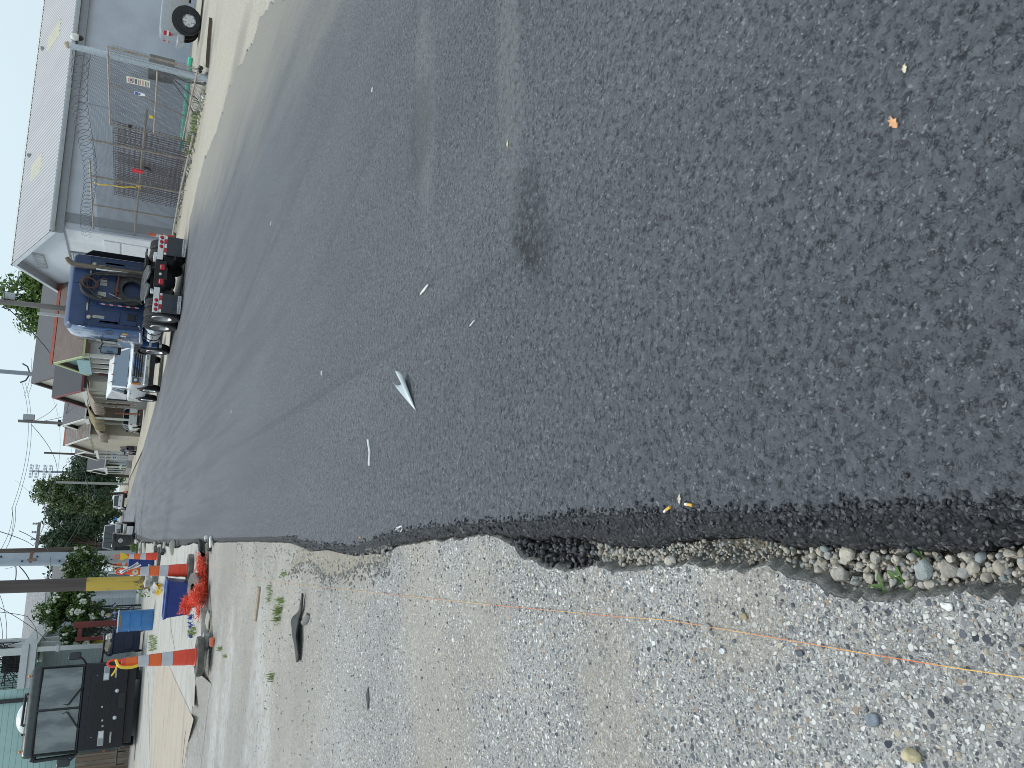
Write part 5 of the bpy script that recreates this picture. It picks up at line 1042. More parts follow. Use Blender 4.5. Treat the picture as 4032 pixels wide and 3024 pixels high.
MB().bb((-1.1, 0, .8), (1.1, 4, 2.2)).build('box', mat('bright_blue', (.03, .22, .55), .5), bt, bev=.03); MB().loft([sec(1.0, .6, 1.7, 4.05), sec(1.0, .6, 2.6, 4.6), sec(1.0, .6, 2.6, 5.6), sec(.95, .6, 1.6, 6.2)]).build('cab', M_WHITEP, bt)
for y in (1, 5):
    for s in (-1, 1): wheel(bt, (s * .9, y, .42), .42, .25, .25, s, M_ALU, n=14)
# black pickup facing us on the left side
p = W(527, 2112)
bp_ = vehicle('pickup_truck', 'black pickup with silver roof facing us at the left kerb', 'pickup truck', (p.x - .05, p.y + 2.7, 0), math.pi + RAD(-1),
    [(-2.9, .55, 1.2, .95), (-2.7, .5, 1.26, 1.0), (0, .48, 1.26, 1.0), (1.2, .48, 1.28, 1.0), (2.5, .5, 1.22, .99), (2.75, .55, 1.1, .95)], ((-.9, -.75), (1.1, .45), 1.25, 1.92, .92, .78), M_DARKP, (-1.6, 1.75), .42, .27, 1.0)
bp_.children[2].data = bp_.children[2].data.copy() if False else bp_.children[2].data
for ch in bp_.children:
    if ch.name.startswith('roof') or ch.name.startswith('pillar'): ch.data.materials[0] = M_SILV
for s in (-1, 1): lamp(bp_, 'headlamp', s * .76, 2.73, 1.0, .34, .2, M_LENS, .1)
for k in range(3): MB().bb((-.55, 2.76, .86 + .1 * k), (.55, 2.80, .92 + .1 * k)).build('grille_bar', M_CHROME, bp_)
MB().bb((-.98, 2.72, .5), (.98, 2.9, .74)).build('front_bumper', M_CHROME, bp_, bev=.04)
# ================================================================== black motor coach on the raised drive at the left
GZ = .14; p = W(545, 2765, GZ); ha = RAD(14)
RV = thing('motorhome', 'black flat fronted motorhome with white roof dome parked facing the street corner', 'motorhome', p, math.pi + ha)
# local: front face at y=0, body runs to -y ; +x is the picture's left side
M_BUS = mat('coach_black', (.008, .010, .016), .22, 0, var=.12, scale=1.5, spec=.35, coat=.12); M_BUSG = mat('coach_grey_edge', (.045, .055, .055), .35, .1, var=.2)
def bsec(y, hw, z0, z1, r): return rr(hw, z0, z1, y, r)
b = MB().loft([bsec(-.02, 1.20, .42, 1.52, .04), bsec(-.10, 1.25, .40, 1.56, .05), bsec(-.6, 1.26, .38, 1.56, .03), bsec(-9, 1.26, .38, 1.56, .03)]); b.build('lower_body', M_BUS, RV, smooth=40)
b = MB().loft([bsec(-.14, 1.22, 1.53, 2.78, .05), bsec(-.3, 1.25, 1.53, 2.80, .08), bsec(-9, 1.25, 1.53, 2.80, .08)]); b.build('upper_body', M_BUS, RV, smooth=40)
b = MB().loft([rr(1.18, 2.66, 2.80, -.10, .06), rr(1.24, 2.66, 2.90, -.16, .10), rr(1.25, 2.66, 2.98, -.5, .14), rr(1.25, 2.66, 3.0, -9, .14)]); b.build('roof_cap', M_BUSG, RV, smooth=50)
t = NT('windscreen'); v = t.coord(); X = t.xyz(v); f_ = t.noise(t.coord((1.5, 1, .5), (0, .5, 0)), 1.3, 4, .6); t.out(t.mix(t.rng(f_, .4, .62), (.07, .09, .10), (.19, .22, .22)), .09, 0, .9); t.b.inputs['Transmission Weight'].default_value = .0; M_WS = t.m  # soft reflections put into the windscreen colour as pale blotches
for s in (-1, 1):
    a, c = (.03, 1.15); pts = [(s * a, 1.60), (s * c, 1.60), (s * c, 2.62), (s * a, 2.65)]
    MB().loft([[Vector((x, -.080 - .03 * (z - 1.6), z)) for x, z in pts], [Vector((x, -.062 - .03 * (z - 1.6), z)) for x, z in pts]]).build('windscreen', M_WS, RV, smooth=0, bev=.004)
    MB().tube([(s * .62, -.03, 1.52), (s * .10, -.03, 1.88)], .016, 6).tube([(s * .10, -.06, 1.88), (s * .13, -.07, 2.02)], .01, 5).tube([(s * .08, -.05, 1.92), (s * .62, -.045, 1.55)], .013, 5).build('wiper', M_BLACK, RV)
    hl = MB().bb((s * .70, -.02, .86), (s * 1.12, .02, 1.03)).build('headlamp_bezel', mat('bezel_grey', (.40, .41, .43), .3, .6), RV, bev=.02)
    MB().bb((s * .73, .022, .885), (s * .905, .03, 1.005)).build('headlamp', M_LENS, hl, bev=.01); MB().bb((s * .925, .022, .885), (s * 1.09, .03, 1.005)).build('headlamp', mat('lamp_dark', (.28, .3, .32), .15, .4), hl, bev=.01)
    MB().bb((s * .76, -.0, .665), (s * 1.06, .03, .715)).build('fog_lamp', mat('fog_lens', (.38, .38, .34), .25), RV, bev=.01)
    MB().lathe([(.075, -.02), (.075, .03), (.055, .035)], 18, (s * .38, 0, .62), 'Y').build('lamp_ring', M_DARKMETAL, RV); MB().lathe([(.055, .03), (.03, .045), (0, .048)], 16, (s * .38, 0, .62), 'Y').build('driving_lamp', M_LENS, RV)
    MB().bb((s * 1.245, -.25, .8), (s * 1.275, -.15, .86)).build('side_marker', M_AMBER, RV)
    ar = MB().tube([(s * 1.22, -.1, 1.52), (s * 1.34, .02, 1.60), (s * 1.45, .05, 1.72)], .03, 7).build('mirror_arm', M_BLACK, RV)
    mh = MB().bb((s * 1.36, -.02, 1.68), (s * 1.58, .12, 2.02)).build('mirror', mat('mirror_shell', (.028, .034, .04), .35, var=.15), ar, bev=.05)
    for z in (1.2,): MB().sph((s * .86, -.005, z), .014, 8).build('screw_cap', M_CHROME, RV)
MB().bb((-.025, -.12, 1.55), (.025, -.04, 2.70)).build('centre_pillar', M_BLACK, RV, bev=.01)
b = MB().tube([(-1.19, -.07, 1.56), (1.19, -.07, 1.56), (1.19, -.10, 2.68), (-1.19, -.10, 2.68)], .028, 7, True); b.build('windscreen_seal', M_BLACK, RV)
op = [(-.70 + .10 * math.cos(a) if k < 12 else 0, 0) for k, a in enumerate(np.linspace(0, 1, 12))]
gpts = [(.58 * (1 if math.cos(a) > 0 else -1) + .10 * math.cos(a), 1.0 + (.13 if math.sin(a) > 0 else -.13) + .10 * math.sin(a)) for a in np.linspace(.05, 2 * math.pi - .05, 32)]
gr = MB().prism(gpts, 'Y', -.02, .012).build('grille', mat('grille_dark', (.004, .004, .005), .5), RV)
for k in range(11):
    z = .80 + .04 * k; MB().bb((-.62, .012, z), (.62, .022, z + .012)).build('grille_bar', M_BLACK, gr)
for x, z in ((.02, .96), (.40, .92), (.56, .90)): MB().bb((x, .018, z), (x + .05, .026, z + .05)).build('grille_chip', M_GREYL, gr)
MB().tube([(-1.0, .0, 1.02), (-1.0, .0, 1.32), (-.9, -.01, 1.38), (.9, -.01, 1.38), (1.0, 0, 1.32), (1.0, 0, 1.02), (.86, .005, .98)], .008, 5).build('hood_seam', M_BLACK, RV)
MB().loft([rr(1.2, .36, .60, .0, .04), rr(1.23, .34, .62, -.1, .04)]).build('bumper', M_BUS, RV, smooth=40)
MB().bb((-1.1, -.5, .12), (1.1, -.2, .40)).build('undertray', M_BLACK, RV); MB().bb((-.3, -.03, .40), (.12, .004, .55)).build('plate_recess', M_BLACK, RV)
for s in (-1, 1): wheel(RV, (s * 1.04, -1.4, .44), .44, .28, .26, s, M_ALU); wheel(RV, (s * 1.04, -7, .44), .44, .28, .26, s, M_ALU)
MB().bb((-.98, -.9, .0), (-.74, -.45, .40)).build('front_jack', M_BLACK, RV)
ac = MB().sph((.05, -2.2, 3.02), .5, 20, (.95, 1.1, .62)); 
for v_ in ac.bm.verts: v_.co.z = max(v_.co.z, 3.0)
ac.build('roof_dome', mat('dome_white', (.74, .76, .76), .45, var=.04), RV, smooth=60)
lb = MB().tube([(-.55, -.6, 3.05), (.35, -.6, 3.05)], .035, 8).build('light_rail', M_DARKMETAL, RV)
for x in (-1.0, -.5, .35, .6, 1.05): MB().sph((x, -.3, 2.99), .04, 8).build('marker_lamp', M_BUSG if abs(x) < 1 else M_AMBER, RV)
MB().tube([(1.30, -.25, 1.58), (1.33, -.3, 2.62)], .055, 9).tube([(1.22, -.3, 2.62), (1.36, -.3, 2.66)], .07, 9).build('awning_arm', M_BLACK, RV)
MB().bb((1.26, -1.6, .42), (1.72, -1.0, .46)).bb((1.3, -1.5, .20), (1.34, -1.46, .42)).bb((1.66, -1.5, .20), (1.7, -1.46, .42)).build('entry_step', M_DARKMETAL, RV)
# ================================================================== houses, trees, poles and wires
M_SHING = mat('grey_shingles', (.115, .118, .125), .85, var=.3, scale=9, bump=.4); M_SHINGD = mat('dark_shingles', (.062, .066, .075), .85, var=.25, scale=9, bump=.4)
t = NT('ribbed_brown_roof'); v = t.coord(); X = t.xyz(v); p_ = t.math('FRACT', t.math('DIVIDE', X[2], .085)); c = t.mix(t.rng(p_, .0, .25, 1, 0), (.17, .125, .108), (.08, .055, .05)); c = t.mix(t.rng(t.noise(v, 2, 4), .4, .65, 0, .4), c, (.22, .17, .15)); t.out(c, .7); t.bump(p_, .5, .03); M_BRROOF = t.m
M_REDTRIM = mat('red_ridge', (.36, .085, .055), .6, var=.15); M_GREENT = mat('pale_green_trim', (.44, .50, .27), .6, var=.08); M_WTRIM = mat('white_trim', (.66, .66, .62), .6, var=.08)
M_SIDG = siding('grey_siding', (.46, .48, .50), .16); M_SIDT = siding('tan_siding', (.40, .36, .28), .17); M_SIDC = siding('cream_siding', (.56, .54, .46), .16); M_SIDTEAL = siding('teal_siding', (.42, .60, .56), .20)
M_DARKW = glass('window_dark', (.025, .026, .03), .1); M_MAROON = mat('maroon_trim', (.20, .05, .055), .6, var=.1)
def house(label, X0, near, far, apex, back, wallm, roofm, trim, windows=(), ridge=None, porch=None, ov=.35, z0=0., zf=.6, gablem=None, name='house'):
    """ridge runs away from the street; near/far = eave corners, apex = gable top, all read on the street front x = X0"""
    a, c, e = WX(*near, X0), WX(*far, X0), WX(*apex, X0); y0, y1 = a.y, c.y; ev = (a.z + c.z) / 2; ym = (y0 + y1) / 2; rz = e.z
    h = thing(name, label, 'house', (X0, y0, z0)); D = y1 - y0; ev -= z0; rz -= z0
    xa = .3 if porch is None else porch
    w_ = MB().bb((xa, .25, -.1), (back, D - .25, ev - .02)).build('wall', wallm, h)
    MB().prism([(.1, ev - .05), (D - .1, ev - .05), (D / 2, rz - .12)], 'X', .25, .40).build('gable', gablem or wallm, h)
    MB().prism([(.1, ev - .05), (D - .1, ev - .05), (D / 2, rz - .12)], 'X', back - .2, back - .05).build('gable', gablem or wallm, h)
    for (ya, za), (yb, zb) in (((-ov, ev - .12), (D / 2, rz)), ((D + ov, ev - .12), (D / 2, rz))):
        MB().prism([(ya, za), (yb, zb), (yb, zb + .12), (ya, za + .10)], 'X', 0, back + .3).build('roof', roofm, h)
        MB().prism([(ya, za - .16), (yb, zb - .18), (yb, zb + .10), (ya, za + .08)], 'X', -.06, -.003).build('barge_board', trim, h)
    MB().bb((.0, -ov - .09, ev - .16), (back, -ov - .005, ev - .04)).build('gutter', trim, h)
    if ridge: MB().prism([(D / 2 - .16, rz + .06), (D / 2, rz + .22), (D / 2 + .16, rz + .06)], 'X', -.1, back + .3).build('ridge_cap', ridge, h)
    for x, wz, ww, wh in windows:
        f = MB().bb((x, .19, wz), (x + ww, .248, wz + wh)).build('window', trim if trim != M_GREENT else M_WTRIM, h); MB().bb((x + .07, .175, wz + .07), (x + ww - .07, .188, wz + wh - .07)).build('pane', M_DARKW, f)
    if porch:
        MB().bb((.05, .1, -.1), (porch, D - .1, zf)).build('porch_floor', mat('porch_floor', (.3, .29, .27), .8), h)
        pt = M_WTRIM if trim in (M_MAROON, M_GREENT) else trim; MB().bb((.05, .05, ev - .35), (.25, D - .05, ev - .08)).build('porch_beam', pt, h)
        for k in range(4): y = .2 + (D - .5) * k / 3; MB().bb((.08, y, zf), (.26, y + .18, ev - .36)).build('porch_post', pt, h)
        for k in range(2):
            y = D * (.22 + .42 * k); f = MB().bb((porch - .06, y, zf + .1), (porch - .005, y + 1.0, zf + 2.3)).build('window', M_WTRIM, h); MB().bb((porch - .075, y + .1, zf + .2), (porch - .062, y + .9, zf + 2.2)).build('pane', M_DARKW, f)
    return h, D, ev, rz
hA, D, ev, rz = house('low cottage with brown ribbed roof, red ridge and pale green porch gable', 9.3, (322, 1405), (333, 1470), (213, 1434), 17, M_SIDG, M_BRROOF, M_GREENT, ((2.6, 1.2, 1.0, 1.9), (5, 1.2, 1.0, 1.9)), M_REDTRIM, porch=1.9, gablem=mat('teal_gable', (.20, .33, .28), .6, var=.15))
MB().bb((-.10, .5, ev - .40), (-.065, D - .3, ev + .25)).build('fascia_panel', mat('blue_green_panel', (.28, .44, .47), .6, var=.2), hA)
for k in range(4): MB().bb((.4 + .18 * k, -.5, 1.35), (.5 + .18 * k, -.42, 2.4)).build('shutter', mat('grey_shutter', (.20, .21, .22), .6), hA)
house('grey sided house with dark ribbed shingle roof and cream gable with maroon trim', 9.0, (327, 1540), (325, 1602), (216, 1577), 16, M_SIDG, M_SHINGD, M_MAROON, ((1.2, 1.2, 1.1, 2.0), (5, 1.2, 1.1, 2.0)), None, porch=2.0, gablem=M_SIDC)
house('tall house with long grey roof and cream gable rising behind the cottages', 13.5, (228, 1488), (219, 1540), (127, 1508), 26, M_SIDC, M_SHING, mat('brown_soffit', (.12, .09, .085), .6), (), None, gablem=M_SIDC)
house('brown roofed cottage tucked behind the torn awning', 10.5, (330, 1600), (332, 1640), (264, 1622), 14, M_SIDC, M_BRROOF, M_WTRIM, (), None, porch=2)
house('cottage with grey roof and dark gable soffit above the torn awnings', 8.8, (336, 1650), (340, 1703), (257, 1686), 15, M_SIDC, M_SHING, M_WTRIM, ((1.5, 1.1, 1.0, 1.8), (4.2, 1.1, 1.0, 1.8)), None, porch=1.9)
hD, D, ev, rz = house('tan sided house with brown patchy roof and slanted side awnings', 7.7, (352, 1722), (360, 1785), (258, 1752), 14, M_SIDT, mat('patchy_brown_roof', (.17, .145, .13), .85, var=.5, scale=2), M_WTRIM, ((3.2, 1.4, .9, 1.5),), M_REDTRIM)
for x in (2.6, 4.6): MB().prism([(.24, 2.9), (-.75, 2.35), (-.75, 2.28), (.24, 2.83)], 'X', x, x + 1.2).build('side_awning', mat('tan_awning', (.46, .42, .33), .7), hD)
house('white fronted cottage with barred door at the end of the right row', 8.2, (372, 1770), (376, 1810), (300, 1790), 12, M_SIDG, M_SHING, M_WTRIM, ((2, 1.2, .9, 1.6),), None, porch=1.5)
house('far grey cottage half hidden by the dark trees on the right', 7.6, (410, 1842), (413, 1868), (345, 1855), 12, M_SIDG, M_SHINGD, M_WTRIM, (), None, porch=1.5)
# torn awnings over the porches
def awning(label, X0, pyn, pyf, px, drop, out, m):
    a, c = WX(px, pyn, X0), WX(px, pyf, X0); b = MB(); n = 40; rings = []
    for i in range(n + 1):
        y = a.y + (c.y - a.y) * i / n; sc_ = .16 * abs(math.sin(i * math.pi / 5)); rg = random.Random(i).uniform(0, .22)
        rings.append([Vector((X0 + .9, y, a.z + .2)), Vector((X0 + .9 - out * .5, y, a.z + sc_ * .7)), Vector((X0 + .9 - out, y, a.z - drop * .55 + sc_)), Vector((X0 + .88 - out, y + .05, a.z - drop - rg))])
    o = b.loft(rings, closed=False).build('awning', m, None, solid=.02); return tag(o, label, 'awning', 'torn fabric awnings over the porches')
M_AWN = mat('torn_awning', (.27, .225, .175), .85, var=.5, scale=2.5, dirt=(.10, .085, .07))
awning('long scalloped brown awning sagging over the white porch posts', 8.2, 1560, 1618, 350, .75, 1.3, M_AWN)
awning('ragged olive brown awning patch just left of the scalloped awning', 8.0, 1620, 1668, 350, .9, 1.4, mat('olive_awning', (.21, .17, .085), .85, var=.5, scale=2.5))
awning('small torn awning high on the grey roofed cottage beside the wooden street pole', 8.0, 1690, 1728, 375, .8, 1.2, M_AWN)
o = MB().bb((0, 0, 0), (.8, .6, 1.7)); bmesh.ops.subdivide_edges(o.bm, edges=o.bm.edges[:], cuts=5); o = o.build('crate_rack', mat('salmon_rack', (.55, .20, .15), .6, var=.2), None); md = o.modifiers.new('wire', 'WIREFRAME'); md.thickness = .07; md.use_replace = True; p = WY(530, 1614, 66); o.location = (p.x - .3, 66, .3); tag(o, 'salmon red lattice rack between the white truck and the sedan', 'rack')
for i, (px, py, sz, lab) in enumerate(((531, 1725, .55, 'brown cardboard box stacked by the navy car, front one'), (525, 1735, .6, 'brown cardboard box behind, leaning on the navy car'))):
    p = W(px, py, 0); b = MB().box((0, 0, sz / 2), (sz, sz, sz)); bx = b.build('cardboard_box', mat('cardboard', (.34, .25, .17), .85, var=.2), None, bev=.01); bx.location = (p.x, p.y, 0); bx.rotation_euler = (0, 0, .4 + i); tag(bx, lab, 'box')
# ---- trees: many small leaves gathered in clumps
def tree(label, loc, H, crown, mats, n, leaf, seed, trunk=.16, name='tree', clumps=26, grp=None, z0=None, blobs=None, flowers=0, top=False):
    r = random.Random(seed); root = thing(name, label, 'tree', loc, 0, grp)
    cz = H - crown[2]; b = MB(); tips = []
    b.tube([(0, 0, -.1), (r.gauss(0, .1), r.gauss(0, .1), cz * .5), (r.gauss(0, .15), r.gauss(0, .15), cz)], [trunk, trunk * .75, trunk * .55], 8)
    C = []
    for i in range(clumps):
        th = r.uniform(0, 6.28); ph = math.acos(r.uniform(-.85, 1)); k = r.uniform(.45, 1.0); q = Vector((math.sin(ph) * math.cos(th) * crown[0] * k, math.sin(ph) * math.sin(th) * crown[1] * k, cz + math.cos(ph) * crown[2] * k)); C.append((q, r.uniform(.16, .36)))
        if i % 3 == 0: b.tube([(0, 0, cz * r.uniform(.5, 1.)), q * .5 + Vector((0, 0, cz * .45)), q], [trunk * .4, trunk * .22, trunk * .08], 5)
    b.build('trunk', mat('bark', (.10, .08, .065), .9, var=.3, bump=.5), root)
    V = []; F = []; S_ = sum(crown) / 3
    for i in range(n):
        q, cr = C[r.randrange(len(C))]; d = Vector((r.gauss(0, 1), r.gauss(0, 1), r.gauss(0, .8))).normalized() * cr * S_ * r.random() ** .4 * 1.25; c = q + d; nrm = (d.normalized() + Vector((r.gauss(0, .6), r.gauss(0, .6), .5 + r.gauss(0, .5)))).normalized()
        u = nrm.orthogonal().normalized(); u = (u * math.cos(i) + nrm.cross(u) * math.sin(i)); w_ = nrm.cross(u); l = leaf * r.uniform(.6, 1.3); k = len(V)
        V += [c - u * l, c + w_ * l * .45, c + u * l - nrm * l * .3, c - w_ * l * .45]; F.append((k, k + 1, k + 2, k + 3))
    mesh_obj('crown', V, F, mats, root)
    return root, C
LG = leafmat('leaf_bright', (.045, .10, .02), (.16, .25, .06)); LD = leafmat('leaf_dark', (.018, .042, .022), (.075, .125, .06)); LV = leafmat('leaf_vine', (.045, .085, .03), (.15, .20, .08)); LM = leafmat('leaf_myrtle', (.025, .06, .015), (.12, .19, .045))
p = WY(150, 1170, 112); tree('bright green tree showing over the cottages behind the semi', (p.x, 112, 0), p.z + 4.0, (5.2, 4, 4.4), LG, 6000, .32, 11, .25, clumps=34)
p = WY(330, 1940, 150); tree('tall ragged vine covered tree at the end of the right side', (p.x, 150, 0), 14.2, (3.4, 3.2, 6.4), LV, 8000, .34, 12, .3, clumps=46)
p = WY(330, 1905, 158); tree('dark evergreen tree in front of the far cottage', (p.x + .6, 140, 0), 9.2, (4.2, 3, 4.6), LD, 6000, .32, 13, .3, clumps=40)
p = WY(330, 1862, 150); tree('dark bushy tree shading the far cottage', (p.x, 142, 0), 7.2, (3.0, 3, 3.5), LD, 4500, .3, 14, .3, clumps=34)
p = WY(330, 2080, 175); tree('broad dark tree closing the street behind the black pickup', (p.x, 175, 0), 14.5, (6.0, 4, 7.0), LD, 8500, .38, 15, .35, clumps=54)
p = WY(330, 2020, 190); tree('dark green tree between the vine tree and the broad tree', (p.x, 200, 0), 14.0, (5.0, 4, 6.6), LD, 6500, .38, 16, .35, clumps=50)
p = WY(330, 2140, 165); tree('dark tree behind the grey steel pole', (p.x, 168, 0), 13.5, (3.8, 4, 6.0), LD, 5000, .36, 17, .35, clumps=40)
p = WY(330, 1975, 230); tree('far green tree filling the gap below the vine tree', (p.x, 230, 0), 12.0, (6.0, 4, 5.5), LD, 5000, .42, 18, .35, clumps=50)
p = WY(330, 2200, 150); tree('far dark green hedge tree left of the pole', (p.x - 1, 120, 0), 9.0, (3.4, 4, 4.2), LD, 4000, .34, 19, .3, clumps=40)
def bush(label, loc, rad, m, n, leaf, seed, name='bush', cat='bush', flower=None, nf=0, fs=.06):
    r = random.Random(seed); root = thing(name, label, cat, loc); V = []; F = []; C = [Vector((r.gauss(0, .45) * rad[0], r.gauss(0, .45) * rad[1], rad[2] * r.uniform(.2, .85))) for _ in range(12)]
    for i in range(n):
        q = C[r.randrange(12)]; c = q + Vector((r.gauss(0, .3) * rad[0], r.gauss(0, .3) * rad[1], r.gauss(0, .22) * rad[2])); c.z = max(.02, c.z); nrm = Vector((r.gauss(0, 1), r.gauss(0, 1), r.uniform(.2, 1.5))).normalized(); u = nrm.orthogonal().normalized(); w_ = nrm.cross(u); l = leaf * r.uniform(.6, 1.3); k = len(V)
        V += [c - u * l, c + w_ * l * .4, c + u * l, c - w_ * l * .4]; F.append((k, k + 1, k + 2, k + 3))
    mesh_obj('foliage', V, F, m, root)
    if flower:
        b = MB()
        for i in range(nf): q = C[r.randrange(12)]; b.sph(q + Vector((r.gauss(0, .35) * rad[0], r.gauss(0, .35) * rad[1], r.gauss(.1, .25) * rad[2])), fs * r.uniform(.6, 1.2), 6, jit=.3)
        b.build('flowers', flower, root)['kind'] = 'stuff'
    return root
LY = leafmat('leaf_yellowgreen', (.13, .22, .03), (.34, .42, .10))
for i, (px, py, rad, m, lab) in enumerate(((515, 1772, (1.2, 1.4, 1.5), LY, 'yellow green bush at the foot of the wooden street pole'), (508, 1812, (1.0, 1.4, 1.3), LG, 'green bush left of the wooden street pole'), (504, 1865, (1.3, 2, 1.4), LG, 'low green bush in front of the blue bins'), (499, 1898, (1.2, 2, 1.3), LG, 'grassy green bush by the thin grey pole'), (527, 1752, (1.6, 3, .6), LY, 'low yellow grass mound by the navy car'))):
    p = W(px, py); bush(lab, (p.x + .6, p.y, 0), rad, m, 500, .14, 30 + i)
# ---- poles
M_WOODP = mat('weathered_pole_wood', (.115, .092, .08), .85, var=.3, scale=4, stretch=(1, 1, .06), bump=.6, dirt=(.06, .05, .05)); M_WOODG = mat('grey_pole_wood', (.22, .20, .185), .85, var=.25, scale=4, stretch=(1, 1, .08), bump=.5)
M_STEELP = mat('galvanised_steel_pole', (.42, .46, .52), .5, .3, var=.12, scale=3, stretch=(1, 1, .3), dirt=(.36, .38, .41)); M_GREYP = mat('painted_grey_pole', (.30, .33, .38), .6, .1)
def pole(label, x, y, H, r0, r1, m, name='utility_pole', lean=(0, 0), cat='utility pole', z=0):
    root = thing(name, label, cat, (x, y, z)); MB().tube([(0, 0, -.2), (lean[0] * .5, lean[1] * .5, H * .5), (lean[0], lean[1], H)], [r0, (r0 + r1) / 2, r1], 16).build('shaft', m, root, smooth=60); return root
q = WY(260, 1216, 50); pl1 = pole('weathered wooden utility pole rising behind the semi cab with a small transformer', q.x, 50, 13, .17, .14, M_WOODG)
z_ = WY(20, 1190, 50).z; MB().cyl((.35, -.1, z_ - .45), (.35, -.1, z_ + .1), .2, n=14).build('transformer', mat('transformer_grey', (.40, .41, .42), .5), pl1); MB().bb((-.55, -.2, z_ - 3.6), (-.4, -.05, z_ - 1.6)).build('conduit_box', mat('box_pale', (.5, .51, .5), .5), pl1); MB().bb((-.06, -.06, z_), (.4, .06, z_ + .1)).build('bracket', M_DARKMETAL, pl1)
q = WY(100, 1470, 88); pl2 = pole('tall grey steel pole with curved arms behind the long grey roof', q.x, 88, 16, .24, .20, M_GREYP, 'street_pole')
z_ = WY(112, 1470, 88).z
for s in (-1, 1): MB().tube([(s * .1, 0, z_ - .1), (s * .7, 0, z_ + .15), (s * .95, 0, z_ + .6)], .07, 7).build('arm', M_DARKMETAL, pl2)
q = WY(300, 1670, 82); pl3 = pole('wooden utility pole with a grey transformer box in front of the torn awnings', q.x, 82, WY(70, 1667, 82).z, .17, .13, M_WOODG)
z_ = WY(88, 1667, 82).z; tb = MB().bb((.15, -.2, z_ - .9), (.65, .2, z_)).build('transformer', mat('transformer_grey', (.40, .41, .42), .5), pl3, bev=.03); MB().bb((-.3, -.1, WY(240, 1667, 82).z), (.3, .1, WY(240, 1667, 82).z + .25)).build('cable_clamp', M_DARKMETAL, pl3)
q = WY(515, 1797, 104); pl4 = pole('thin dark wooden pole with a small blue and white street sign', q.x, 104, WY(172, 1796, 104).z, .13, .11, M_WOODP)
z_ = WY(448, 1797, 104).z; s4 = MB().bb((-.45, -.2, z_ - .35), (.45, -.16, z_ + .3)).build('street_sign', mat('sign_pale_blue', (.62, .68, .74), .5), pl4); MB().bb((-.36, -.215, z_ - .05), (.36, -.205, z_ + .08)).bb((-.3, -.215, z_ - .25), (.3, -.205, z_ - .15)).build('sign_print', mat('sign_royal', (.06, .12, .52)), s4); MB().sph((-.05, -.1, WY(305, 1797, 104).z), .45, 9, (1, .7, .8), .4).build('splice_box', M_DARKMETAL, pl4)
q = WY(495, 1906, 135); pole('thin pale concrete pole in front of the dark trees', q.x, 135, WY(220, 1903, 135).z, .2, .16, mat('concrete_pole', (.34, .34, .32), .8), 'utility_pole')
q = WY(300, 1861, 240); pl5 = pole('stadium light mast with two banks of floodlights far behind the trees', q.x, 240, WY(128, 1858, 240).z, .32, .25, mat('mast_blue_grey', (.20, .22, .30), .5, .2), 'floodlight_mast', cat='light mast')
for pxx in (132, 186):
    z_ = WY(pxx, 1860, 240).z; fb = MB().bb((-1.7, -.2, z_ - 1.2), (1.7, .0, z_ - 1.05)).bb((-1.7, -.2, z_ + .15), (1.7, .0, z_ + .3)).build('crossbar', mat('mast_blue_grey', (.2, .22, .3)), pl5); 
    for k in range(5):
        for zz in (-.6, .7): MB().sph((-1.5 + .75 * k, -.5, z_ + zz), .34, 8, (1, .5, 1)).build('floodlight', mat('flood_white', (.6, .66, .70), .3), fb)
p = W(527, 2184, .08); pls = pole('massive galvanised steel pole with bolts and a strap at the left kerb', p.x - .1, p.y - 2, 14, .40, .31, M_STEELP, 'steel_pole', lean=(-.1, 0), z=.08)
MB().lathe([(.41, 0), (.405, 1.9), (.4, 1.92)], 20, (0, 0, 0)).build('pale_wrap', mat('wrap_grey', (.46, .47, .46), .6, var=.1), pls)
for k, (a, z) in enumerate(((-1.2, 2.2), (-1.9, 3.8), (-1.25, 4.9), (-1.9, 5.6), (-1.2, 6.6), (-1.8, 7.6), (-1.3, 8.6), (-1.9, 9.5))): MB().cyl((.33 * math.cos(a), .33 * math.sin(a), z), (.44 * math.cos(a), .44 * math.sin(a), z), .05, n=8).build('bolt', M_DARKMETAL, pls)
zs = WY(130, 2195, p.y - 2).z; MB().lathe([(.375, zs - .08), (.385, zs - .08), (.385, zs + .06), (.375, zs + .06)], 20).build('strap', mat('rusty_strap', (.22, .12, .08), .7), pls); MB().cyl((-.05, -.42, zs - .25), (-.05, -.42, zs + .15), .10, .05, n=10).build('insulator', mat('brown_insulator', (.25, .15, .10), .4), pls)
MB().lathe([(.36, zs + 1.9), (.372, zs + 1.9), (.372, zs + 2.), (.36, zs + 2.)], 20).build('band', M_DARKMETAL, pls)
q = WY(300, 2161, 66); plw = pole('dark wooden utility pole close behind the steel pole with cross arm', q.x, 66, 15, .20, .17, M_WOODP, lean=(-.25, 0))
zc = WY(147, 2130, 66).z; MB().bb((-.3, -.1, zc - .1), (1.9, .1, zc + .1)).build('cross_arm', M_WOODG, plw)
for x in (.7, 1.2, 1.8): MB().lathe([(.03, 0), (.09, .1), (.05, .2), (.09, .3), (0, .34)], 10, (x, 0, zc + .1)).build('insulator', mat('grey_insulator', (.4, .42, .45), .4), plw)
for k in range(3): MB().tube([(.1, -.1, zc - 3.8 - .3 * k), (.8 - .2 * k, -.1, zc - 3.7 - .3 * k), (.8 - .2 * k, -.1, zc - 4.6)], .04, 5).build('conduit', M_DARKMETAL, plw)
MB().tube([(0, 0, zc - 7), (.5, -.1, zc - 6.9), (.9, -.1, zc - 6.4)], .05, 6).build('lamp_arm', mat('lamp_arm_pale', (.6, .62, .6), .4), plw)
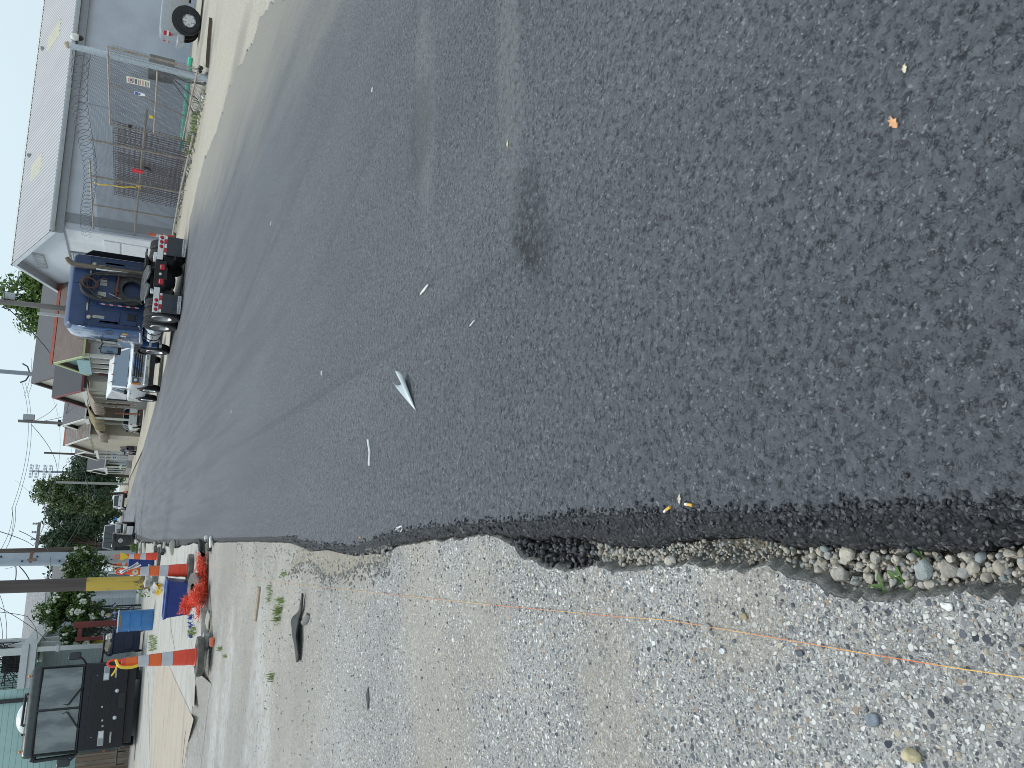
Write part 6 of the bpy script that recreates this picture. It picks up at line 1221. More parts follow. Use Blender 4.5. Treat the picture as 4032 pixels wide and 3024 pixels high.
p = W(606, 2292, .08); plY = pole('brown wooden pole with its foot painted yellow behind the traffic cones', p.x, p.y, 9.5, .185, .16, mat('brown_pole_wood', (.105, .085, .078), .85, var=.35, scale=5, stretch=(1, 1, .05), bump=.7, dirt=(.04, .035, .035)), lean=(-.08, 0), z=.08)
t = NT('flaking_yellow'); v = t.coord(); f = t.noise(t.coord((1, 1, .35)), 9, 6, .7); X = t.xyz(v); fl_ = t.math('ADD', f, t.rng(X[2], .0, .8, .22, 0.)); c = t.mix(t.rng(fl_, .60, .68), (.60, .42, .075), (.17, .13, .07)); c = t.mix(t.rng(t.noise(t.coord((1, 1, .08)), 14, 4), .55, .7, 0, .5), c, (.36, .25, .06)); t.out(c, .7); t.bump(f, .4, .01)
zt = WY(340, 2300, p.y).z - .08; MB().tube([(0, 0, .02), (-.01, 0, zt * .5), (-.018, 0, zt)], [.193, .192, .190], 18).build('yellow_paint', t.m, plY, smooth=60)
# ---- overhead wires
M_CABLE = mat('cable_black', (.045, .05, .06), .6); 
def wire(label, a, b, drop, r=.02):
    o = MB().tube(sag(a, b, drop, 16), r * .55, 5).build('power_line', M_CABLE); tag(o, label, 'power line', 'overhead power lines')
def PY(px, py, Y): return WY(px, py, Y)
wire('thick black cable drooping from behind the semi down to the transformer pole', PY(10, 1195, 50), PY(245, 1655, 80), 1.6, .05)
wire('cable rising from the pole behind the semi toward the photo top left', PY(15, 1180, 50), PY(-60, 1080, 44), .3, .05)
wire('thin cable from the semi pole over the warehouse gable', PY(30, 1150, 50), PY(75, 1075, 47), .1, .025)
for i, (a, b, d, r) in enumerate(((PY(95, 1560, 95), PY(125, 1410, 95), .2, .03), (PY(108, 1560, 95), PY(140, 1410, 95), .2, .03), (PY(125, 1662, 82), PY(225, 1590, 75), .3, .04), (PY(130, 1664, 82), PY(250, 1640, 80), .2, .04), (PY(124, 1672, 82), PY(160, 1960, 150), 2.2, .05), (PY(240, 1672, 82), PY(310, 1797, 104), .8, .05), (PY(320, 1720, 100), PY(328, 1800, 104), .2, .05), (PY(300, 1800, 104), PY(250, 2160, 66), 1.4, .05), (PY(310, 1800, 104), PY(255, 2160, 66), 1.8, .03),
    (PY(85, 1500, 90), PY(48, 2000, 70), .8, .028), (PY(97, 1500, 90), PY(60, 2000, 70), .8, .028), (PY(48, 2000, 70), PY(-20, 2200, 60), .3, .028), (PY(60, 2000, 70), PY(0, 2200, 60), .3, .028), (PY(46, 2000, 70), PY(30, 2150, 66), .2, .028), (PY(205, 1560, 120), PY(145, 2140, 66), 1.2, .025), (PY(255, 1700, 130), PY(150, 2145, 66), 1.5, .025), (PY(300, 1810, 140), PY(180, 2150, 66), 1.5, .025), (PY(150, 1960, 150), PY(130, 2150, 66), 1.0, .03),
    (PY(143, 2150, 66), PY(75, 2090, 40), .3, .03), (PY(-10, 2090, 36), PY(130, 2150, 66), .2, .03), (PY(265, 2100, 90), PY(60, 1890, 120), .3, .025), (PY(0, 2410, 26), PY(112, 2430, 30), .1, .016), (PY(-5, 2390, 26), PY(180, 2520, 33), .1, .016), (PY(110, 2432, 30), PY(145, 2520, 33), .1, .016), (PY(-40, 2330, 60), PY(10, 2530, 60), .2, .03), (PY(-10, 2320, 60), PY(24, 2530, 60), .2, .03), (PY(150, 2120, 66), PY(185, 2290, 40), .4, .022), (PY(60, 2215, 60), PY(118, 2290, 60), .1, .06), (PY(60, 2215, 60), PY(60, 2290, 60), .05, .06), (PY(165, 2215, 60), PY(190, 2290, 60), .3, .025), (PY(20, 2240, 60), PY(70, 2225, 60), .1, .02))):
    wire('thin overhead wire among the tangle of lines above the street', a, b, d, r)
# ================================================================== LEFT SIDE: raised pavement, yards, houses, bins
M_SLAB = g_slab('old_concrete_slab', (.47, .455, .42), (.33, .315, .28)); M_SLAB2 = g_slab('pale_concrete_slab', (.46, .445, .41), (.33, .315, .28)); M_TANAG = g_slab('tan_aggregate_slab', (.47, .405, .335), (.40, .34, .28), .8); M_WALK = g_slab('grey_walk', (.44, .46, .49), (.36, .37, .38))
def poly(name, pix, z, m): return sheet(name, [(lambda p: (p.x, p.y))(W(px, py, z)) for px, py in pix], z, m)
kpts = [W(802, 2142, .0), W(806, 2250, 0), W(814, 2400, 0), W(818, 2512, 0), W(800, 2650, 0), W(775, 2837, 0), W(752, 3024, 0), W(735, 3200, 0)]
front = [(p.x, p.y) for p in kpts]
lb_ = [(edge(y) - .02, y) for y in np.linspace(58, front[0][1] + .05, 60)]
sheet('pavement', lb_ + front + [(-40, front[-1][1]), (-40, 62), (-2, 62)], .08, M_SLAB)
rows = []
for i in range(len(front) - 1):
    for k in range(12):
        u = k / 12; x = front[i][0] * (1 - u) + front[i + 1][0] * u; y = front[i][1] * (1 - u) + front[i + 1][1] * u; n_ = .03 * mnoise.noise(Vector((x * 5, y, 0)))
        rows.append([(x, y + .04, .0805), (x, y + .01, .086), (x, y - .02 + n_, .06), (x, y - .035 + n_, .0), (x, y - .03, -.05)])
strip('kerb_face', rows, mat('kerb_concrete', (.36, .345, .31), .9, var=.4, scale=9, bump=.6, dirt=(.17, .16, .14), dirtamt=.5))
rr_ = [[(x, y - .028, .070), (x, y - .35, .025 + .01 * mnoise.noise(Vector((x * 3, 2, 0)))), (x, y - .9 - .1 * mnoise.noise(Vector((x * 2, 7, 0))), -.0175)] for x, y in [(r[0][0], r[0][1]) for r in rows if r[0][0] < front[3][0] - .45]]
strip('drive_ramp', rr_, M_CONC)
rows = [[(x, y - .03, -.0155), (x, y - .46 - .12 * mnoise.noise(Vector((x * 2, 1, 0))), -.0150)] for x, y in [(r[0][0], r[0][1]) for r in rows if r[0][0] > front[3][0] - .6]]
strip('gutter_dirt', rows, g_dirt('gutter_grit', (.11, .105, .095), (.23, .215, .19), (.075, .07, .065), .8))
poly('drive_slab', [(640, 2560), (700, 2700), (762, 2832), (735, 2940), (712, 3090), (598, 3090), (598, 2850), (612, 2640)], .084, M_TANAG)
poly('drive_apron', [(545, 2350), (570, 2560), (585, 2700), (592, 3090), (490, 3090), (500, 2700), (505, 2480)], .0845, M_SLAB2)
poly('front_slab', [(690, 2560), (745, 2600), (770, 2640), (764, 2790), (700, 2640)], .0848, M_SLAB2)
poly('walkway', [(505, 2262), (552, 2268), (548, 2400), (527, 2412), (515, 2340)], .084, M_WALK)
poly('kerb_band', [(640, 2262), (668, 2262), (672, 2470), (690, 2570), (664, 2590), (640, 2470)], .0846, M_SLAB2)
M_JOINT = mat('dark_joint', (.07, .065, .055), .95, var=.4, scale=12)
for L in ([(651, 2590), (700, 2700), (768, 2840)], [(600, 2560), (596, 2800), (594, 3060)], [(735, 2300), (742, 2460), (764, 2600)], [(730, 2880), (712, 3060)], [(578, 2340), (590, 2500), (602, 2600)], [(772, 2850), (800, 3050)]):
    b = MB(); pts = [W(px, py, .0865) for px, py in L]; fine = []
    for a, c in zip(pts, pts[1:]): fine += [a.lerp(c, k / 14) for k in range(14)]
    rows = [[(q.x + .01 * mnoise.noise(q * 7), q.y - .012 - .014 * abs(mnoise.noise(q * 5)), .0868), (q.x + .01 * mnoise.noise(q * 7), q.y + .012 + .02 * abs(mnoise.noise(q * 6 + Vector((3, 0, 0)))), .0868)] for q in fine]
    strip('slab_joint', rows, M_JOINT, False)
poly('lawn', [(470, 2930), (478, 3100), (462, 3100), (452, 2930)], .086, mat('lawn_soil', (.10, .13, .05), .9, var=.3))
def tuftW(label, fnp, n, h, cat='grass', name='grass_tuft', mm=None, group=None, kind=None):
    V, F = fn5(n, fnp, h); o = mesh_obj(name, V, F, mm or M_GRASS); return tag(o, label, cat, group, kind)
def inpx(pxr, pyr, z=.085): return lambda: W(rnd.uniform(*pxr), rnd.uniform(*pyr), z)
tuftW('green lawn strip below the wooden fence at the photo corner', inpx((450, 478), (2925, 3080)), 1500, .35, name='lawn_grass', mm=leafmat('lawn_blade', (.10, .20, .03), (.26, .38, .08)), kind='stuff')
tuftW('dry grass patch on the slab in front of the open dark cart', inpx((592, 620), (2500, 2560)), 260, .10, group='grass tufts in the concrete cracks')
tuftW('green grass sprig by the kerb near the crumpled blue can', inpx((755, 775), (2470, 2500)), 90, .10, group='grass tufts in the concrete cracks')
tuftW('ragged weeds at the kerb beneath the black pickup', inpx((530, 545), (2145, 2170)), 200, .35, mm=LG)
# ---- drum, bins, carts
M_DRUM = mat('drum_blue', (.035, .17, .42), .42, 0, var=.12, scale=5, dirt=(.10, .16, .24), dirtamt=.4); M_NAVY = mat('cart_navy', (.012, .022, .055), .5, 0, var=.15, scale=5); M_BINB = mat('bin_blue', (.012, .035, .20), .42, var=.12, scale=5, dirt=(.05, .08, .2), dirtamt=.3)
p = W(602, 2440, .085); dr = thing('oil_drum', 'blue steel drum with pale rim standing beside the open dark cart', 'drum', p)
R = .285; MB().lathe([(0, .03), (R - .01, .03), (R, 0), (R, .02), (R - .004, .29), (R + .012, .30), (R - .004, .31), (R - .004, .57), (R + .012, .58), (R - .004, .59), (R - .004, .85), (R + .004, .87), (R - .02, .875), (R - .03, .845), (0, .845)], 36).build('body', M_DRUM, dr)
MB().tube([(math.cos(a) * (R + .002), math.sin(a) * (R + .002), .865) for a in np.linspace(0, 2 * math.pi, 37)[:-1]], .016, 7, True).build('rim', mat('rim_pale_blue', (.35, .52, .66), .35, var=.1), dr)
MB().lathe([(R - .0035, .795), (R + .002, .80), (R + .002, .825), (R - .0035, .83)], 36).build('rust_ring', mat('rust', (.26, .15, .08), .8, var=.4), dr)
def cart(label, loc, rz, m, h=1.02, wd=.6, dp=.62, lid='closed', group='wheeled rubbish carts', badge=False):
    r = thing('rubbish_cart', label, 'rubbish cart', loc, rz, group)
    MB().loft([[Vector((x * wd * .40, y * dp * .38, .10)) for x, y in ((-1, -1), (1, -1), (1, 1), (-1, 1))], [Vector((x * wd * .49, y * dp * .47, h * .86)) for x, y in ((-1, -1), (1, -1), (1, 1), (-1, 1))], [Vector((x * wd * .53, y * dp * .51, h * .87)) for x, y in ((-1, -1), (1, -1), (1, 1), (-1, 1))], [Vector((x * wd * .53, y * dp * .51, h * .92)) for x, y in ((-1, -1), (1, -1), (1, 1), (-1, 1))]]).build('bin', m, r, bev=.02)
    MB().prism([(-wd * .3, .3), (wd * .3, .3), (wd * .34, .52), (wd * .30, .56), (-wd * .30, .56), (-wd * .34, .52)], 'Y', -dp * .45, -dp * .40).build('front_panel', m, r, bev=.015)
    for s in (-1, 1):
        wh = MB().lathe([(0, -.03), (.1, -.035), (.125, -.02), (.125, .02), (.1, .035), (0, .03)], 18, (s * wd * .42, dp * .36, .125), 'X').build('wheel', M_RUBBER, r)
    if lid == 'closed': MB().loft([[Vector((x * wd * .55, y * dp * .54, h * .92)) for x, y in ((-1, -1), (1, -1), (1, 1), (-1, 1))], [Vector((x * wd * .5, y * dp * .48, h * 1.0)) for x, y in ((-1, -1), (1, -1), (1, 1), (-1, 1))]]).build('lid', m, r, bev=.02)
    MB().tube([(-wd * .4, dp * .55, h * .95), (-wd * .4, dp * .64, h * .97), (wd * .4, dp * .64, h * .97), (wd * .4, dp * .55, h * .95)], .02, 7).build('handle', m, r)
    if badge:
        q = MB().lathe([(0, -.006), (.13, -.004), (.13, .01), (0, .01)], 22, (0, -dp * .445, h * .66), 'Y').build('badge', mat('badge_white', (.72, .74, .76), .5), r); q.rotation_euler = (RAD(3), 0, 0)
        MB().tube([(.08 * math.cos(a), -dp * .46, h * .66 + .08 * math.sin(a)) for a in np.linspace(0, 6.28, 20)], .012, 5).sph((0, -dp * .455, h * .66), .035, 8, (1, .3, 1)).build('badge_mark', mat('badge_grey', (.3, .34, .38), .5), q)
    return r
p = W(563, 2522, .085); oc_ = cart('dark navy cart heaped with rubbish, lid folded open beside the blue drum', (p.x, p.y, .085), RAD(6), M_NAVY, 1.02, .76, .72, 'open')
MB().box((-.42, .12, 1.18), (1.0, .74, .025), Euler((RAD(4), RAD(3), 0)).to_matrix()).build('lid', M_BLACK, oc_, bev=.01)
MB().tube([(-.95, -.2, 1.02), (-.95, -.22, 1.18), (.3, -.25, 1.16), (.42, -.24, 1.0)], .035, 7).build('lid_rim', M_BLACK, oc_)
for i, (x, y, z, s, c, lab) in enumerate(((-.12, -.1, 1.02, .2, (.52, .47, .38), 'tan rubbish bag heaped in the open cart, largest one'), (.12, .02, .99, .16, (.62, .62, .62), 'white plastic bag in the open dark cart'), (-.25, -.12, .97, .14, (.30, .30, .42), 'bluish grey rag stuffed in the open cart'), (.22, -.18, .95, .11, (.60, .58, .5), 'cream paper bag at the drum side of the open cart'))):
    o = MB().sph((0, 0, 0), s, 14, (1.1, 1, .8), .6).build('rubbish_bag', mat('bag%d' % i, c, .6, var=.25, scale=12, bump=.5)); o.location = oc_.location + Vector((x, y, z)); tag(o, lab, 'bag')
p = W(478, 2320, .085); cart('black cart with round white badge on the green verge by the grey house', (p.x, p.y, .085), RAD(-5), M_DARKP, 1.05, .62, .66, badge=True)
p = W(531, 2120, 0.0); cart('black cart with round white badge in front of the black pickup', (p.x - .05, p.y - 2.6, .0), RAD(-6), M_DARKP, 1.35, .80, .8, badge=True)
p = W(522, 2150, .0); cart('plain dark cart left of the badged cart by the black pickup', (p.x - .25, p.y - 3.0, .0), RAD(3), mat('cart_dark_green', (.018, .024, .022), .5), 1.2, .72, .8)
p = W(503, 1832, 0); cart('blue cart standing by the far bushes on the right', (p.x, p.y, 0), RAD(4), M_DRUM, 1.1); cart('black cart next to the blue cart by the far bushes', (p.x - 2.0, p.y - 1, 0), 0, M_DARKP, 1.1)
def tub(name, label, p, w0, d0, h, m, rz, lid=.0):
    r = thing(name, label, 'bin', p, rz, 'blue plastic bins')
    MB().loft([[Vector((x * w0 * k, y * d0 * k, z)) for x, y in ((-.5, -.5), (.5, -.5), (.5, .5), (-.5, .5))] for z, k in ((0, .86), (h * .9, 1.0), (h * .91, 1.05), (h, 1.06), (h, .98), (h * .15, .82))]).build('bin', m, r, bev=.012)
    MB().tube([(x * w0 * .53, y * d0 * .53, h) for x, y in ((-1, -1), (1, -1), (1, 1), (-1, 1))], .012, 6, True).build('rim', mat('rim_blue', (.12, .22, .46), .4), r); return r
p = W(752, 2355, .085); tub('recycling_bin', 'low navy blue tub behind the tangle of red netting', (p.x, p.y + .25, .085), .56, .40, .37, M_BINB, RAD(-6))
p = W(604, 2226, .085); tub('recycling_bin', 'taller blue bin half hidden behind the channelizers', (p.x, p.y + .2, .085), .50, .6, .70, M_BINB, RAD(4))
# red netting: heaps of loose plastic strands
M_NET = mat('netting_red', (.84, .115, .06), .45, var=.2, scale=9)
def netting(label, path, rad, n, seed, L=.16):
    r = random.Random(seed); b = MB(); P = [Vector(q) for q in path]
    for i in range(n):
        u = r.random() * (len(P) - 1); k = int(u); c = P[k].lerp(P[k + 1], u - k) + Vector((r.gauss(0, rad), r.gauss(0, rad * .6), r.gauss(0, rad * .55))); c.z = max(-.01, c.z)
        d = Vector((r.gauss(0, 1), r.gauss(0, 1), r.gauss(0, .7))).normalized() * L * r.uniform(.4, 1); e = Vector((r.gauss(0, .055), r.gauss(0, .055), r.gauss(.01, .04)))
        q = c - d * .5; q2 = c + d * .5; q.z = max(-.015, q.z); q2.z = max(-.015, q2.z); m_ = c + e; m_.z = max(.0, m_.z)
        b.tube(smoothp([q, m_, q2, q2 + Vector((r.gauss(0, .04), r.gauss(0, .04), r.gauss(0, .03)))], 2), r.uniform(.0022, .0042), 3)
    o = b.build('safety_netting', M_NET, None, smooth=0); return tag(o, label, 'netting', 'heaps of red safety netting')
netting('red safety netting spilling along the kerb below the netting cone', [W(796, 2200, .06), W(797, 2260, .05), W(797, 2310, .05), W(799, 2370, .04), W(798, 2425, .04)], .034, 720, 1, .12)
netting('rounded heap of red netting piled against the navy blue tub', [W(776, 2388, .085) + Vector((0, 0, .18)), W(776, 2378, .085) + Vector((.02, 0, .11)), W(780, 2350, .12), W(785, 2320, .12)], .034, 520, 2, .085)
o = MB().lathe([(.10, 0), (.25, 0), (.26, .05), (.20, .07), (.10, .06)], 10).build('rubber_ring', mat('cone_base_rubber', (.10, .098, .09)), None); o.location = W(776, 2322, .10); o.rotation_euler = (RAD(12), RAD(-10), .4); tag(o, 'loose black rubber base ring lying between the two netting heaps', 'rubber ring')
for k, (px, py) in enumerate(((797, 2160), (792, 2170))): pass
o = MB().tube([W(786, 2130, .1), W(790, 2165, .11), W(800, 2185, .09), W(797, 2140, .05)], .03, 7).build('rubber_hose', M_BLACK); tag(o, 'black rubber hose lying at the kerb corner beside the asphalt', 'hose')
for label, px, py, s, c in (('pale round lump of concrete at the kerb corner, nearer the asphalt', 820, 2122, .07, (.74, .72, .68)), ('pale oval concrete lump beside the kerb corner, nearer the gutter', 838, 2132, .075, (.70, .68, .63))): stone(label, px, py, s, c, -.01, .7)
stone('dark broken chunk of asphalt below the kerb corner', 832, 2150, .08, (.09, .09, .085), -.02, .7, 'chunk', 'asphalt_chunk'); stone('long flat tan concrete slab piece lying in the gutter', 825, 2445, .13, (.40, .37, .31), -.02, .35, 'slab', 'concrete_piece')
for i, (px, py, s) in enumerate(((545, 2158, .3), (560, 2150, .25), (575, 2165, .28), (620, 2150, .22), (655, 2152, .16), (690, 2150, .2), (560, 2175, .35))): stone(('large broken kerb chunk by the steel pole, ', 'broken kerb chunk by the street edge, ')[i % 2] + ('farthest', 'second farthest', 'beside the cone', 'beyond the cone base', 'small flat one', 'nearest', 'mossy one')[i], px, py, s, (.36, .34, .29) if i != 6 else (.24, .25, .18), .05, .5, 'concrete chunk', 'concrete_chunk')
for px, py, lab in ((612, 2163, 'short black iron bar sticking up by the far cone'), (640, 2165, 'black iron pipe end at the kerb before the far cone')): o = MB().cyl(W(px, py - 14, .1), W(px, py + 14, .16), .05, n=8).build('iron_bar', M_BLACK); tag(o, lab, 'iron bar')
o = MB().sph((0, 0, .1), .34, 18, (1, .7, .55), .9).build('plastic_sheet', mat('crumpled_grey_sheet', (.33, .32, .31), .45, var=.35, scale=8, bump=.8)); o.location = W(622, 2272, .085); tag(o, 'crumpled grey plastic sheet at the foot of the yellow pole', 'plastic sheet')
o = MB().tube(smoothp([W(612, 2300, .12), W(625, 2315, .2), W(632, 2330, .1), W(618, 2342, .12), W(630, 2300, .16)]), .04, 6, flat=.3).build('yellow_strap', M_YTAPE); tag(o, 'tangled yellow strap lying left of the yellow pole foot', 'strap')
bush('small leafy weed leaning by the yellow pole foot', W(590, 2322, .085), (.25, .25, .5), LG, 60, .07, 71, 'weed', 'weed')
for i, (a, c, lab) in enumerate((((756, 2420), (750, 2440), 'crumpled blue foil strip next to the netting'), ((752, 2450), (756, 2475), 'dark blue foil strip in the kerb grass'), ((757, 2490), (753, 2510), 'bright blue crushed can beside the front cone'))):
    b = MB(); q0, q1 = W(*a, .10), W(*c, .12); rings = []
    for k in range(6): q = q0.lerp(q1, k / 5); z = .03 * math.sin(k * 2.1 + i); rings.append([q + Vector((0, -.04, z)), q + Vector((0, 0, z + .03)), q + Vector((0, .05, -z))])
    o = b.loft(rings, closed=False).build('foil_scrap', mat('blue_foil', (.04, .12, .45), .25, .5, var=.4, scale=10), None, smooth=0, solid=.004); tag(o, lab, 'foil')
o = MB().lathe([(0, 0), (.04, 0), (.035, .09), (0, .1)], 12).build('broken_lamp', mat('coral_plastic', (.75, .16, .08), .5)); o.location = W(836, 2538, .0); o.rotation_euler = (RAD(80), 0, 1); tag(o, 'small coral red plastic stub in the gutter by the front cone', 'plastic stub')
o = MB().sph((0, 0, .04), .1, 12, (1.3, .7, .6), .5).build('grey_rag', mat('rag_grey', (.36, .36, .35), .9, var=.2)); o.location = W(826, 2520, -.01); tag(o, 'grey rag stuck under the front cone base', 'rag')
# ---- crape myrtles, ironwork, red gate
def myrtle(label, p, H, crown, n, seed, nf):
    root, C = tree(label, p, H, crown, LM, n, .085, seed, .05, 'flowering_tree', 34)
    r = random.Random(seed + 5); V = []; b = MB()
    for i in range(nf):
        q, cr = C[r.randrange(len(C))]; d = Vector((q.x, q.y - crown[1] * .5, q.z - (H - crown[2]))).normalized(); c = q + d * cr * .7 + Vector((0, -.25, 0))
        for k in range(5): b.sph(c + Vector((r.gauss(0, .05), r.gauss(0, .05), r.gauss(0, .06))), r.uniform(.025, .06), 6, (1, 1, 1.1), .5)
    o = b.build('blossom', mat('white_blossom', (.66, .66, .56), .8, var=.15, scale=30, bump=.5), root); o['kind'] = 'stuff'; return root
p = WY(470, 2408, 37); myrtle('crape myrtle with white blossom in front of the grey roofed house', (p.x, 37, .08), 3.6, (1.12, 1.0, 1.25), 9500, 21, 95)
p = WY(330, 2228, 47); myrtle('smaller flowering tree seen between the two near poles', (p.x, 47, .08), 3.6, (1.0, .9, 1.3), 3600, 22, 14)
def gp(px, py, Y): q = WY(px, py, Y); return q
M_REDW = mat('barn_red_timber', (.20, .048, .042), .75, var=.25, scale=6, stretch=(1, 1, .15)); M_IRON = mat('wrought_iron', (.018, .018, .02), .5, .3)
Yg = 33.5; a = gp(464, 2449, Yg); c = gp(455, 2509, Yg); zt0 = gp(300, 2449, Yg).z
rgate = thing('garden_gate', 'barn red timber gate frame with scrolled ironwork beside the drum', 'gate', (c.x, Yg, .08)); wg = a.x - c.x
MB().bb((wg - .14, -.08, 0), (wg + .06, .08, zt0)).build('gate_post', M_REDW, rgate); MB().bb((-.06, -.08, 0), (.06, .08, zt0 - .1)).build('gate_post', M_REDW, rgate); MB().bb((.06, -.05, zt0 - .30), (wg - .14, .05, zt0 - .16)).build('gate_rail', M_REDW, rgate); MB().bb((.06, -.05, .2), (wg - .14, .05, .34)).build('gate_rail', M_REDW, rgate)
b = MB()
for k in range(7): x = .1 + (wg - .3) * k / 6; b.cyl((x, 0, .3), (x, 0, zt0 - .2), .012, n=5)
for k in range(12):
    cx, cz, rr_ = .15 + (wg - .4) * ((k * 37) % 11) / 10, .5 + (zt0 - .9) * k / 11, .12
    b.tube([(cx + rr_ * (1 - .1 * j) * math.cos(j * .7), .01, cz + rr_ * (1 - .1 * j) * math.sin(j * .7)) for j in range(10)], .012, 5)
b.build('scroll_ironwork', M_IRON, rgate)
x0, x1 = gp(480, 2448, 34.2).x, gp(480, 2385, 34.2).x; fe = thing('iron_fence', 'black scrolled iron fence between the red gate and the badged cart', 'fence', (x0, 34.2, .08)); lw = x1 - x0; hf = gp(360, 2410, 34.2).z
b = MB()
for k in range(10): x = lw * k / 9; b.cyl((x, 0, 0), (x, 0, hf * (.75 + .25 * math.sin(k))), .012, n=5)
for z in (.25, hf * .5, hf * .78): b.cyl((0, 0, z), (lw, .0, z), .014, n=5)
b.cyl((0, 0, hf * .7), (lw, 0, hf * .15), .016, n=5).cyl((0, 0, .2), (lw, 0, hf * .85), .016, n=5); b.build('bars', M_IRON, fe)
for sx in (0, lw): MB().cyl((sx, .02, 0), (sx, .02, hf), .03, n=8).build('fence_post', M_IRON, fe)
MB().lathe([(0, 0), (.08, 0), (.09, .015), (0, .03)], 14, (lw * .42, -.03, hf * .62), 'Y').build('rosette', mat('rosette_yellow', (.5, .46, .22), .6), fe)
bush('pale violet hydrangea flowering behind the red gate', (gp(440, 2430, 34).x, 33.9, .6), (.35, .25, .5), LM, 220, .07, 51, 'flower_bush', 'flower bush', mat('violet_petal', (.36, .34, .66), .7, var=.15), 22, .06)
p = W(503, 2350, .085); bush('leafy green shrub at the foot of the iron fence', (p.x, p.y, .085), (.55, .5, .55), LG, 900, .07, 52)
p = W(500, 2312, .085); bush('bright lime green ground plant beside the badged cart', (p.x, p.y, .085), (.75, .8, .5), leafmat('lime_leaf', (.16, .26, .03), (.32, .44, .08)), 1300, .07, 53)
p = W(490, 2210, .085); bush('dark green shrubs along the far left house front', (p.x - .5, p.y + 6, .085), (1.2, 1.5, 1.3), LD, 900, .12, 54)
# ---- left houses
h0 = gp(190, 2330, 43); r0 = gp(118, 2335, 47); wG = thing('house', 'grey clapboard house with weathered grey shingle roof behind the crape myrtle', 'house', (h0.x, 43, 0)); D = 8.
M_WSH = mat('weathered_shingles', (.27, .275, .285), .85, var=.3, scale=6, stretch=(3, .25, 1), bump=.5)
MB().bb((-14, .3, 0), (-.4, D, h0.z - .05)).build('wall', siding('clapboard', (.50, .53, .55), .15), wG)
for (ya, za), (yb, zb) in (((-.1, h0.z), (D / 2, r0.z)), ((D + .2, h0.z), (D / 2, r0.z))): MB().prism([(ya, za), (yb, zb), (yb, zb + .14), (ya, za + .1)], 'X', -14.5, 0).build('roof', M_WSH, wG)
MB().prism([(.32, h0.z - .1), (D - .1, h0.z - .1), (D / 2, r0.z - .08)], 'X', -.62, -.42).build('gable', siding('clapboard', (.5, .53, .55)), wG)
MB().bb((-14.5, -.2, h0.z - .08), (0, -.11, h0.z + .05)).build('gutter', M_WTRIM, wG)
for x in (-3.6, -1.7): f = MB().bb((x, .24, 1.0), (x + .9, .298, 2.6)).build('window', mat('teal_frame', (.30, .44, .46), .6), wG); MB().bb((x + .08, .225, 1.08), (x + .82, .238, 2.52)).build('pane', M_DARKW, f)
q = gp(300, 2245, 62); hF = thing('house', 'far blue grey porch house with white rails between the two near poles', 'house', (q.x + 1.2, 60, 0)); MB().bb((-9, .4, 0), (-1.6, 8, 3.6)).build('wall', siding('blue_grey_siding', (.26, .31, .36), .15), hF); MB().prism([(-.4, 3.5), (8.4, 3.5), (4, 4.9)], 'X', -9.4, -.2).build('roof', M_SHING, hF)
for k in range(3): MB().bb((-.5, .4 + 2.2 * k, .3), (-.34, .56 + 2.2 * k, 3.5)).build('porch_post', M_WTRIM, hF)
b = MB()
for k in range(10): b.bb((-5.0 + .45 * k, .1, .5), (-4.85 + .45 * k, .14, 1.4))
b.bb((-5.1, .08, 1.4), (-.5, .16, 1.5)).build('porch_railing', M_WTRIM, hF); MB().bb((-4.6, .32, 1.6), (-3.6, .38, 3.0)).build('window', M_WTRIM, hF)
# two-storey white galleried house with the teal side wall
Yt = 36.; xa = gp(150, 2704, Yt).x; zb0 = gp(135, 2640, Yt).z; zb1 = gp(75, 2640, Yt).z; xb = gp(200, 2550, Yt).x
bw = thing('gallery_house', 'two storey house with teal clapboard side and white columned gallery behind the motorhome', 'house', (xa, Yt, 0))
MB().bb((-26, 0, 0), (-.02, 6.5, 9.5)).build('wall', M_SIDTEAL, bw)
MB().bb((-.5, -.10, 0), (-.36, -.005, 9)).build('downspout', mat('black_downspout', (.03, .032, .036), .5), bw)
gw = xb - xa; MB().bb((0, -.15, zb0), (gw + .15, .10, zb1)).bb((gw - .1, .101, zb0), (gw + .15, 8, zb1)).build('gallery_beam', mat('beam_white', (.60, .61, .60), .6, var=.05), bw)
MB().bb((0, .2, zb1 - .14), (gw, 8, zb1 - .02)).build('gallery_floor', M_WTRIM, bw); MB().bb((0, -.2, zb0 + (zb1 - zb0) * .48), (gw + .19, .0, zb0 + (zb1 - zb0) * .52)).build('beam_moulding', M_TRIM, bw)
for k, y in enumerate((.0, 1.5, 3.0)):
    cl = MB().bb((gw - .12, y - .08, 0), (gw + .05, y + .09, zb0)).build('column', mat('column_white', (.62, .63, .61), .6, var=.05), bw, bev=.01)
    MB().bb((gw - .155, y - .115, zb0 - .75), (gw + .085, y + .125, zb0 - .65)).build('capital', mat('column_white', (.62, .63, .61)), cl)
    if k == 1: MB().bb((gw - .128, y - .088, .9), (gw + .058, y + .098, gp(256, 2533, Yt + 2).z)).build('yellow_wrap', mat('yellow_wrap', (.62, .43, .05), .6), cl)
    MB().bb((gw - .2, y - .13, zb1), (gw + .04, y + .11, 9)).build('upper_post', mat('column_white', (.62, .63, .61)), bw)
for y in (.6, 2.8): MB().bb((gw - .12, y, zb1 + .4), (gw - .06, y + 1.3, 8)).build('shutter', mat('dark_shutter', (.06, .055, .075), .6), bw)
MB().bb((.0, 4.4, .3), (gw - .4, 4.5, zb0)).build('porch_wall', siding('clapboard', (.5, .53, .55)), bw)
b = MB(); z0_ = zb1
for k in range(14): b.cyl((.05 + (gw - .3) * k / 13, -.02, z0_), (.05 + (gw - .3) * k / 13, -.02, z0_ + 1.0), .012, n=5)
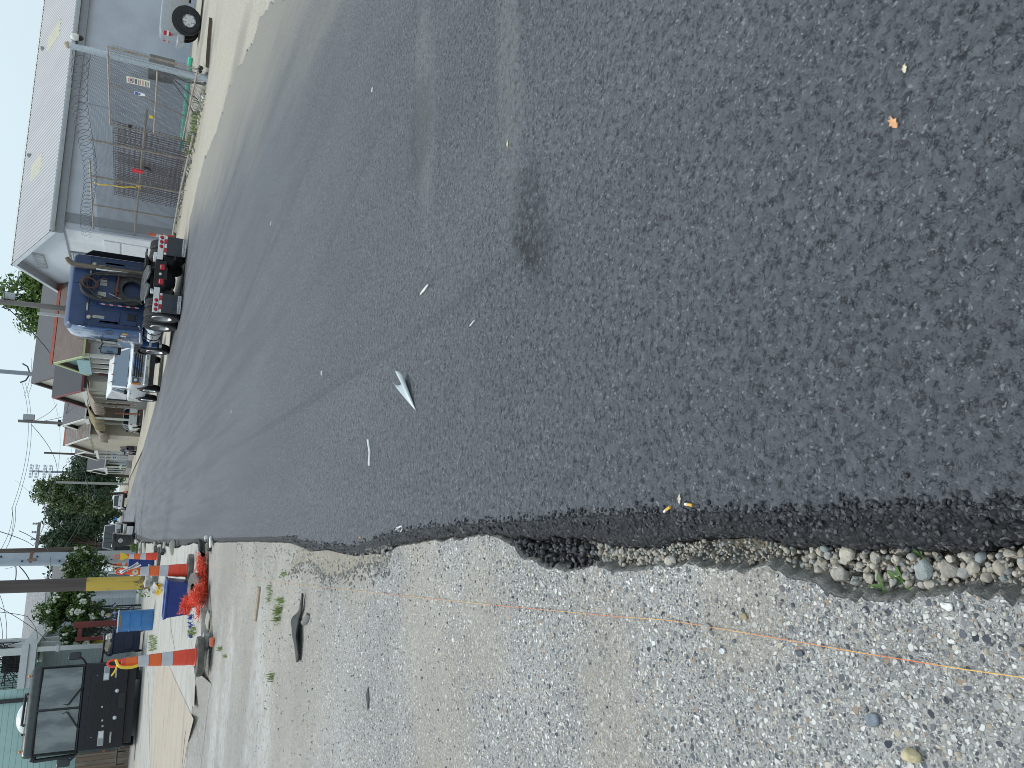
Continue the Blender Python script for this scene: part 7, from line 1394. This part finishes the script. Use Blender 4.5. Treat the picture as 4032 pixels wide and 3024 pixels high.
for k in range(4): b.cyl((.0, -.02, z0_ + .15 + .27 * k), (gw - .2, -.02, z0_ + .15 + .27 * k), .014, n=5)
b.build('gallery_railing', M_IRON, bw)
q = gp(38, 2605, Yt + .5); o = MB().bb((-.38, -.2, -.3), (.38, .2, .3)).build('air_conditioner', M_DARKMETAL, None, bev=.02); o.location = (q.x, Yt + .5, zb1 + .32); tag(o, 'dark air conditioner box sitting on the white gallery floor', 'air conditioner')
r = random.Random(4); b = MB()
for k in range(14): b.tube([(q.x + r.uniform(-.9, .9), Yt + .15, zb1 + .05), (q.x + r.uniform(-.9, .9), Yt + .15, zb1 + r.uniform(.3, .9)), (q.x + r.uniform(-.9, .9), Yt + .15, zb1 + r.uniform(.1, .8))], .015, 5)
tag(b.build('vine', M_IRON), 'bare dark vine stems tangled on the gallery railing', 'vine')
# wooden fence behind the motorhome
q0, q1 = gp(455, 2925, 33.), gp(455, 3060, 33.); zt_ = gp(295, 2990, 33.).z; wf = thing('board_fence', 'weathered brown board fence left of the motorhome', 'fence', (q1.x - 4, 33., 0))
lw = q0.x - q1.x + 5.5; k = 0; x = 0; r = random.Random(2)
t = NT('weathered_boards'); v = t.coord(); X = t.xyz(v); pl_ = t.math('FLOOR', t.math('DIVIDE', X[0], .15)); wn_ = t.n('ShaderNodeTexWhiteNoise'); wn_.noise_dimensions = '1D'; t.set(wn_, 'W', pl_); f = t.noise(t.coord((8, 8, .8)), 1.5, 5, .7)
c = t.ramp(wn_.outputs[0], [(0, (.20, .145, .10)), (.5, (.27, .20, .145)), (.9, (.31, .28, .24))]); c = t.mix(1., c, t.rng(f, .25, .75, .65, 1.2), 'MULTIPLY'); t.out(c, .85); t.bump(f, .5, .01)
b = MB()
while x < lw: b.bb((x + .004, r.uniform(-.01, .01), 0), (x + .146, .02 + r.uniform(-.01, .01), zt_ + r.uniform(-.03, .03))); x += .15
b.build('boards', t.m, wf); MB().bb((0, .03, .5), (lw, .07, .6)).build('fence_rail', M_WOODG, wf)
